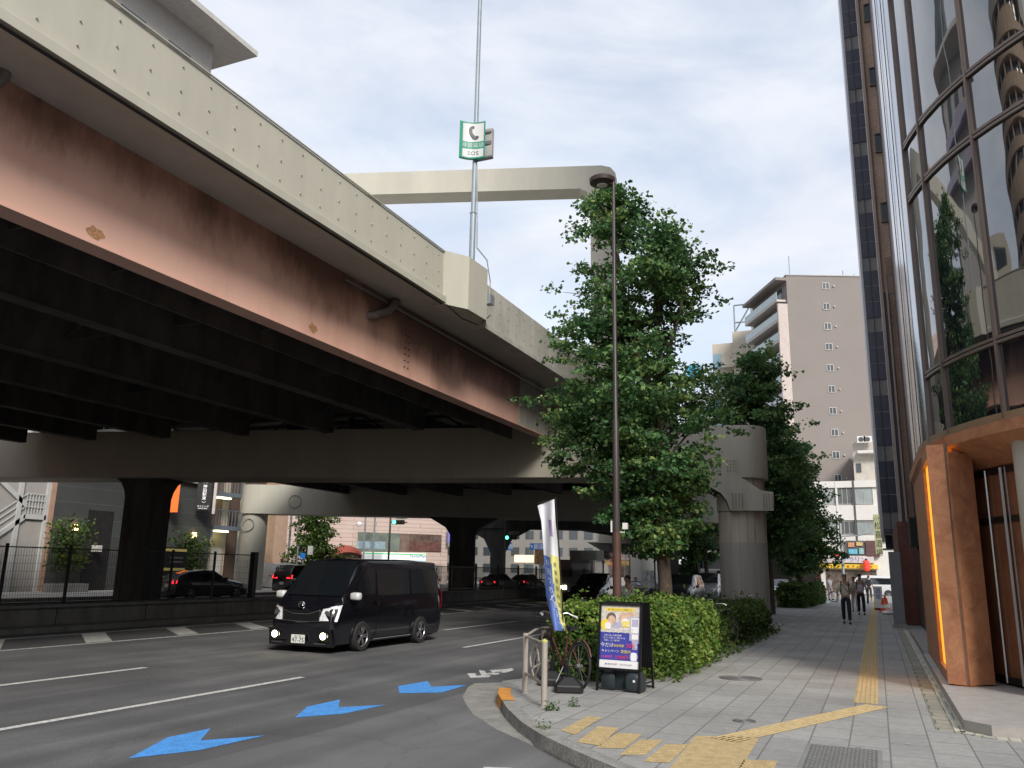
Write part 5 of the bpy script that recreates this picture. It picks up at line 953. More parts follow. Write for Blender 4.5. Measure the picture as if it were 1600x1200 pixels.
m_.prism([(-42, y0+.9, z1-.3), (-42, y0+.9, z1), (-42, y0-2.5, z1-2.6), (-42, y0-2.5, z1-2.9)], (-1.2, 0, 0)); m_.prism([(-42, y0+.9, z1+.3), (-42, y0+.9, z1+.6), (-42, y0-3.5, z1+3.8), (-42, y0-3.5, z1+3.5)], (-1.2, 0, 0))
m_.box((-43.5, y0-3, z1+3.2), (-42, y1, z1+3.4)); m_.build('stair', ws, a)
m_ = MB()
for k in range(8): y = y0+.9+(y1-y0-.9)*k/7; m_.tube([(-42.05, y, z1), (-42.05, y, z1+1.1)], .022, 0, 5)
for dz in (1.1, .75, .4): m_.tube([(-42.05, y0+.9, z1+dz), (-42.05, y1, z1+dz)], .025, 0, 5); m_.tube([(-42.05, y0+.9, z1+dz), (-42.05, y0-2.5, z1-2.6+dz)], .022, 0, 5)
m_.build('handrail', ws, a)
q = yz(42, 884); MB().box((-43.58, q[0]-.28, q[1]-.45), (-43.5, q[0]+.28, q[1]+.45)).build('red_notice', mat('red notice', (.45, .06, .03), .5, var=.4, scale=9), a)
q = yz(10, 915); MB().box((-43.58, q[0]-1.5, 0), (-43.4, q[0]+.4, 2.0)).build('white_panel', mat('cream panel', (.62, .60, .48), .5, var=.1, emit=.05), a)
cp_ = thing('copper_downpipe', 'tall copper coloured pipe strip at the edge of the dark building', 'pipe', (-42, fy(72), 0)); MB().box((-42.3, fy(68), 0), (-41.95, fy(76), 14)).build('pipe', mat('pink copper', (.42, .27, .20), .5), cp_)
dk_ = thing('dark_tiled_building', 'dark grey tiled building with warm wall lamps and an orange side sign', 'building', (-46, 38, 0)); dt = brickmat('charcoal tiles', (.060, .066, .062), (.052, .056, .055), (.09, .09, .085), .9, .45, .02, rot=(PI/2, 0, PI/2), var=.15)
ya, yb = fy(76), fy(327); MB().box((-56, ya, 0), (-42, yb, 16)).build('wall', dt, dk_)
MB().box((-42.02, fy(132), 0), (-41.98, fy(172), 4.6)).build('entrance_recess', mat('dark recess', (.02, .018, .018), .5, var=.5), dk_)
MB().box((-42.02, fy(205), 0), (-41.98, fy(250), 4.6)).build('entrance_recess', MATS['dark recess'], dk_)
za = yz(290, 750)[1]; MB().box((-42, fy(262), za-.15), (-41.7, fy(312), za+.25)).box((-42, fy(262), za+.55), (-41.7, fy(312), za+.8)).build('white_louvre', white, dk_)
lampm = mat('warm lamp', (1, .66, .22), .4, var=0, emit=5)
for px, py in ((116, 824), (302, 836)): q = yz(px, py); MB().box((-42, q[0]-.1, q[1]-.16), (-41.8, q[0]+.1, q[1]+.16)).build('wall_lamp', lampm, dk_)
q = yz(265, 778); MB().box((-41.95, q[0]-.3, q[1]-.95), (-41.0, q[0]-.18, q[1]+.95)).build('orange_sign', mat('orange sign', (.85, .18, .04), .5, emit=.35), dk_)
q = yz(143, 857); MB().box((-41.95, q[0]-.05, q[1]-.18), (-41.2, q[0]+.05, q[1]+.18)).build('small_white_sign', white, dk_)
q = yz(110, 871); MB().box((-41.98, q[0]-.7, q[1]-.16), (-41.9, q[0]+.7, q[1]+.16)).build('yellow_strip', mat('mustard', (.45, .30, .06), .5), dk_)
bb_ = thing('menu_board', 'black menu board with three pale yellow stripes on the far pavement', 'sign', P(272, 900, X=-39.5)); q = P(272, 890, X=-39.5); yl = mat('pale yellow', (.50, .42, .14), .5, emit=.08)
m_ = MB().box((-39.6, q[1]-.9, .5), (-39.5, q[1]+.9, 2.6), 0)
for z in (2.35, 1.2, .7): m_.box((-39.49, q[1]-.85, z), (-39.47, q[1]+.85, z+.16), 1)
for z in (1.95, 1.7): m_.box((-39.49, q[1]-.4, z), (-39.47, q[1]+.6, z+.05), 2)
m_.build('board', [blackm, yl, mat('grey print', (.3, .3, .3), .5)], bb_); MB().box((-39.58, q[1]-.8, 0), (-39.52, q[1]-.75, .5)).build('leg', blackm, bb_); MB().box((-39.58, q[1]+.75, 0), (-39.52, q[1]+.8, .5)).build('leg', blackm, bb_)
vs_ = thing('vertical_station_sign', 'black vertical sign with white characters in angle brackets beside a pale strip', 'sign', P(320, 770, X=-41.2)); q = P(320, 772, X=-41.2)
f_ = flat((q[0], q[1]-.06, q[2]), (1, 0, 0), (0, 0, 1)); rr_ = np.array(P(330, 770, X=-41.2))
ux = np.array([.80, .60, 0]); nz = np.array([0, 0, 1.]); f_ = flat(q, ux, nz)
m_ = MB(); m_.prism([f_(-.5, -1.08, 0), f_(.42, -1.08, 0), f_(.42, 2.6, 0), f_(-.5, 2.6, 0)], (-.08, .12, 0), 0); m_.build('panel', blackm, vs_)
f2_ = lambda u, v: f_(u, v, .015); MB().vtext('〈神田駅東〉', .27, lambda u, v: f2_(u-.02, v+.12), 0, .98).text('ダイニング', .15, lambda u, v: f2_(u-.04, v-.82)).text('DINING BAR', .10, lambda u, v: f2_(u-.04, v-.96)).build('lettering', mat('lit white letters', (.8, .8, .8), .5, var=0, emit=.35), vs_)
MB().prism([f_(.56, -1.3, 0), f_(.74, -1.3, 0), f_(.74, 2.6, 0), f_(.56, 2.6, 0)], (-.1, .15, 0)).build('pale_strip', mat('pale pink strip', (.55, .48, .47), .6), vs_)
cn = thing('balcony_building', 'beige building with an outdoor stair, barred balconies and pale ceiling lamps', 'building', (-46, 46, 0)); be = mat('beige render', (.46, .38, .28), .8, var=.12)
ya, yb = fy(327), fy(376); MB().box((-56, ya, 0), (-43.4, yb, 14)).build('wall', be, cn)
gst = mat('blue grey steel', (.13, .16, .19), .5); 
for zl, dz in ((yz(350, 775)[1], 0), (yz(350, 828)[1], 0)):
    MB().box((-43.4, ya+.3, zl), (-42, yb-.3, zl+.28)).build('balcony_slab', gst, cn); m_ = MB()
    for y in np.arange(ya+.4, yb-.3, .32): m_.box((-42.05, y, zl+.28), (-42.0, y+.03, zl+1.35))
    m_.box((-42.06, ya+.3, zl+1.35), (-41.99, yb-.3, zl+1.4)); m_.build('balcony_rail', gst, cn)
    MB().box((-42.9, ya+1.2, zl-.12), (-42.6, ya+2.4, zl-.02)).build('ceiling_lamp', mat('pale lamp', (.95, .95, .55), .5, var=0, emit=2.5), cn)
    MB().box((-43.41, ya+1.5, zl+.3), (-43.38, ya+2.4, zl+2.3)).build('door', mat('brown door', (.16, .11, .08), .5), cn)
MB().prism([(-42.1, ya+.3, yz(330, 838)[1]), (-42.1, ya+.3, yz(330, 838)[1]+.4), (-42.1, ya-2.4, 1.7), (-42.1, ya-2.4, 1.3)], (-1.0, 0, 0)).build('stair', gst, cn)
MB().box((-43.38, ya+1.6, 0), (-43.3, yb-.4, 2.8)).build('white_wall', mat('white low wall', (.55, .53, .5), .7), cn)
MB().box((-42.15, yb-.25, 0), (-42, yb-.1, 14)).build('downpipe', galv, cn)
tn = thing('tan_building', 'tan and brown building with a greenish window behind the pale round column', 'building', (-47, 52, 0)); ya, yb = fy(376), fy(470)
MB().box((-57, ya, 0), (-44, yb-1.2, 14)).build('wall', mat('dark brown wall', (.10, .065, .045), .7, var=.2), tn); y_, z_ = yz(424, 842, -43.9); MB().box((-44, y_-1.0, z_-.6), (-43.92, y_+1.0, z_+.9)).build('window', mat('greenish window', (.20, .20, .10), .2, var=.2), tn)
y_, z_ = yz(424, 815, -43.8); MB().box((-44, y_-1.2, z_-.5), (-43.8, y_+1.3, z_+1)).build('balcony_front', mat('white boards', (.5, .46, .42), .6, var=.3, scale=5), tn)
y_ = fy(445); MB().box((-44, y_-.3, 0), (-43.4, y_+.3, 14)).build('tan_pier', mat('tan pier', (.40, .27, .18), .7), tn); y_ = fy(460); MB().box((-45, y_-.5, 0), (-43.6, y_+1.0, 14)).build('pink_pier', mat('salmon tiles', (.52, .36, .27), .7), tn)
# pink tiled corner building with the convenience store
pk = brickmat('pale pink tile cladding', (.58, .46, .40), (.55, .43, .38), (.36, .28, .24), 3.2, .42, .03, rot=(PI/2, 0, 0), var=.06)
az = math.radians(49); d0 = P(535, 870, Y=72); R5 = Hm((d0[0]-6*math.cos(az), 72-6*math.sin(az)), az)
def pw(px, py, off=-.05):       # point on the facade plane from a sight line
    d = ray(px, py); n_ = np.array([-math.sin(az), math.cos(az)]); o = np.array(R5(0, off, 0)[:2]); t_ = (n_@o)/(n_@d[:2]); q = d[:2]*t_; u = (q-np.array(R5(0, 0, 0)[:2]))@np.array([math.cos(az), math.sin(az)]); return u, H+d[2]*t_
pt_ = thing('pink_tiled_building', 'pale pink tiled corner building with a long window band above a green striped convenience store', 'building', R5(8, 6, 0))
uE = pw(700, 850)[0]; m_ = MB(); m_.prism([R5(-25, 0, 0), R5(uE, 0, 0), R5(uE, 14, 0), R5(-25, 14, 0)], (0, 0, 26)); m_.build('wall', mat('pink tiles plain', (.57, .45, .39), .7, var=.05) if False else pk, pt_)
def wp(name, c0, c1, m_, off=-.06, th=.06, par=pt_):
    u0, z0 = pw(*c0, off); u1, z1_ = pw(*c1, off); return MB().prism([R5(u0, off, z1_), R5(u1, off, z1_), R5(u1, off, z0), R5(u0, off, z0)], tuple(np.array(R5(0, th, 0))-np.array(R5(0, 0, 0)))).build(name, m_, par)
for k in range(8): x0 = 559+k*16.4; wp('window', (x0+.8, 831+k*.6), (x0+15.6, 862), mat('green grey glass', (.17, .20, .17), .1, var=.35, scale=.8) if k < 4 else mat('blind and brown glass', (.17, .12, .10), .2, var=.6, scale=.7), -.08, .07)
wp('spandrel', (640, 846), (688, 862), mat('brown poster strip', (.13, .055, .045), .5, var=.6, scale=2.), -.12, .03)
m_ = mat('white sign', (.78, .80, .80), .4, var=0, emit=.25)
wp('store_fascia', (566, 862), (665, 880), m_, -.9, .1); wp('store_stripe', (567, 863.5), (665, 867.5), mat('sign green bright', (.03, .45, .09), .4, var=0, emit=.3), -.94, .03); wp('store_stripe', (567, 873.5), (665, 878), mat('sign sky blue', (.12, .50, .62), .4, var=0, emit=.25), -.94, .03)
f_ = lambda u, v: R5(pw(655, 870)[0]+u-.4, -.96, pw(655, 870)[1]+v); MB().text('FamilyMart', .42, f_).build('store_lettering', mat('sign navy', (.02, .15, .35), .5), pt_)
wp('store_window', (566, 880), (690, 905), mat('store interior', (.25, .22, .20), .3, var=.8, scale=1.2), -.3, .1); wp('red_poster_row', (622, 879.5), (664, 885), mat('red posters', (.55, .12, .10), .5, var=.7, scale=3), -1., .03)
wp('direction_board', (558, 845), (602, 858), mat('pale blue board', (.26, .36, .42), .5, var=.3, scale=3), -2.5, .05)
wp('corner_banner', (700, 822), (704, 848), mat('violet banner', (.22, .22, .62), .5), -.9, .1)
u0, z0 = pw(541, 852); m_ = MB(); n = 14; ur = 1.9
for i in range(n): a0, a1 = PI*i/n, PI*(i+1)/n; m_.add([R5(u0, -.1, z0), R5(u0+ur*math.cos(a0), -.1, z0-1.5+1.5*math.sin(a0)), R5(u0+ur*math.cos(a1), -.1, z0-1.5+1.5*math.sin(a1)), R5(u0+ur*math.cos(a1), -1.3, z0-1.9+1.2*math.sin(a1)), R5(u0+ur*math.cos(a0), -1.3, z0-1.9+1.2*math.sin(a0))], [(0, 1, 2), (1, 4, 3, 2)])
m_.prism([R5(u0-ur, -1.3, z0-2.3), R5(u0+ur, -1.3, z0-2.3), R5(u0+ur, -1.3, z0-1.6), R5(u0-ur, -1.3, z0-1.6)], tuple(np.array(R5(0, .05, 0))-np.array(R5(0, 0, 0)))); m_.build('red_awning', mat('awning red', (.28, .06, .04), .7), pt_)
bdx = [(-330, -190, 105, 60, 'far_office_block', 'distant pale office block at the far left beyond the cross street', (.45, .40, .36)), (-118, -78, 130, 24, 'tan_far_building', 'tan far building seen between the dark pier legs', (.42, .36, .27)), (-112, -42, 160, 30, 'grey_far_building', 'grey far building behind the distant pier legs', (.25, .24, .22)), (-42, -12, 230, 26, 'end_building', 'long low building closing the street under the deck', (.33, .31, .27))]
for x0, x1, y, h, nm, lb, c_ in bdx:
    o_ = thing(nm, lb, 'building', ((x0+x1)/2, y, 0)); MB().box((x0, y, 0), (x1, y+15, h)).build('wall', mat(nm, c_, .8, var=.1, scale=.4), o_)
    m_ = MB()
    for k in range(int(h/3.4)):
        for j in range(int((x1-x0)/3.2)): m_.box((x0+.8+j*3.2, y-.08, 1.2+k*3.4), (x0+2.6+j*3.2, y, 2.9+k*3.4))
    struct(m_.build('window_rows', wgl, o_), 'stuff')
    MB().box((x0-.3, y-.6, h), (x1+.3, y+15, h+.5)).build('roof', conc, o_)
# shop signs and posters far under the deck
def board(name, label, cat, c0, c1, Y, m_, post=True, txt=None, tm=None, group=None, size=.5):
    p0, p1 = P(*c0, Y=Y), P(*c1, Y=Y); o_ = thing(name, label, cat, ((p0[0]+p1[0])/2, Y, 0), group=group); MB().box((p0[0], Y-.05, p1[2]), (p1[0], Y+.05, p0[2])).build('panel', m_, o_)
    if post: x = (p0[0]+p1[0])/2 if post is True else P(post, 900, Y=Y)[0]; MB().tube([(x, Y+.1, RD), (x, Y+.1, p0[2])], .07).build('post', galv, o_)
    if txt: MB().text(txt, size, flat(((p0[0]+p1[0])/2, Y-.06, (p0[2]+p1[2])/2), (1, 0, 0), (0, 0, 1))).build('lettering', tm or white, o_)
    return o_
blue = mat('road sign blue', (.02, .16, .50), .4, var=0, emit=.15); wl = mat('sign letters', (.75, .75, .75), .5, var=0, emit=.2)
board('direction_sign', 'blue direction sign with an arrow and white characters between the dark columns', 'road sign', (772, 848), (800, 860), 80, blue, 776, '↑日本橋', wl, size=.62)
board('direction_sign', 'smaller blue sign partly hidden by the banner', 'road sign', (828, 849), (850, 859), 80, blue, 846, '↑銀座', wl, size=.6)
board('blue_vertical_sign', 'plain blue vertical sign under the direction sign', 'road sign', (773, 861), (781, 871), 81, blue, True)
board('round_sign', 'small round blue arrow sign on a bent pole', 'road sign', (762, 850), (768, 858), 79, blue, 765)
board('lit_shop_sign', 'glowing cream shop sign low between the dark columns', 'sign', (804, 867), (834, 879), 95, mat('cream lit', (.9, .75, .5), .5, var=.1, emit=.6), True)
board('poster_board', 'colourful poster board beside the banner pole', 'sign', (836, 858), (850, 882), 88, mat('colour poster', (.55, .30, .12), .5, var=.8, scale=2.5), True)
board('white_street_sign', 'white rectangular sign on an arm in front of the bushy green tree', 'road sign', (482, 853), (488, 867), 53, white, 461)
board('small_blue_sign', 'little blue parking sign below the white one', 'road sign', (470, 864), (476, 873), 53.5, blue, True)
# traffic lights
gl_ = mat('green signal', (.05, .9, .55), .4, var=0, emit=5); rl_ = mat('red signal', (.95, .06, .03), .4, var=0, emit=4)
def signal(label, px, py, Y, polepx, sc_=1., name='traffic_light', lit=0, plate_=True):
    q = P(px, py, Y=Y); o_ = thing(name, label, 'traffic light', (P(polepx, py, Y=Y)[0], Y, RD)); x = P(polepx, py, Y=Y)[0]; w_ = 1.15*sc_
    MB().box((q[0]-.2, Y-.1, q[2]-.2*sc_), (q[0]-.2+w_, Y+.15, q[2]+.2*sc_)).build('housing', mat('signal grey', (.05, .05, .055), .5), o_)
    for k in range(3): MB().disc((q[0]+.0+k*.37*sc_, Y-.13, q[2]), (0, 1, 0), .15*sc_, .06, 0, 16).build('lamp', gl_ if k == lit else mat('dark lens', (.03, .03, .02), .3, var=0), o_)
    MB().tube([(x, Y+.2, RD), (x, Y+.2, q[2]+2.2)], .09).tube([(x, Y+.2, q[2]), (q[0]+w_, Y+.2, q[2])], .05).build('pole', mat('signal pole', (.10, .09, .09), .5), o_)
    if plate_: MB().box((q[0]+.1, Y-.03, q[2]+.28), (q[0]+1.2, Y+.02, q[2]+.6)).build('name_plate', mat('name plate grey', (.25, .27, .30), .5), o_)
signal('green traffic light on a dark pole in front of the pink tiled building', 617, 816, 62, 608, .95)
signal('green traffic light on a pole right of the dark middle column', 793, 840, 72, 788, .95)
q = P(1022, 855, Y=58); o_ = thing('pedestrian_signal', 'red pedestrian signal glowing beside the trunk of the large ginkgo', 'traffic light', (q[0], 58, RD)); MB().box((q[0]-.22, 57.9, q[2]-.5), (q[0]+.22, 58.1, q[2]+.4)).build('housing', MATS['signal grey'], o_); MB().box((q[0]-.16, 57.86, q[2]-.1), (q[0]+.16, 57.9, q[2]+.32)).build('lamp', rl_, o_); MB().tube([(q[0], 58.1, RD), (q[0], 58.1, q[2])], .06).build('pole', MATS['signal pole'], o_)
q = P(1308, 868, Y=96); o_ = thing('pedestrian_signal', 'pedestrian signal on the pole before the shops at the end of the pavement', 'traffic light', (q[0], 96, RD)); MB().box((q[0]-.25, 95.9, q[2]-.5), (q[0]+.2, 96.1, q[2]+.5)).build('housing', MATS['signal grey'], o_); MB().box((q[0]-.2, 95.85, q[2]+.02), (q[0]+.15, 95.9, q[2]+.4)).build('lamp', rl_, o_); MB().tube([(q[0]+.5, 96, 0), (q[0]+.5, 96, P(1308, 805, Y=96)[2])], .14).build('pole', galv, o_)
MB().tube([(q[0]+.5, 96, P(1308, 838, Y=96)[2]), (q[0]+2.3, 96, P(1308, 838, Y=96)[2]+.1), (q[0]+3.6, 96, P(1308, 832, Y=96)[2])], .07).build('lamp_arm', galv, o_)
for k, (px, h_) in enumerate(((461, 60), (566, 70), (581, 71), (448, 56))):
    q = P(px, 900, Y=h_); zt_ = P(px, 790, Y=h_)[2]; o_ = thing('street_pole', ['thin pale pole with an arm left of the bushy tree', 'thin grey pole with a small camera before the pink building', 'grey signal mast beside the camera pole', 'slim grey pole by the tan building'][k], 'pole', (q[0], h_, RD)); MB().tube([(q[0], h_, RD), (q[0], h_, zt_+1)], .09).build('shaft', galv, o_)
    if k == 1: MB().lathe((q[0]-.5, h_-.3, zt_-1.9), [(0, -.2), (.25, -.15), (.3, .05), (.12, .3), (0, .3)], 0, 10).build('camera', white, o_)
    if k == 0: MB().tube([(q[0], h_, 4.1), (q[0]+2.1, h_, 4.1)], .05).build('arm', galv, o_)
up = thing('utility_pole', 'grey utility pole standing beside the yellow vertical shop sign', 'pole', P(1370, 930, X=.35)); yu = up.location[1]; MB().tube([(up.location[0]-.0, yu, 0), (up.location[0], yu, 11)], [.17, .12]).build('shaft', galv, up)
# ------------------------------------------------------------------ signs and clutter along the building line
Ys = 47.; p0, p1 = P(1364, 804, Y=Ys), P(1380, 866, Y=Ys); vs2 = thing('bar_sign', 'pale yellow vertical bar sign with black brush characters over the pavement', 'sign', ((p0[0]+p1[0])/2, Ys, p1[2]))
MB().box((p0[0], Ys, p1[2]), (p1[0], Ys+.3, p0[2])).build('panel', mat('cream yellow sign', (.74, .74, .42), .5, var=.05, emit=.22), vs2); MB().vtext('松喜酒場', .40, flat(((p0[0]+p1[0])/2, Ys-.012, (p0[2]+p1[2])/2-.25), (1, 0, 0), (0, 0, 1)), 0, 1.15, .8).text('いち', .22, flat(((p0[0]+p1[0])/2, Ys-.012, p0[2]-.22), (1, 0, 0), (0, 0, 1))).build('lettering', mat('ink', (.03, .03, .02), .6, var=0), vs2)
MB().box((p1[0], Ys+.1, p0[2]-.3), (1.2, Ys+.2, p0[2]-.2)).box((p1[0], Ys+.1, p1[2]+.2), (1.2, Ys+.2, p1[2]+.3)).build('bracket', galv, vs2)
p0, p1 = P(1381, 815, Y=44), P(1396, 858, Y=44); o_ = thing('dark_box_sign', 'unlit dark navy box sign next to the yellow vertical sign', 'sign', ((p0[0]+p1[0])/2, 44, p1[2])); MB().box((p0[0], 44, p1[2]), (p1[0], 44.5, p0[2])).build('panel', navy, o_); MB().box((p1[0], 44.1, p1[2]+.3), (1.3, 44.3, p1[2]+.4)).build('bracket', galv, o_)
Ya = 47; p0, p1 = P(1364, 916, Y=Ya), P(1380, 946, Y=Ya); o_ = thing('white_stand_board', 'white standing menu board at the pavement edge behind the traffic cones', 'sign', ((p0[0]+p1[0])/2, Ya, 0)); MB().box((p0[0], Ya, .12), (p1[0], Ya+.08, p0[2])).build('panel', white, o_); MB().vtext('酒場', .28, flat(((p0[0]+p1[0])/2, Ya-.01, .8), (1, 0, 0), (0, 0, 1))).build('lettering', mat('blue print', (.1, .2, .5), .5), o_); MB().box((p0[0], Ya-.1, 0), (p1[0], Ya+.3, .12)).build('base', mat('red base', (.4, .05, .03), .6), o_)
MB().box((p0[0]-.02, Ya-.3, .12), (p1[0]+.02, Ya+.2, .45)).build('lower_box', white, o_)
cone = None
for k, (px, py) in enumerate(((1381, 957), (1386, 956), (1384, 951))):
    q = P(px, py, z=0)
    if cone is None:
        cone = thing('traffic_cone', 'orange traffic cone in the small cluster beside the white menu board', 'traffic cone', q, group='orange cones beside the menu board'); c_ = MB().lathe((0, 0, 0), [(.17, .03), (.13, .2), (.09, .42), (.05, .66), (.0, .68)], 0, 16); c_.build('body', mat('cone orange', (.72, .10, .03), .5), cone, world=False, smooth=50); MB().box((-.2, -.2, 0), (.2, .2, .03)).build('base', MATS['cone orange'], cone, world=False); MB().lathe((0, 0, 0), [(.135, .2), (.105, .36), (.10, .36), (.13, .2)], 0, 16).build('white_band', white, cone, world=False)
    else: copy_tree(cone, loc=q)
q = P(1387, 960, z=0); o_ = thing('sign_weight', 'white round water weight base lying on the slabs at the building edge', 'base', q); MB().lathe(q, [(.0, 0), (.25, .02), (.27, .08), (.2, .14), (.05, .17), (.045, .33), (0, .34)], 0, 20).build('body', white, o_, smooth=40)
q = P(1277, 905, Y=60); Yb = 56.5; bn_t = thing('pink_banner', 'pink shop banner with dark characters standing beyond the clipped hedge', 'banner', (P(1276, 930, Y=Yb)[0], Yb, 0)); p0, p1 = P(1268, 872, Y=Yb), P(1284, 922, Y=Yb)
MB().add([(p0[0], Yb, p0[2]), (p1[0]-.15, Yb+.03, p0[2]), (p1[0]+.1, Yb, p1[2]), (p0[0]+.3, Yb-.04, p1[2])], [(0, 1, 2, 3)]).add([(p0[0], Yb+.01, p0[2]), (p1[0]-.15, Yb+.04, p0[2]), (p1[0]+.1, Yb+.01, p1[2]), (p0[0]+.3, Yb-.03, p1[2])], [(3, 2, 1, 0)]).build('cloth', mat('pink cloth', (.55, .25, .22), .8), bn_t); MB().vtext('から揚', .42, flat(((p0[0]+p1[0])/2+.05, Yb-.06, (p0[2]+p1[2])/2), (1, 0, 0), (0, 0, 1))).build('lettering', mat('ink', (.03, .03, .02)), bn_t); MB().tube([(p1[0]+.1, Yb+.05, 0), (p1[0]-.1, Yb+.05, p0[2]+.1)], .02).lathe((p1[0]+.1, Yb, 0), [(0, 0), (.3, 0), (.25, .12), (0, .14)], 0, 12).build('pole', white, bn_t)
# ------------------------------------------------------------------ A-frame advertising board
b0, b1 = P(932, 1078, z=0), P(1001, 1084, z=0); bw_ = np.linalg.norm(b1-b0); ex = (b1-b0)/bw_; ey = np.array([-ex[1], ex[0], 0])
pa_ = P(1019, 1076, z=0); dep = .62
af = thing('aframe_sign', 'black A frame advertising board with a blue and white poster standing before the hedge', 'sign', b0+ex*bw_/2+ey*.3)
hz_ = 1.20; lean = .17
def AF(u, v, w_=0.): return tuple(b0+ex*u+ey*(lean*v/hz_-w_)+np.array([0, 0, v]))
def BF(u, v, w_=0.): return tuple(b0+ex*u+ey*(dep-lean*v/hz_+w_)+np.array([0, 0, v]))
def slab_(mb, fn, u0, v0, u1, v1, w0, w1, mi=0): mb.loft([[fn(u0, v0, w_), fn(u1, v0, w_), fn(u1, v1, w_), fn(u0, v1, w_)] for w_ in (w0, w1)], mi)
m_ = MB(); fw = .03
for fn in (AF, BF): slab_(m_, fn, 0, 0, fw, hz_, 0, .035); slab_(m_, fn, bw_-fw, 0, bw_, hz_, 0, .035); slab_(m_, fn, 0, hz_-.04, bw_, hz_, 0, .035); slab_(m_, fn, 0, .28, bw_, .31, 0, .035)
for u in (0, bw_-fw): m_.tube([AF(u+fw/2, .10), BF(u+fw/2, .10)], .012)
m_.tube([AF(0, .03), AF(bw_, .03)], .012); m_.tube([BF(0, .03), BF(bw_, .03)], .012)
m_.build('frame', black, af)
m_ = MB(); slab_(m_, BF, fw, .31, bw_-fw, hz_-.04, .005, .02); slab_(m_, AF, fw, .31, bw_-fw, hz_-.04, .0, .004); m_.build('back_panel', black, af)
V0, V1 = .31, hz_-.04; pwd = bw_-2*fw
def PO(u, v, w_=.008): return AF(fw+u*pwd, V0+v*(V1-V0), w_)     # u,v in 0..1 on the poster
pc = [mat('poster blue', (.05, .06, .33), .4, var=.1, scale=8), mat('poster white', (.78, .78, .80), .4, var=0), mat('poster yellow', (.80, .62, .08), .4, var=0), mat('poster red', (.75, .05, .12), .4, var=0), mat('poster flesh', (.62, .42, .30), .4, var=.3, scale=18), mat('poster lilac', (.42, .40, .52), .4, var=.2, scale=12), mat('poster hair', (.14, .10, .09), .4), mat('poster magenta', (.72, .12, .42), .4, var=0), mat('poster pale', (.60, .56, .50), .4, var=.25, scale=22)]
m_ = MB()
def pq(u0, v0, u1, v1, mi, w_=.01): m_.add([PO(u0, v0, w_), PO(u1, v0, w_), PO(u1, v1, w_), PO(u0, v1, w_)], [(0, 1, 2, 3)], mi)
def el(u, v, ru, rv, mi, w_): m_.add([PO(u+ru*math.cos(2*PI*k/18), v+rv*math.sin(2*PI*k/18), w_) for k in range(18)], [tuple(range(18))], mi)
def tx(s, u, v, size, mi, w_=.02, sx=1.): m_.text(s, size, lambda a, b_: PO(u+a/pwd, v+b_/(V1-V0), w_), mi, sx)
pq(0, 0, 1, 1, 8, .008); pq(0, .12, 1, .56, 0, .0095); pq(0, 0, 1, .115, 1, .0095); pq(.80, .40, 1, .62, 5, .0105); pq(.74, .44, 1, .82, 5, .0108); pq(.77, .56, .97, .80, 1, .0112); pq(.79, .66, .95, .78, 5, .0118); pq(.80, .46, .96, .54, 1, .0118); pq(.82, .30, .94, .42, 5, .0112)
pq(.12, .90, .84, .955, 2, .011); el(.26, .78, .13, .10, 6, .0112); el(.27, .75, .10, .08, 4, .0116); el(.12, .68, .13, .09, 2, .0113); el(.18, .66, .08, .06, 1, .0118); el(.58, .80, .12, .08, 4, .0112); el(.62, .73, .10, .06, 1, .0116); el(.40, .68, .16, .05, 5, .0114); el(.75, .86, .14, .03, 4, .011)
for k in range(4): pq(.38+k*.018, .72, .39+k*.018, .86-k*.025, 1, .0121)
pq(.54, .655, .74, .745, 2, .0122); tx('ジム', .64, .70, .07, 1, .0126); tx('初心者のための 24時間ジム', .48, .927, .030, 6, .0122)
tx('カラダサ家', .50, .595, .085, 1); tx('女性も安心の個別指導', .32, .512, .026, 1); tx('手ぶらで通える・駅から3分', .36, .470, .026, 1); tx('体験レッスン受付中', .30, .430, .026, 1)
tx('今だけ', .18, .358, .066, 1); tx('入会金相談', .45, .352, .040, 2); tx('50%', .78, .355, .078, 3, .021); tx('off', .92, .335, .03, 1, .021); tx('キャンペーン', .27, .262, .044, 1); tx('実施中', .66, .262, .050, 2); tx('15,000円', .19, .170, .045, 7); tx('3,900円', .56, .170, .062, 3)
el(.86, .19, .10, .07, 5, .0115); pq(.79, .125, .93, .25, 1, .0121)
tx('● 神田 和泉町  ℡ 070-2479-3059', .49, .06, .028, 6); m_.build('poster', pc, af)
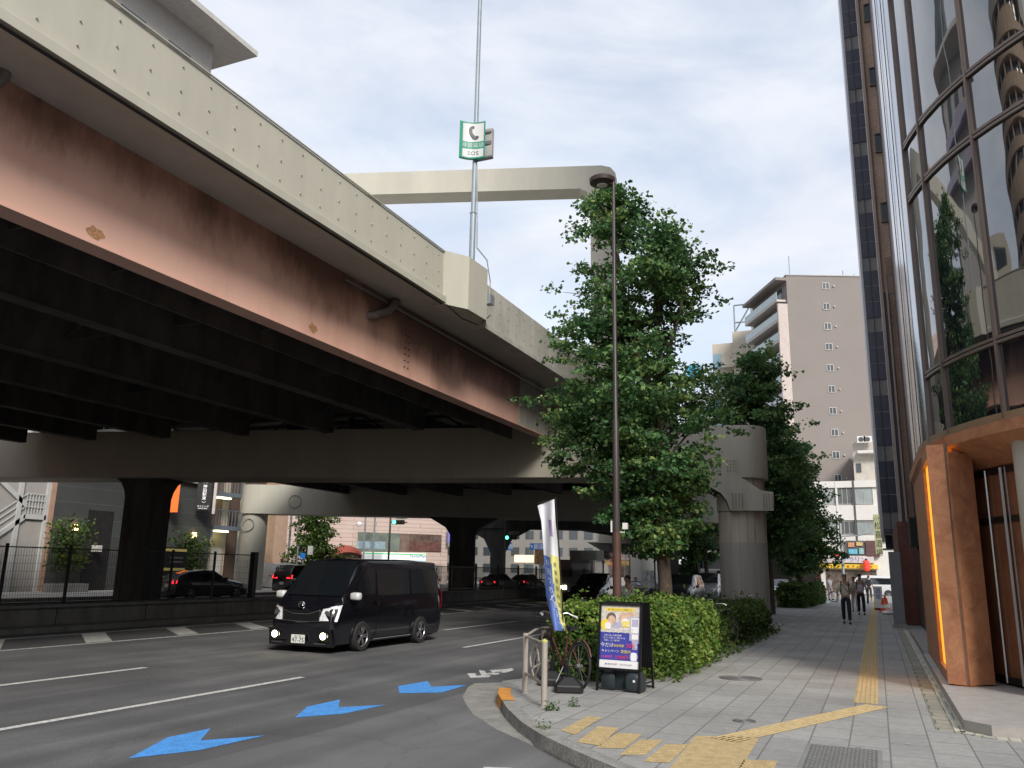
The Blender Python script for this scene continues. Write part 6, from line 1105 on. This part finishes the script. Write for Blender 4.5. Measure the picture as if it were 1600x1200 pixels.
for k, (u, v, s_) in enumerate(((.02, .10, .20), (.20, .16, .24), (.42, .02, .22))):
    c = b0+ex*(u+.12)+ey*(v+.10); bgk = thing('weight_bag', ['dark sand bag under the left side of the A frame board', 'taller dark weight in the middle under the A frame board', 'dark weight with a small white label under the right of the A frame board'][k], 'weight', c); hh = (.26, .34, .27)[k]; m2 = MB()
    m2.loft([[tuple(c+ex*sx*s_*.5*q_+ey*sy*.11*q_+np.array([0, 0, z])) for sx, sy in ((-1, -1), (-.3, -1.12), (.3, -1.12), (1, -1), (1, 1), (-1, 1))] for z, q_ in ((.005, .9), (.03, 1), (hh*.7, 1), (hh*.92, .85), (hh, .6))]); m2.build('body', mat('weight dark green', (.02, .03, .035), .5, var=.2), bgk, smooth=50)
    MB().tube([tuple(c-ex*.05+np.array([0, 0, hh])), tuple(c-ex*.04+np.array([0, 0, hh+.05])), tuple(c+ex*.04+np.array([0, 0, hh+.05])), tuple(c+ex*.05+np.array([0, 0, hh]))], .008).build('handle', galv if k == 1 else black, bgk)
    if k == 2: MB().prism([tuple(c+ex*.0-ey*.13+np.array([0, 0, .14])), tuple(c+ex*.03-ey*.13+np.array([0, 0, .14])), tuple(c+ex*.03-ey*.13+np.array([0, 0, .17])), tuple(c+ex*.0-ey*.13+np.array([0, 0, .17]))], tuple(-ey*.004)).build('label', white, bgk)
# ------------------------------------------------------------------ banner flag with two water weights
yb_ = P(885, 1080, z=0); bx0 = P(884, 1075, z=0); bt_ = P(868, 777, Y=bx0[1]); fl_ = thing('banner_flag', 'tall narrow shop banner of white, blue and yellow cloth twisted round its black pole', 'banner', bx0)
MB().tube([tuple(bx0), tuple(bx0*.5+bt_*.5+np.array([.02, 0, 0])), tuple(bt_)], .011).build('pole', black, fl_)
tl = P(840, 786, Y=bx0[1]-.05); MB().tube([tuple(bt_-np.array([0, 0, .02])), tuple(tl)], .007).build('cross_bar', black, fl_)
Lr = [(840, 790), (846, 815), (848, 840), (850, 870), (852, 900), (853, 930), (860, 960), (866, 985)]; Rr = [(866, 780), (868, 815), (871, 845), (873, 880), (876, 915), (879, 950), (884, 980), (887, 986)]
def FC(u, v, off=0.):
    t_ = v*(len(Lr)-1); i = min(int(t_), len(Lr)-2); f = t_-i; lx, ly_ = [Lr[i][k]*(1-f)+Lr[i+1][k]*f for k in (0, 1)]; rx, ry = [Rr[i][k]*(1-f)+Rr[i+1][k]*f for k in (0, 1)]
    Yf = bx0[1]-.04+.07*math.sin(u*5.2+v*4)+.03*math.sin(v*17+u*3)-(1-u)*.08; p = P(lx*(1-u)+rx*u, ly_*(1-u)+ry*u, Y=Yf-off); return tuple(p)
m_ = MB(); nu, nv = 14, 46; vs = [FC(i/nu, j/nv) for i in range(nu+1) for j in range(nv+1)]; fs = []; mi = []
for i in range(nu):
    for j in range(nv):
        u, v = (i+.5)/nu, (j+.5)/nv; k = 0 if v < (.42-.04*u) else (2 if u > .45+.5*max(0, (v-.42))*1.0 else 1)
        if k == 0 and .5 < u < .75 and .12 < v < .26: k = 3
        m_.add([], [], 0); m_.f.append((i*(nv+1)+j, i*(nv+1)+j+1, (i+1)*(nv+1)+j+1, (i+1)*(nv+1)+j)); m_.m.append(k)
m_.v = [tuple(map(float, p)) for p in vs]
m_.build('cloth', [mat('banner white', (.66, .66, .70), .7, var=.05), mat('banner blue', (.10, .17, .45), .7, var=.12), mat('banner yellow', (.60, .58, .20), .7, var=.1), mat('banner purple', (.32, .24, .44), .7)], fl_, smooth=80)
m_ = MB(); cw_ = .26; chh = 1.95
def put(ch, u, v, s_):
    m_.text(ch, 1., lambda a, b_: FC(u+a*s_*2.6, v-b_*s_*.46, .012), 0)
for k, ch in enumerate('お困りの人、'): put(ch, .22+.035*k, .46+.062*k, .11)
for k, ch in enumerate('人向けのジ'): put(ch, .52+.055*k, .67+.068*k, .125)
m_.build('lettering', mat('banner letters', (.70, .74, .82), .6, var=0), fl_)
m_ = MB()
for k in range(9): m_.text('健康運動教室体験中'[k], 1., lambda a, b_, k=k: FC(.72+.02*k+a*.2, .45+.052*k-b_*.034, .012), 0)
m_.build('small_lettering', mat('banner ink', (.18, .18, .06), .6, var=0), fl_)
for k, (px, py, lb) in enumerate(((884, 1083, 'nearest black octagonal water weight at the foot of the banner pole'), (858, 1072, 'second black water weight close to the guard rail'))):
    c = P(px, py, z=0)+np.array([0, .12, 0]); o_ = thing('water_weight', lb, 'base', c, .35); m2 = MB(); hw, hd = .20, .17
    m2.loft([[(sx*hw*q_, sy*hd*q_, z) for sx, sy in ((-1, -.7), (-.8, -1), (.8, -1), (1, -.7), (1, .7), (.8, 1), (-.8, 1), (-1, .7))] for z, q_ in ((.005, .96), (.02, 1), (.085, 1), (.10, .95), (.19, .42), (.20, .36))]); m2.build('body', mat('base black', (.014, .014, .015), .4, var=.1), o_, world=False); MB().lathe((0, 0, .2), [(.035, 0), (.035, .12), (.0, .12)], 0, 12).build('socket', black, o_, world=False); MB().lathe((.12, -.06, .12), [(.03, 0), (.03, .03), (0, .03)], 0, 10).build('cap', black, o_, world=False)
MB().tube([tuple(P(858, 1072, z=0)+np.array([0, .12, .2])), tuple(P(862, 985, Y=bx0[1]+.1))], .010).build('second_pole', black, fl_)
# ------------------------------------------------------------------ guard rail
ra_, rb_ = P(820, 1083, z=0), P(850, 1105, z=0); gr = thing('guard_rail', 'beige metal guard rail panel with curved bars at the pavement corner', 'guard rail', ra_); rp_ = mat('rail beige', (.42, .38, .33), .45, .2, var=.12)
zt_ = .78
for q in (ra_, rb_): MB().tube([tuple(q), tuple(q+np.array([0, 0, zt_]))], .038, 0, 16).lathe(q, [(.042, 0), (.07, .0), (.07, .01)], 0, 12).build('post', rp_, gr, smooth=40)
MB().lathe(rb_+np.array([0, 0, zt_]), [(.039, -.02), (.039, .0), (0, .02)], 0, 14).build('yellow_cap', mat('cap yellow', (.55, .55, .15), .5), gr)
e = rb_-ra_; 
for z in (.74, .26): MB().tube([tuple(ra_+np.array([0, 0, z])), tuple(rb_+np.array([0, 0, z]))], .02, 0, 8).build('rail', rp_, gr)
for s in (1, -1): MB().tube([tuple(ra_+e*(.5+s*.22*math.cos(PI*(k/10-.5)*1.0)-.0)*1.0+np.array([0, 0, .27+.46*k/10])) for k in range(11)], .013).build('curved_bar', rp_, gr)
MB().tube([tuple(ra_+e*(.30+.4*k/10)+np.array([0, 0, .27+.46*k/10])) for k in range(11)], .012).build('curved_bar', rp_, gr)
rc = P(870, 1045, z=0); MB().tube([tuple(ra_+np.array([0, 0, .74])), tuple(np.array([-4.75, 11.9, .76])), tuple(np.array([-4.78, 12.8, .76]))], .02).build('rail', rp_, gr); MB().tube([(-4.78, 12.3, 0), (-4.78, 12.3, .78)], .038, 0, 14).build('post', rp_, gr)
MB().tube([(-4.6, 11.4, .26), (-4.78, 12.3, .26), (-4.78, 12.8, .26)], .018).build('rail', rp_, gr)
# ------------------------------------------------------------------ bicycles
def bicycle(label, loc, rz, col, lean_=0., basket=False, R_=.33, name='bicycle', group=None, wheelm=None):
    o_ = thing(name, label, 'bicycle', loc, rz, group); o_.rotation_euler = (lean_, 0, rz); fr_ = mat('bike frame %s' % (col,), col, .35, .2, var=0); tb = MB()
    BB, ST, HT, HB, RA, FA = (0, 0, .28), (-.12, 0, .78), (.42, 0, .86), (.46, 0, .68), (-.48, 0, R_), (.62, 0, R_)
    for a, b_, r in ((BB, ST, .016), (BB, HB, .018), (ST, (.43, 0, .82), .014), (HT, HB, .018), (BB, RA, .010), ((-.1, 0, .7), RA, .009)): tb.tube([a, b_], r)
    for s in (.05, -.05): tb.tube([(HB[0], s*.6, HB[2]), (.56, s, .5), (FA[0], s, FA[2])], .010)
    tb.build('frame', fr_, o_, world=False)
    for c in (RA, FA):
        w_ = MB(); w_.torus(c, (0, 1, 0), R_-.015, .018, 0, 32, 8); wo = w_.build('wheel', rubber, o_, world=False, smooth=60); w_ = MB(); w_.torus(c, (0, 1, 0), R_-.035, .008, 0, 30, 5)
        for k in range(14): a = 2*PI*k/14; w_.tube([c, (c[0]+(R_-.035)*math.cos(a), 0, c[2]+(R_-.035)*math.sin(a))], .0028, 0, 3)
        w_.disc(c, (0, 1, 0), .03, .09, 0, 10); w_.build('spokes', mat('dull spokes', (.18, .18, .18), .5, .4), wo, world=False)
        f_ = MB(); f_.tube([(c[0]+(R_+.03)*math.cos(PI*k/10+.2), 0, c[2]+(R_+.03)*math.sin(PI*k/10+.2)) for k in range(9)], .012); f_.build('mudguard', fr_, o_, world=False)
    MB().tube([(.30, -.28, .98), (.36, -.2, 1.02), (.41, 0, .98), (.36, .2, 1.02), (.30, .28, .98)], .011).tube([HT, (.41, 0, .98)], .012).build('handlebar', steel, o_, world=False)
    for s in (1, -1): MB().tube([(.22, s*.29, .97), (.32, s*.27, .985)], .017).build('grip', white if name != 'bicycle' or col[0] > .1 else black, o_, world=False)
    MB().loft([[(x, w_*s*.5, .82+z) for s in (-1, -.6, .6, 1) for z in (.03,)]+[(x, w_*s*.4, .80) for s in (1, -1)] for x, w_ in ((-.27, .14), (-.2, .16), (-.08, .08), (.02, .04))]).build('saddle', black, o_, world=False)
    MB().disc(BB, (0, 1, 0), .09, .02, 0, 18).tube([(0, -.08, .28), (.0, -.08, .12)], .01).tube([(0, .08, .28), (0, .08, .44)], .01).build('crank', black, o_, world=False)
    MB().tube([(-.1, .05, .28), (-.2, .22, .02)], .009).build('kickstand', steel, o_, world=False)
    if basket:
        m2 = MB()
        for z in np.linspace(.75, 1.0, 6): m2.tube([(.5, -.18, z), (.82, -.16, z), (.82, .16, z), (.5, .18, z), (.5, -.18, z)], .005, 0, 4)
        for k in range(9): y = -.17+.34*k/8; m2.tube([(.82, y, 1.0), (.8, y, .75), (.5, y, .75), (.5, y, 1.0)], .004, 0, 3)
        m2.build('basket', black, o_, world=False)
    return o_
q = P(905, 1050, z=0); bicycle('brown bicycle with pale grips and a wire basket parked behind the banner pole', (-4.28, 11.75, 0), PI-.75, (.13, .05, .035), .08, True)
q = P(1140, 1003, z=0); bicycle('black bicycle with a tall dark seat leaning into the hedge, nearer of the pair', (-3.35, 19.6, 0), PI*.5-.35+PI, (.012, .012, .014), -.12, True)
bicycle('second black bicycle behind the first one between the two hedges', (-3.75, 20.9, 0), PI*.5-.2+PI, (.02, .02, .025), .1)
bicycle('bicycle wheel and rear mudguard poking from the hedge at the foot of the column', (-3.55, 26.6, 0), PI*.5+PI, (.10, .04, .03), .1)
bicycle('red bicycle standing by the end of the clipped hedge far down the pavement', (P(1288, 938, Y=59)[0], 59, 0), .3, (.35, .03, .03), .05)
MB_ = P(1118, 935, Y=19.6)
# scooter under a cover, behind the hedge
q = P(1004, 915, Y=26); sc_ = thing('scooter', 'parked dark scooter with a tall windshield behind the bright hedge', 'scooter', (q[0], 27, RD)); X_ = q[0]
MB().loft([[(X_+w_*c_, 27+y, z+hh*s_) for c_, s_ in ((1, -.8), (1, .4), (.5, 1), (-.5, 1), (-1, .4), (-1, -.8))] for y, w_, z, hh in ((-.5, .12, .8, .25), (-.3, .22, .85, .35), (0, .16, .5, .15), (.4, .18, .65, .2), (.9, .2, .75, .18), (1.1, .1, .8, .08))]).build('body', gunm, sc_, smooth=50); MB().tube([(X_-.38, 26.7, 1.28), (X_-.1, 26.75, 1.2), (X_+.1, 26.75, 1.2), (X_+.38, 26.7, 1.28)], .02).build('handlebar', steel, sc_)
MB().grid(lambda a, b_: (X_+(a-.5)*.5*(1-.3*b_), 26.6+.15*b_+.1*(a-.5)**2, 1.15+.55*b_), 6, 4).build('windshield', mat('windshield', (.30, .33, .34), .1, var=.5, scale=9), sc_)
for y in (-.45, .95): MB().torus((X_, 27+y, .1), (1, 0, 0), .2, .06).build('wheel', tyre, sc_)
for s in (1, -1): MB().disc((X_+s*.42, 26.75, 1.42), (0, 1, 0), .07, .03, 0, 12).build('mirror', chrome, sc_)
q = P(1402, 972, z=0); hb = thing('barrier_hoop', 'small white pipe hoop against the building line beside the grey steel column', 'barrier', q)
MB().tube([(q[0], q[1], 0), (q[0], q[1], .62), (q[0]+.05, q[1], .7), (q[0]+.32, q[1], .7), (q[0]+.37, q[1], .62), (q[0]+.37, q[1], 0)], .035, 0, 10).build('pipe', white, hb, smooth=50)
lit = MB()
for k in range(26):
    x, y = rng.uniform(-3.6, .5), rng.uniform(8.2, 22); a_ = rng.uniform(0, PI); s_ = rng.uniform(.008, .022); lit.add([(x+s_*math.cos(a_+j*PI/2)*(1.6 if j % 2 else 1), y+s_*math.sin(a_+j*PI/2)*(1.6 if j % 2 else 1), .004+.004*(j % 2)) for j in range(4)], [(0, 1, 2, 3)])
tag(lit.build('litter', mat('pale litter', (.45, .42, .34), .8, var=.5, scale=3)), 'tiny scattered leaves and paper specks lying on the pavement slabs', 'litter', kind='stuff')
# ------------------------------------------------------------------ people
skin = mat('skin', (.42, .25, .17), .55, var=.06); hairg = mat('grey hair', (.16, .15, .15), .8, var=.3, scale=60); hairb = mat('black hair', (.02, .018, .016), .7); shoe = mat('dark shoe', (.015, .013, .012), .5)
def skinned(name, verts, edges, radii, m_, parent, root=0, sub=1):
    me = bpy.data.meshes.new(name); me.from_pydata(verts, edges, []); ob = bpy.data.objects.new(name, me); COL.objects.link(ob); ob.parent = parent; me.materials.append(m_)
    md = ob.modifiers.new('skin', 'SKIN'); md.use_smooth_shade = True
    for i, r in enumerate(radii): me.skin_vertices[0].data[i].radius = r if isinstance(r, tuple) else (r, r)
    me.skin_vertices[0].data[root].use_root = True
    s_ = ob.modifiers.new('smooth', 'SUBSURF'); s_.levels = sub; s_.render_levels = sub+1
    return ob
def person(label, loc, rz, h=1.7, shirt=(.5, .45, .35), trousers=(.02, .025, .04), hair=hairb, stride=.16, arm=(.05, -.1), bag=None, sleeve=.5, female=False, shoes=shoe, group=None, straps=False, build=1.0):
    o_ = thing('person', label, 'person', loc, rz, group); k = h/1.70; B = build
    def J(x, y, z): return (x*k, y*k, z*k)
    sw = .185*B*(.92 if female else 1)
    hipL, hipR = (.085, 0, .90), (-.085, 0, .90); kL, kR = (.10, -stride*.75, .50), (-.10, stride*.35, .49); aL, aR = (.105, -stride*.95, .09), (-.105, stride*1.35, .12)
    tL, tR = (.12, -stride*.95-.15, .035), (-.12, stride*1.35-.13, .035)
    shL, shR = (sw, .0, 1.375), (-sw, .0, 1.375); eL, eR = (sw+.045, arm[0]+.02, 1.11), (-sw-.045, arm[1]+.02, 1.11); wL, wR = (sw+.07, arm[0]*1.9-.05, .87), (-sw-.07, arm[1]*1.9-.05, .87)
    V = [(0, 0, .96), (0, .01, 1.12), (0, .0, 1.32), (0, .01, 1.44), (0, 0, 1.53), (0, -.015, 1.58), (0, -.01, 1.66)]; R_ = [.115*B, .105*B, .12*B, .06, .055, .078, .086]; E_ = [(0, 1), (1, 2), (2, 3), (3, 4), (4, 5), (5, 6)]
    def chain(pts, rs, root):
        i = len(V); 
        for p, r in zip(pts, rs): V.append(p); R_.append(r)
        E_.append((root, i)); E_.extend((i+j, i+j+1) for j in range(len(pts)-1)); return len(V)-1
    for s_, hp_, kn, an, to in ((1, hipL, kL, aL, tL), (-1, hipR, kR, aR, tR)): chain([hp_, kn, an, to], [.085, .052, .036, .030], 0)
    for s_, sh, el_, wr_ in ((1, shL, eL, wL), (-1, shR, eR, wR)):
        w_ = chain([sh, el_, wr_, (wr_[0], wr_[1]-.02, wr_[2]-.06)], [.052, .036, .025, .030], 2)
        for f in range(4): q = (wr_[0]+.004*s_, wr_[1]-.045+.018*f, wr_[2]-.085); chain([q, (q[0]-.008*s_, q[1]-.006, q[2]-(.045, .055, .052, .04)[f]), (q[0]-.022*s_, q[1]-.008, q[2]-(.07, .085, .08, .062)[f])], [.0095, .0085, .007], w_)
        chain([(wr_[0]-.01*s_, wr_[1]-.055, wr_[2]-.04), (wr_[0]-.022*s_, wr_[1]-.075, wr_[2]-.075)], [.010, .008], w_)
    skinned('body', [J(*p) for p in V], E_, [tuple(x*k for x in (r if isinstance(r, tuple) else (r, r))) for r in R_], skin, o_)
    nm = 'shirt colour %s' % (shirt,); sm = mat(nm, shirt, .85, var=.06, scale=8)
    es = lambda a, b_, f: tuple(a[i]*(1-f)+b_[i]*f for i in range(3))
    sv_ = [(0, 0, .93), (0, .01, 1.10), (0, .0, 1.32), (0, .01, 1.43), shL, es(shL, eL, .9 if sleeve < .6 else 1), shR, es(shR, eR, .9 if sleeve < .6 else 1)]; se = [(0, 1), (1, 2), (2, 3), (2, 4), (4, 5), (2, 6), (6, 7)]; sr = [(.17*B, .125*B), (.165*B, .125*B), (.17*B, .13*B), .07, .060, .050, .060, .050]
    if sleeve > .6: sv_ += [es(eL, wL, .9), es(eR, wR, .9)]; se += [(5, 8), (7, 9)]; sr += [.042, .042]
    skinned('shirt', [J(*p) for p in sv_], se, [tuple(x*k for x in (r if isinstance(r, tuple) else (r, r))) for r in sr], sm, o_)
    tm = mat('trousers colour %s' % (trousers,), trousers, .85, var=.1, scale=8)
    tv = [(0, 0, .97), (0, 0, .90), hipL, kL, es(kL, aL, .93), hipR, kR, es(kR, aR, .93)]; skinned('trousers', [J(*p) for p in tv], [(0, 1), (1, 2), (2, 3), (3, 4), (1, 5), (5, 6), (6, 7)], [tuple(x*k for x in r) for r in ((.155*B, .12*B), (.15, .12), (.098, .10), (.072, .075), (.056, .06), (.098, .10), (.072, .075), (.056, .06))], tm, o_)
    for a_, t_ in ((aL, tL), (aR, tR)): skinned('shoe', [J(a_[0], a_[1]+.04, .045), J(a_[0], (a_[1]+t_[1])/2, .045), J(t_[0], t_[1]-.02, .035)], [(0, 1), (1, 2)], [.045*k, .047*k, .036*k], shoes, o_)
    hm = MB(); hc = J(0, .012, 1.645); hm.loft([[(hc[0]+r*k*math.cos(a)*.92, hc[1]+r*k*math.sin(a)*1.12+dy*k, hc[2]+z*k) for a in np.linspace(0, 2*PI, 16, endpoint=False)] for z, r, dy in ((-.05 if not female else -.12, .062, .035), (-.01, .084, .022), (.035, .088, .008), (.07, .072, .004), (.092, .04, .0), (.10, .01, 0))]); hm.build('hair', hair, o_, world=False, smooth=80)
    fm_ = MB(); f0 = J(0, -.105, 1.60); fm_.loft([[(f0[0]+sx*w_*k, f0[1]+dy*k, f0[2]+z*k) for sx, dy in ((-1, .035), (0, -.014*q_), (1, .035))] for z, w_, q_ in ((.03, .008, .2), (-.005, .014, 1.2), (-.015, .012, .3))], closed=True)
    fm_.build('nose', skin, o_, world=False, smooth=80)
    em = MB()
    for s_ in (1, -1): em.box(J(s_*.032-.010, -.096, 1.625), J(s_*.032+.010, -.085, 1.634)); em.box(J(s_*.032-.016, -.094, 1.643), J(s_*.032+.016, -.083, 1.648))
    em.box(J(-.022, -.094, 1.560), J(.022, -.082, 1.566)); em.build('face_features', mat('face dark', (.10, .04, .03), .6), o_, world=False)
    if straps:
        for s_ in (1, -1): MB().tube([J(s_*.12, .12, 1.20), J(s_*.13, .10, 1.42), J(s_*.125, -.02, 1.475), J(s_*.125, -.125*B, 1.38), J(s_*.14, -.14*B, 1.15), J(s_*.17, .0, 1.08)], .018).build('strap', black, o_, world=False)
        MB().loft([[J(sx*.15*q_, .14+dy, z) for sx, dy in ((-1, 0), (-.8, .12), (.8, .12), (1, 0))] for z, q_ in ((1.02, .85), (1.08, 1), (1.36, 1), (1.44, .7))]).build('backpack', mat('bag dark', (.02, .02, .025), .7), o_, world=False)
    if bag == 'sling': MB().tube([J(-.14, -.02, 1.47), J(-.02, -.15, 1.28), J(.14, -.13, 1.05)], .012).build('sling_strap', mat('khaki strap', (.25, .20, .14), .8), o_, world=False)
    if bag == 'hand': MB().loft([[(wL[0]*k+.02+dx*q_, wL[1]*k+dy*q_, z*k) for dx, dy in ((-.04, -.16), (.04, -.16), (.04, .16), (-.04, .16))] for z, q_ in ((.50, .95), (.52, 1), (.74, .92), (.76, .8))]).build('hand_bag', mat('bag dark', (.02, .02, .025), .7), o_, world=False)
    return o_
q = P(1324, 975, z=0); person('grey haired man in a beige short sleeved shirt and navy trousers walking towards the camera', (q[0], q[1], 0), 0, 1.68, (.70, .64, .49), (.022, .028, .045), hairg, .15, (.03, -.12), 'sling', straps=True, build=1.12)
q = P(1347, 961, z=0); person('man in pale shirt with backpack straps and dark hand bag following the beige shirted man', (q[0], q[1], 0), 0, 1.72, (.66, .64, .70), (.025, .022, .03), hairb, .13, (-.02, .06), 'hand', straps=True)
q = P(1337, 957, z=0); person('woman in white and pink partly hidden behind the man with the backpack', (q[0]-.02, q[1]+.9, 0), 0, 1.60, (.55, .42, .42), (.60, .55, .52), hairb, .14, female=True, sleeve=.9)
Yp = 64; person('person in a white shirt standing by the shops beyond the clipped hedge', (P(1297, 920, Y=Yp)[0], Yp, 0), .9, 1.68, (.62, .62, .64), (.50, .50, .50), hairb, .05)
Yp = 66; person('person in dark clothes with a backpack near the far end of the pavement', (P(1358, 920, Y=Yp)[0], Yp, 0), PI, 1.72, (.12, .12, .15), (.03, .03, .04), hairb, .1, straps=True)
Yp = 24; person('person in a white top with head and shoulders showing above the bright hedge', (P(980, 900, Y=Yp)[0], Yp, RD), -.4, 1.66, (.62, .62, .62), (.03, .03, .04), hairb, .08)
Yp = 52; person('pedestrian in cream clothes between the hatchback and the minivan', (P(430, 900, Y=Yp)[0], Yp+2, RD), .6, 1.65, (.62, .58, .46), (.55, .52, .42), hairb, .1, female=True, sleeve=.9)
# ------------------------------------------------------------------ tall neighbours out of frame (for the curved glass and the light)
rt = thing('round_tower', 'round balconied brown tower across the street mirrored in the curved glass', 'building', (-76, 12, 0)); rw = mat('tower brown', (.36, .26, .18), .7, var=.15); rg = mat('tower pale band', (.38, .36, .31), .7)
mb = MB()
for k in range(17):
    z = k*3.3; mb.lathe((-76, 12, z), [(8.6, 0), (9, 0), (9, 1.7), (8.6, 1.7)], 0, 32); mb.lathe((-76, 12, z), [(8., 1.7), (8., 3.3)], 1, 24)
    for j in range(16): a_ = 2*PI*j/16; mb.box((-76+8.4*math.cos(a_)-.3, 12+8.4*math.sin(a_)-.3, z+1.7), (-76+8.4*math.cos(a_)+.3, 12+8.4*math.sin(a_)+.3, z+3.3), 0)
mb.lathe((-76, 12, 56.1), [(9, 0), (9, 3), (8.5, 3.2), (0, 3.2)], 2, 32); struct(mb.build('storey_bands', [rw, wgl, rg], rt), 'stuff')
MB().box((-92, 4, 0), (-80, 22, 50)).build('core', rg, rt)
for (x0, y0, x1, y1, h, nm, lb, c_) in ((-60, -40, -44, 0, 30, 'added_beige_office', 'unseen beige office block added across the street behind the camera side', (.42, .39, .33)), (14, -40, 34, -8, 13, 'added_grey_office', 'unseen grey office block added on the near corner behind the camera', (.30, .29, .27)), (-66, 24, -60, 31, 30, 'cream_office', 'cream office block across the street beside the round tower', (.50, .47, .38)), (-30, -60, 0, -45, 22, 'added_brown_office', 'unseen brown office block added to close the space behind the camera', (.20, .15, .12))):  # blocks behind the camera are unseen, added for reflections and to darken the light
    o_ = thing(nm, lb, 'building', ((x0+x1)/2, (y0+y1)/2, 0)); MB().box((x0, y0, 0), (x1, y1, h)).build('wall', mat(nm, c_, .8, var=.08, scale=.5), o_); m_ = MB()
    for k in range(int(h/3.3)):
        z = 1.2+k*3.3
        if x1 < 0: m_.box((x1, y0+1, z), (x1+.08, y1-1, z+1.5))
        m_.box((x0+1, y1, z), (x1-1, y1+.08, z+1.5)); m_.box((x0-.08, y0+1, z), (x0, y1-1, z+1.5))
    struct(m_.build('window_rows', wgl, o_), 'stuff')
for k, (x, y) in enumerate(((-66, 47), (-69, 53))):
    o_ = thing('pointed_tower', ['slim pointed dark tower, the left one of two mirrored in the glass', 'slim pointed dark tower, the right one of two mirrored in the glass'][k], 'building', (x, y, 0)); MB().loft([[(x-3, y-3, z), (x+3, y-3, z), (x+3, y+3, z), (x-3, y+3, z)] for z in (0, 58)]).loft([[(x-3*q_, y-3*q_, z), (x+3*q_, y-3*q_, z), (x+3*q_, y+3*q_, z), (x-3*q_, y+3*q_, z)] for z, q_ in ((58, 1), (72, .04))]).build('shaft', mat('dark tower glass', (.08, .09, .09), .3, var=.3, scale=.5), o_); MB().tube([(x, y, 72), (x, y, 78)], .1).build('spire', galv, o_)
_fo.name = 'x'; bpy.data.objects.remove(_fo)
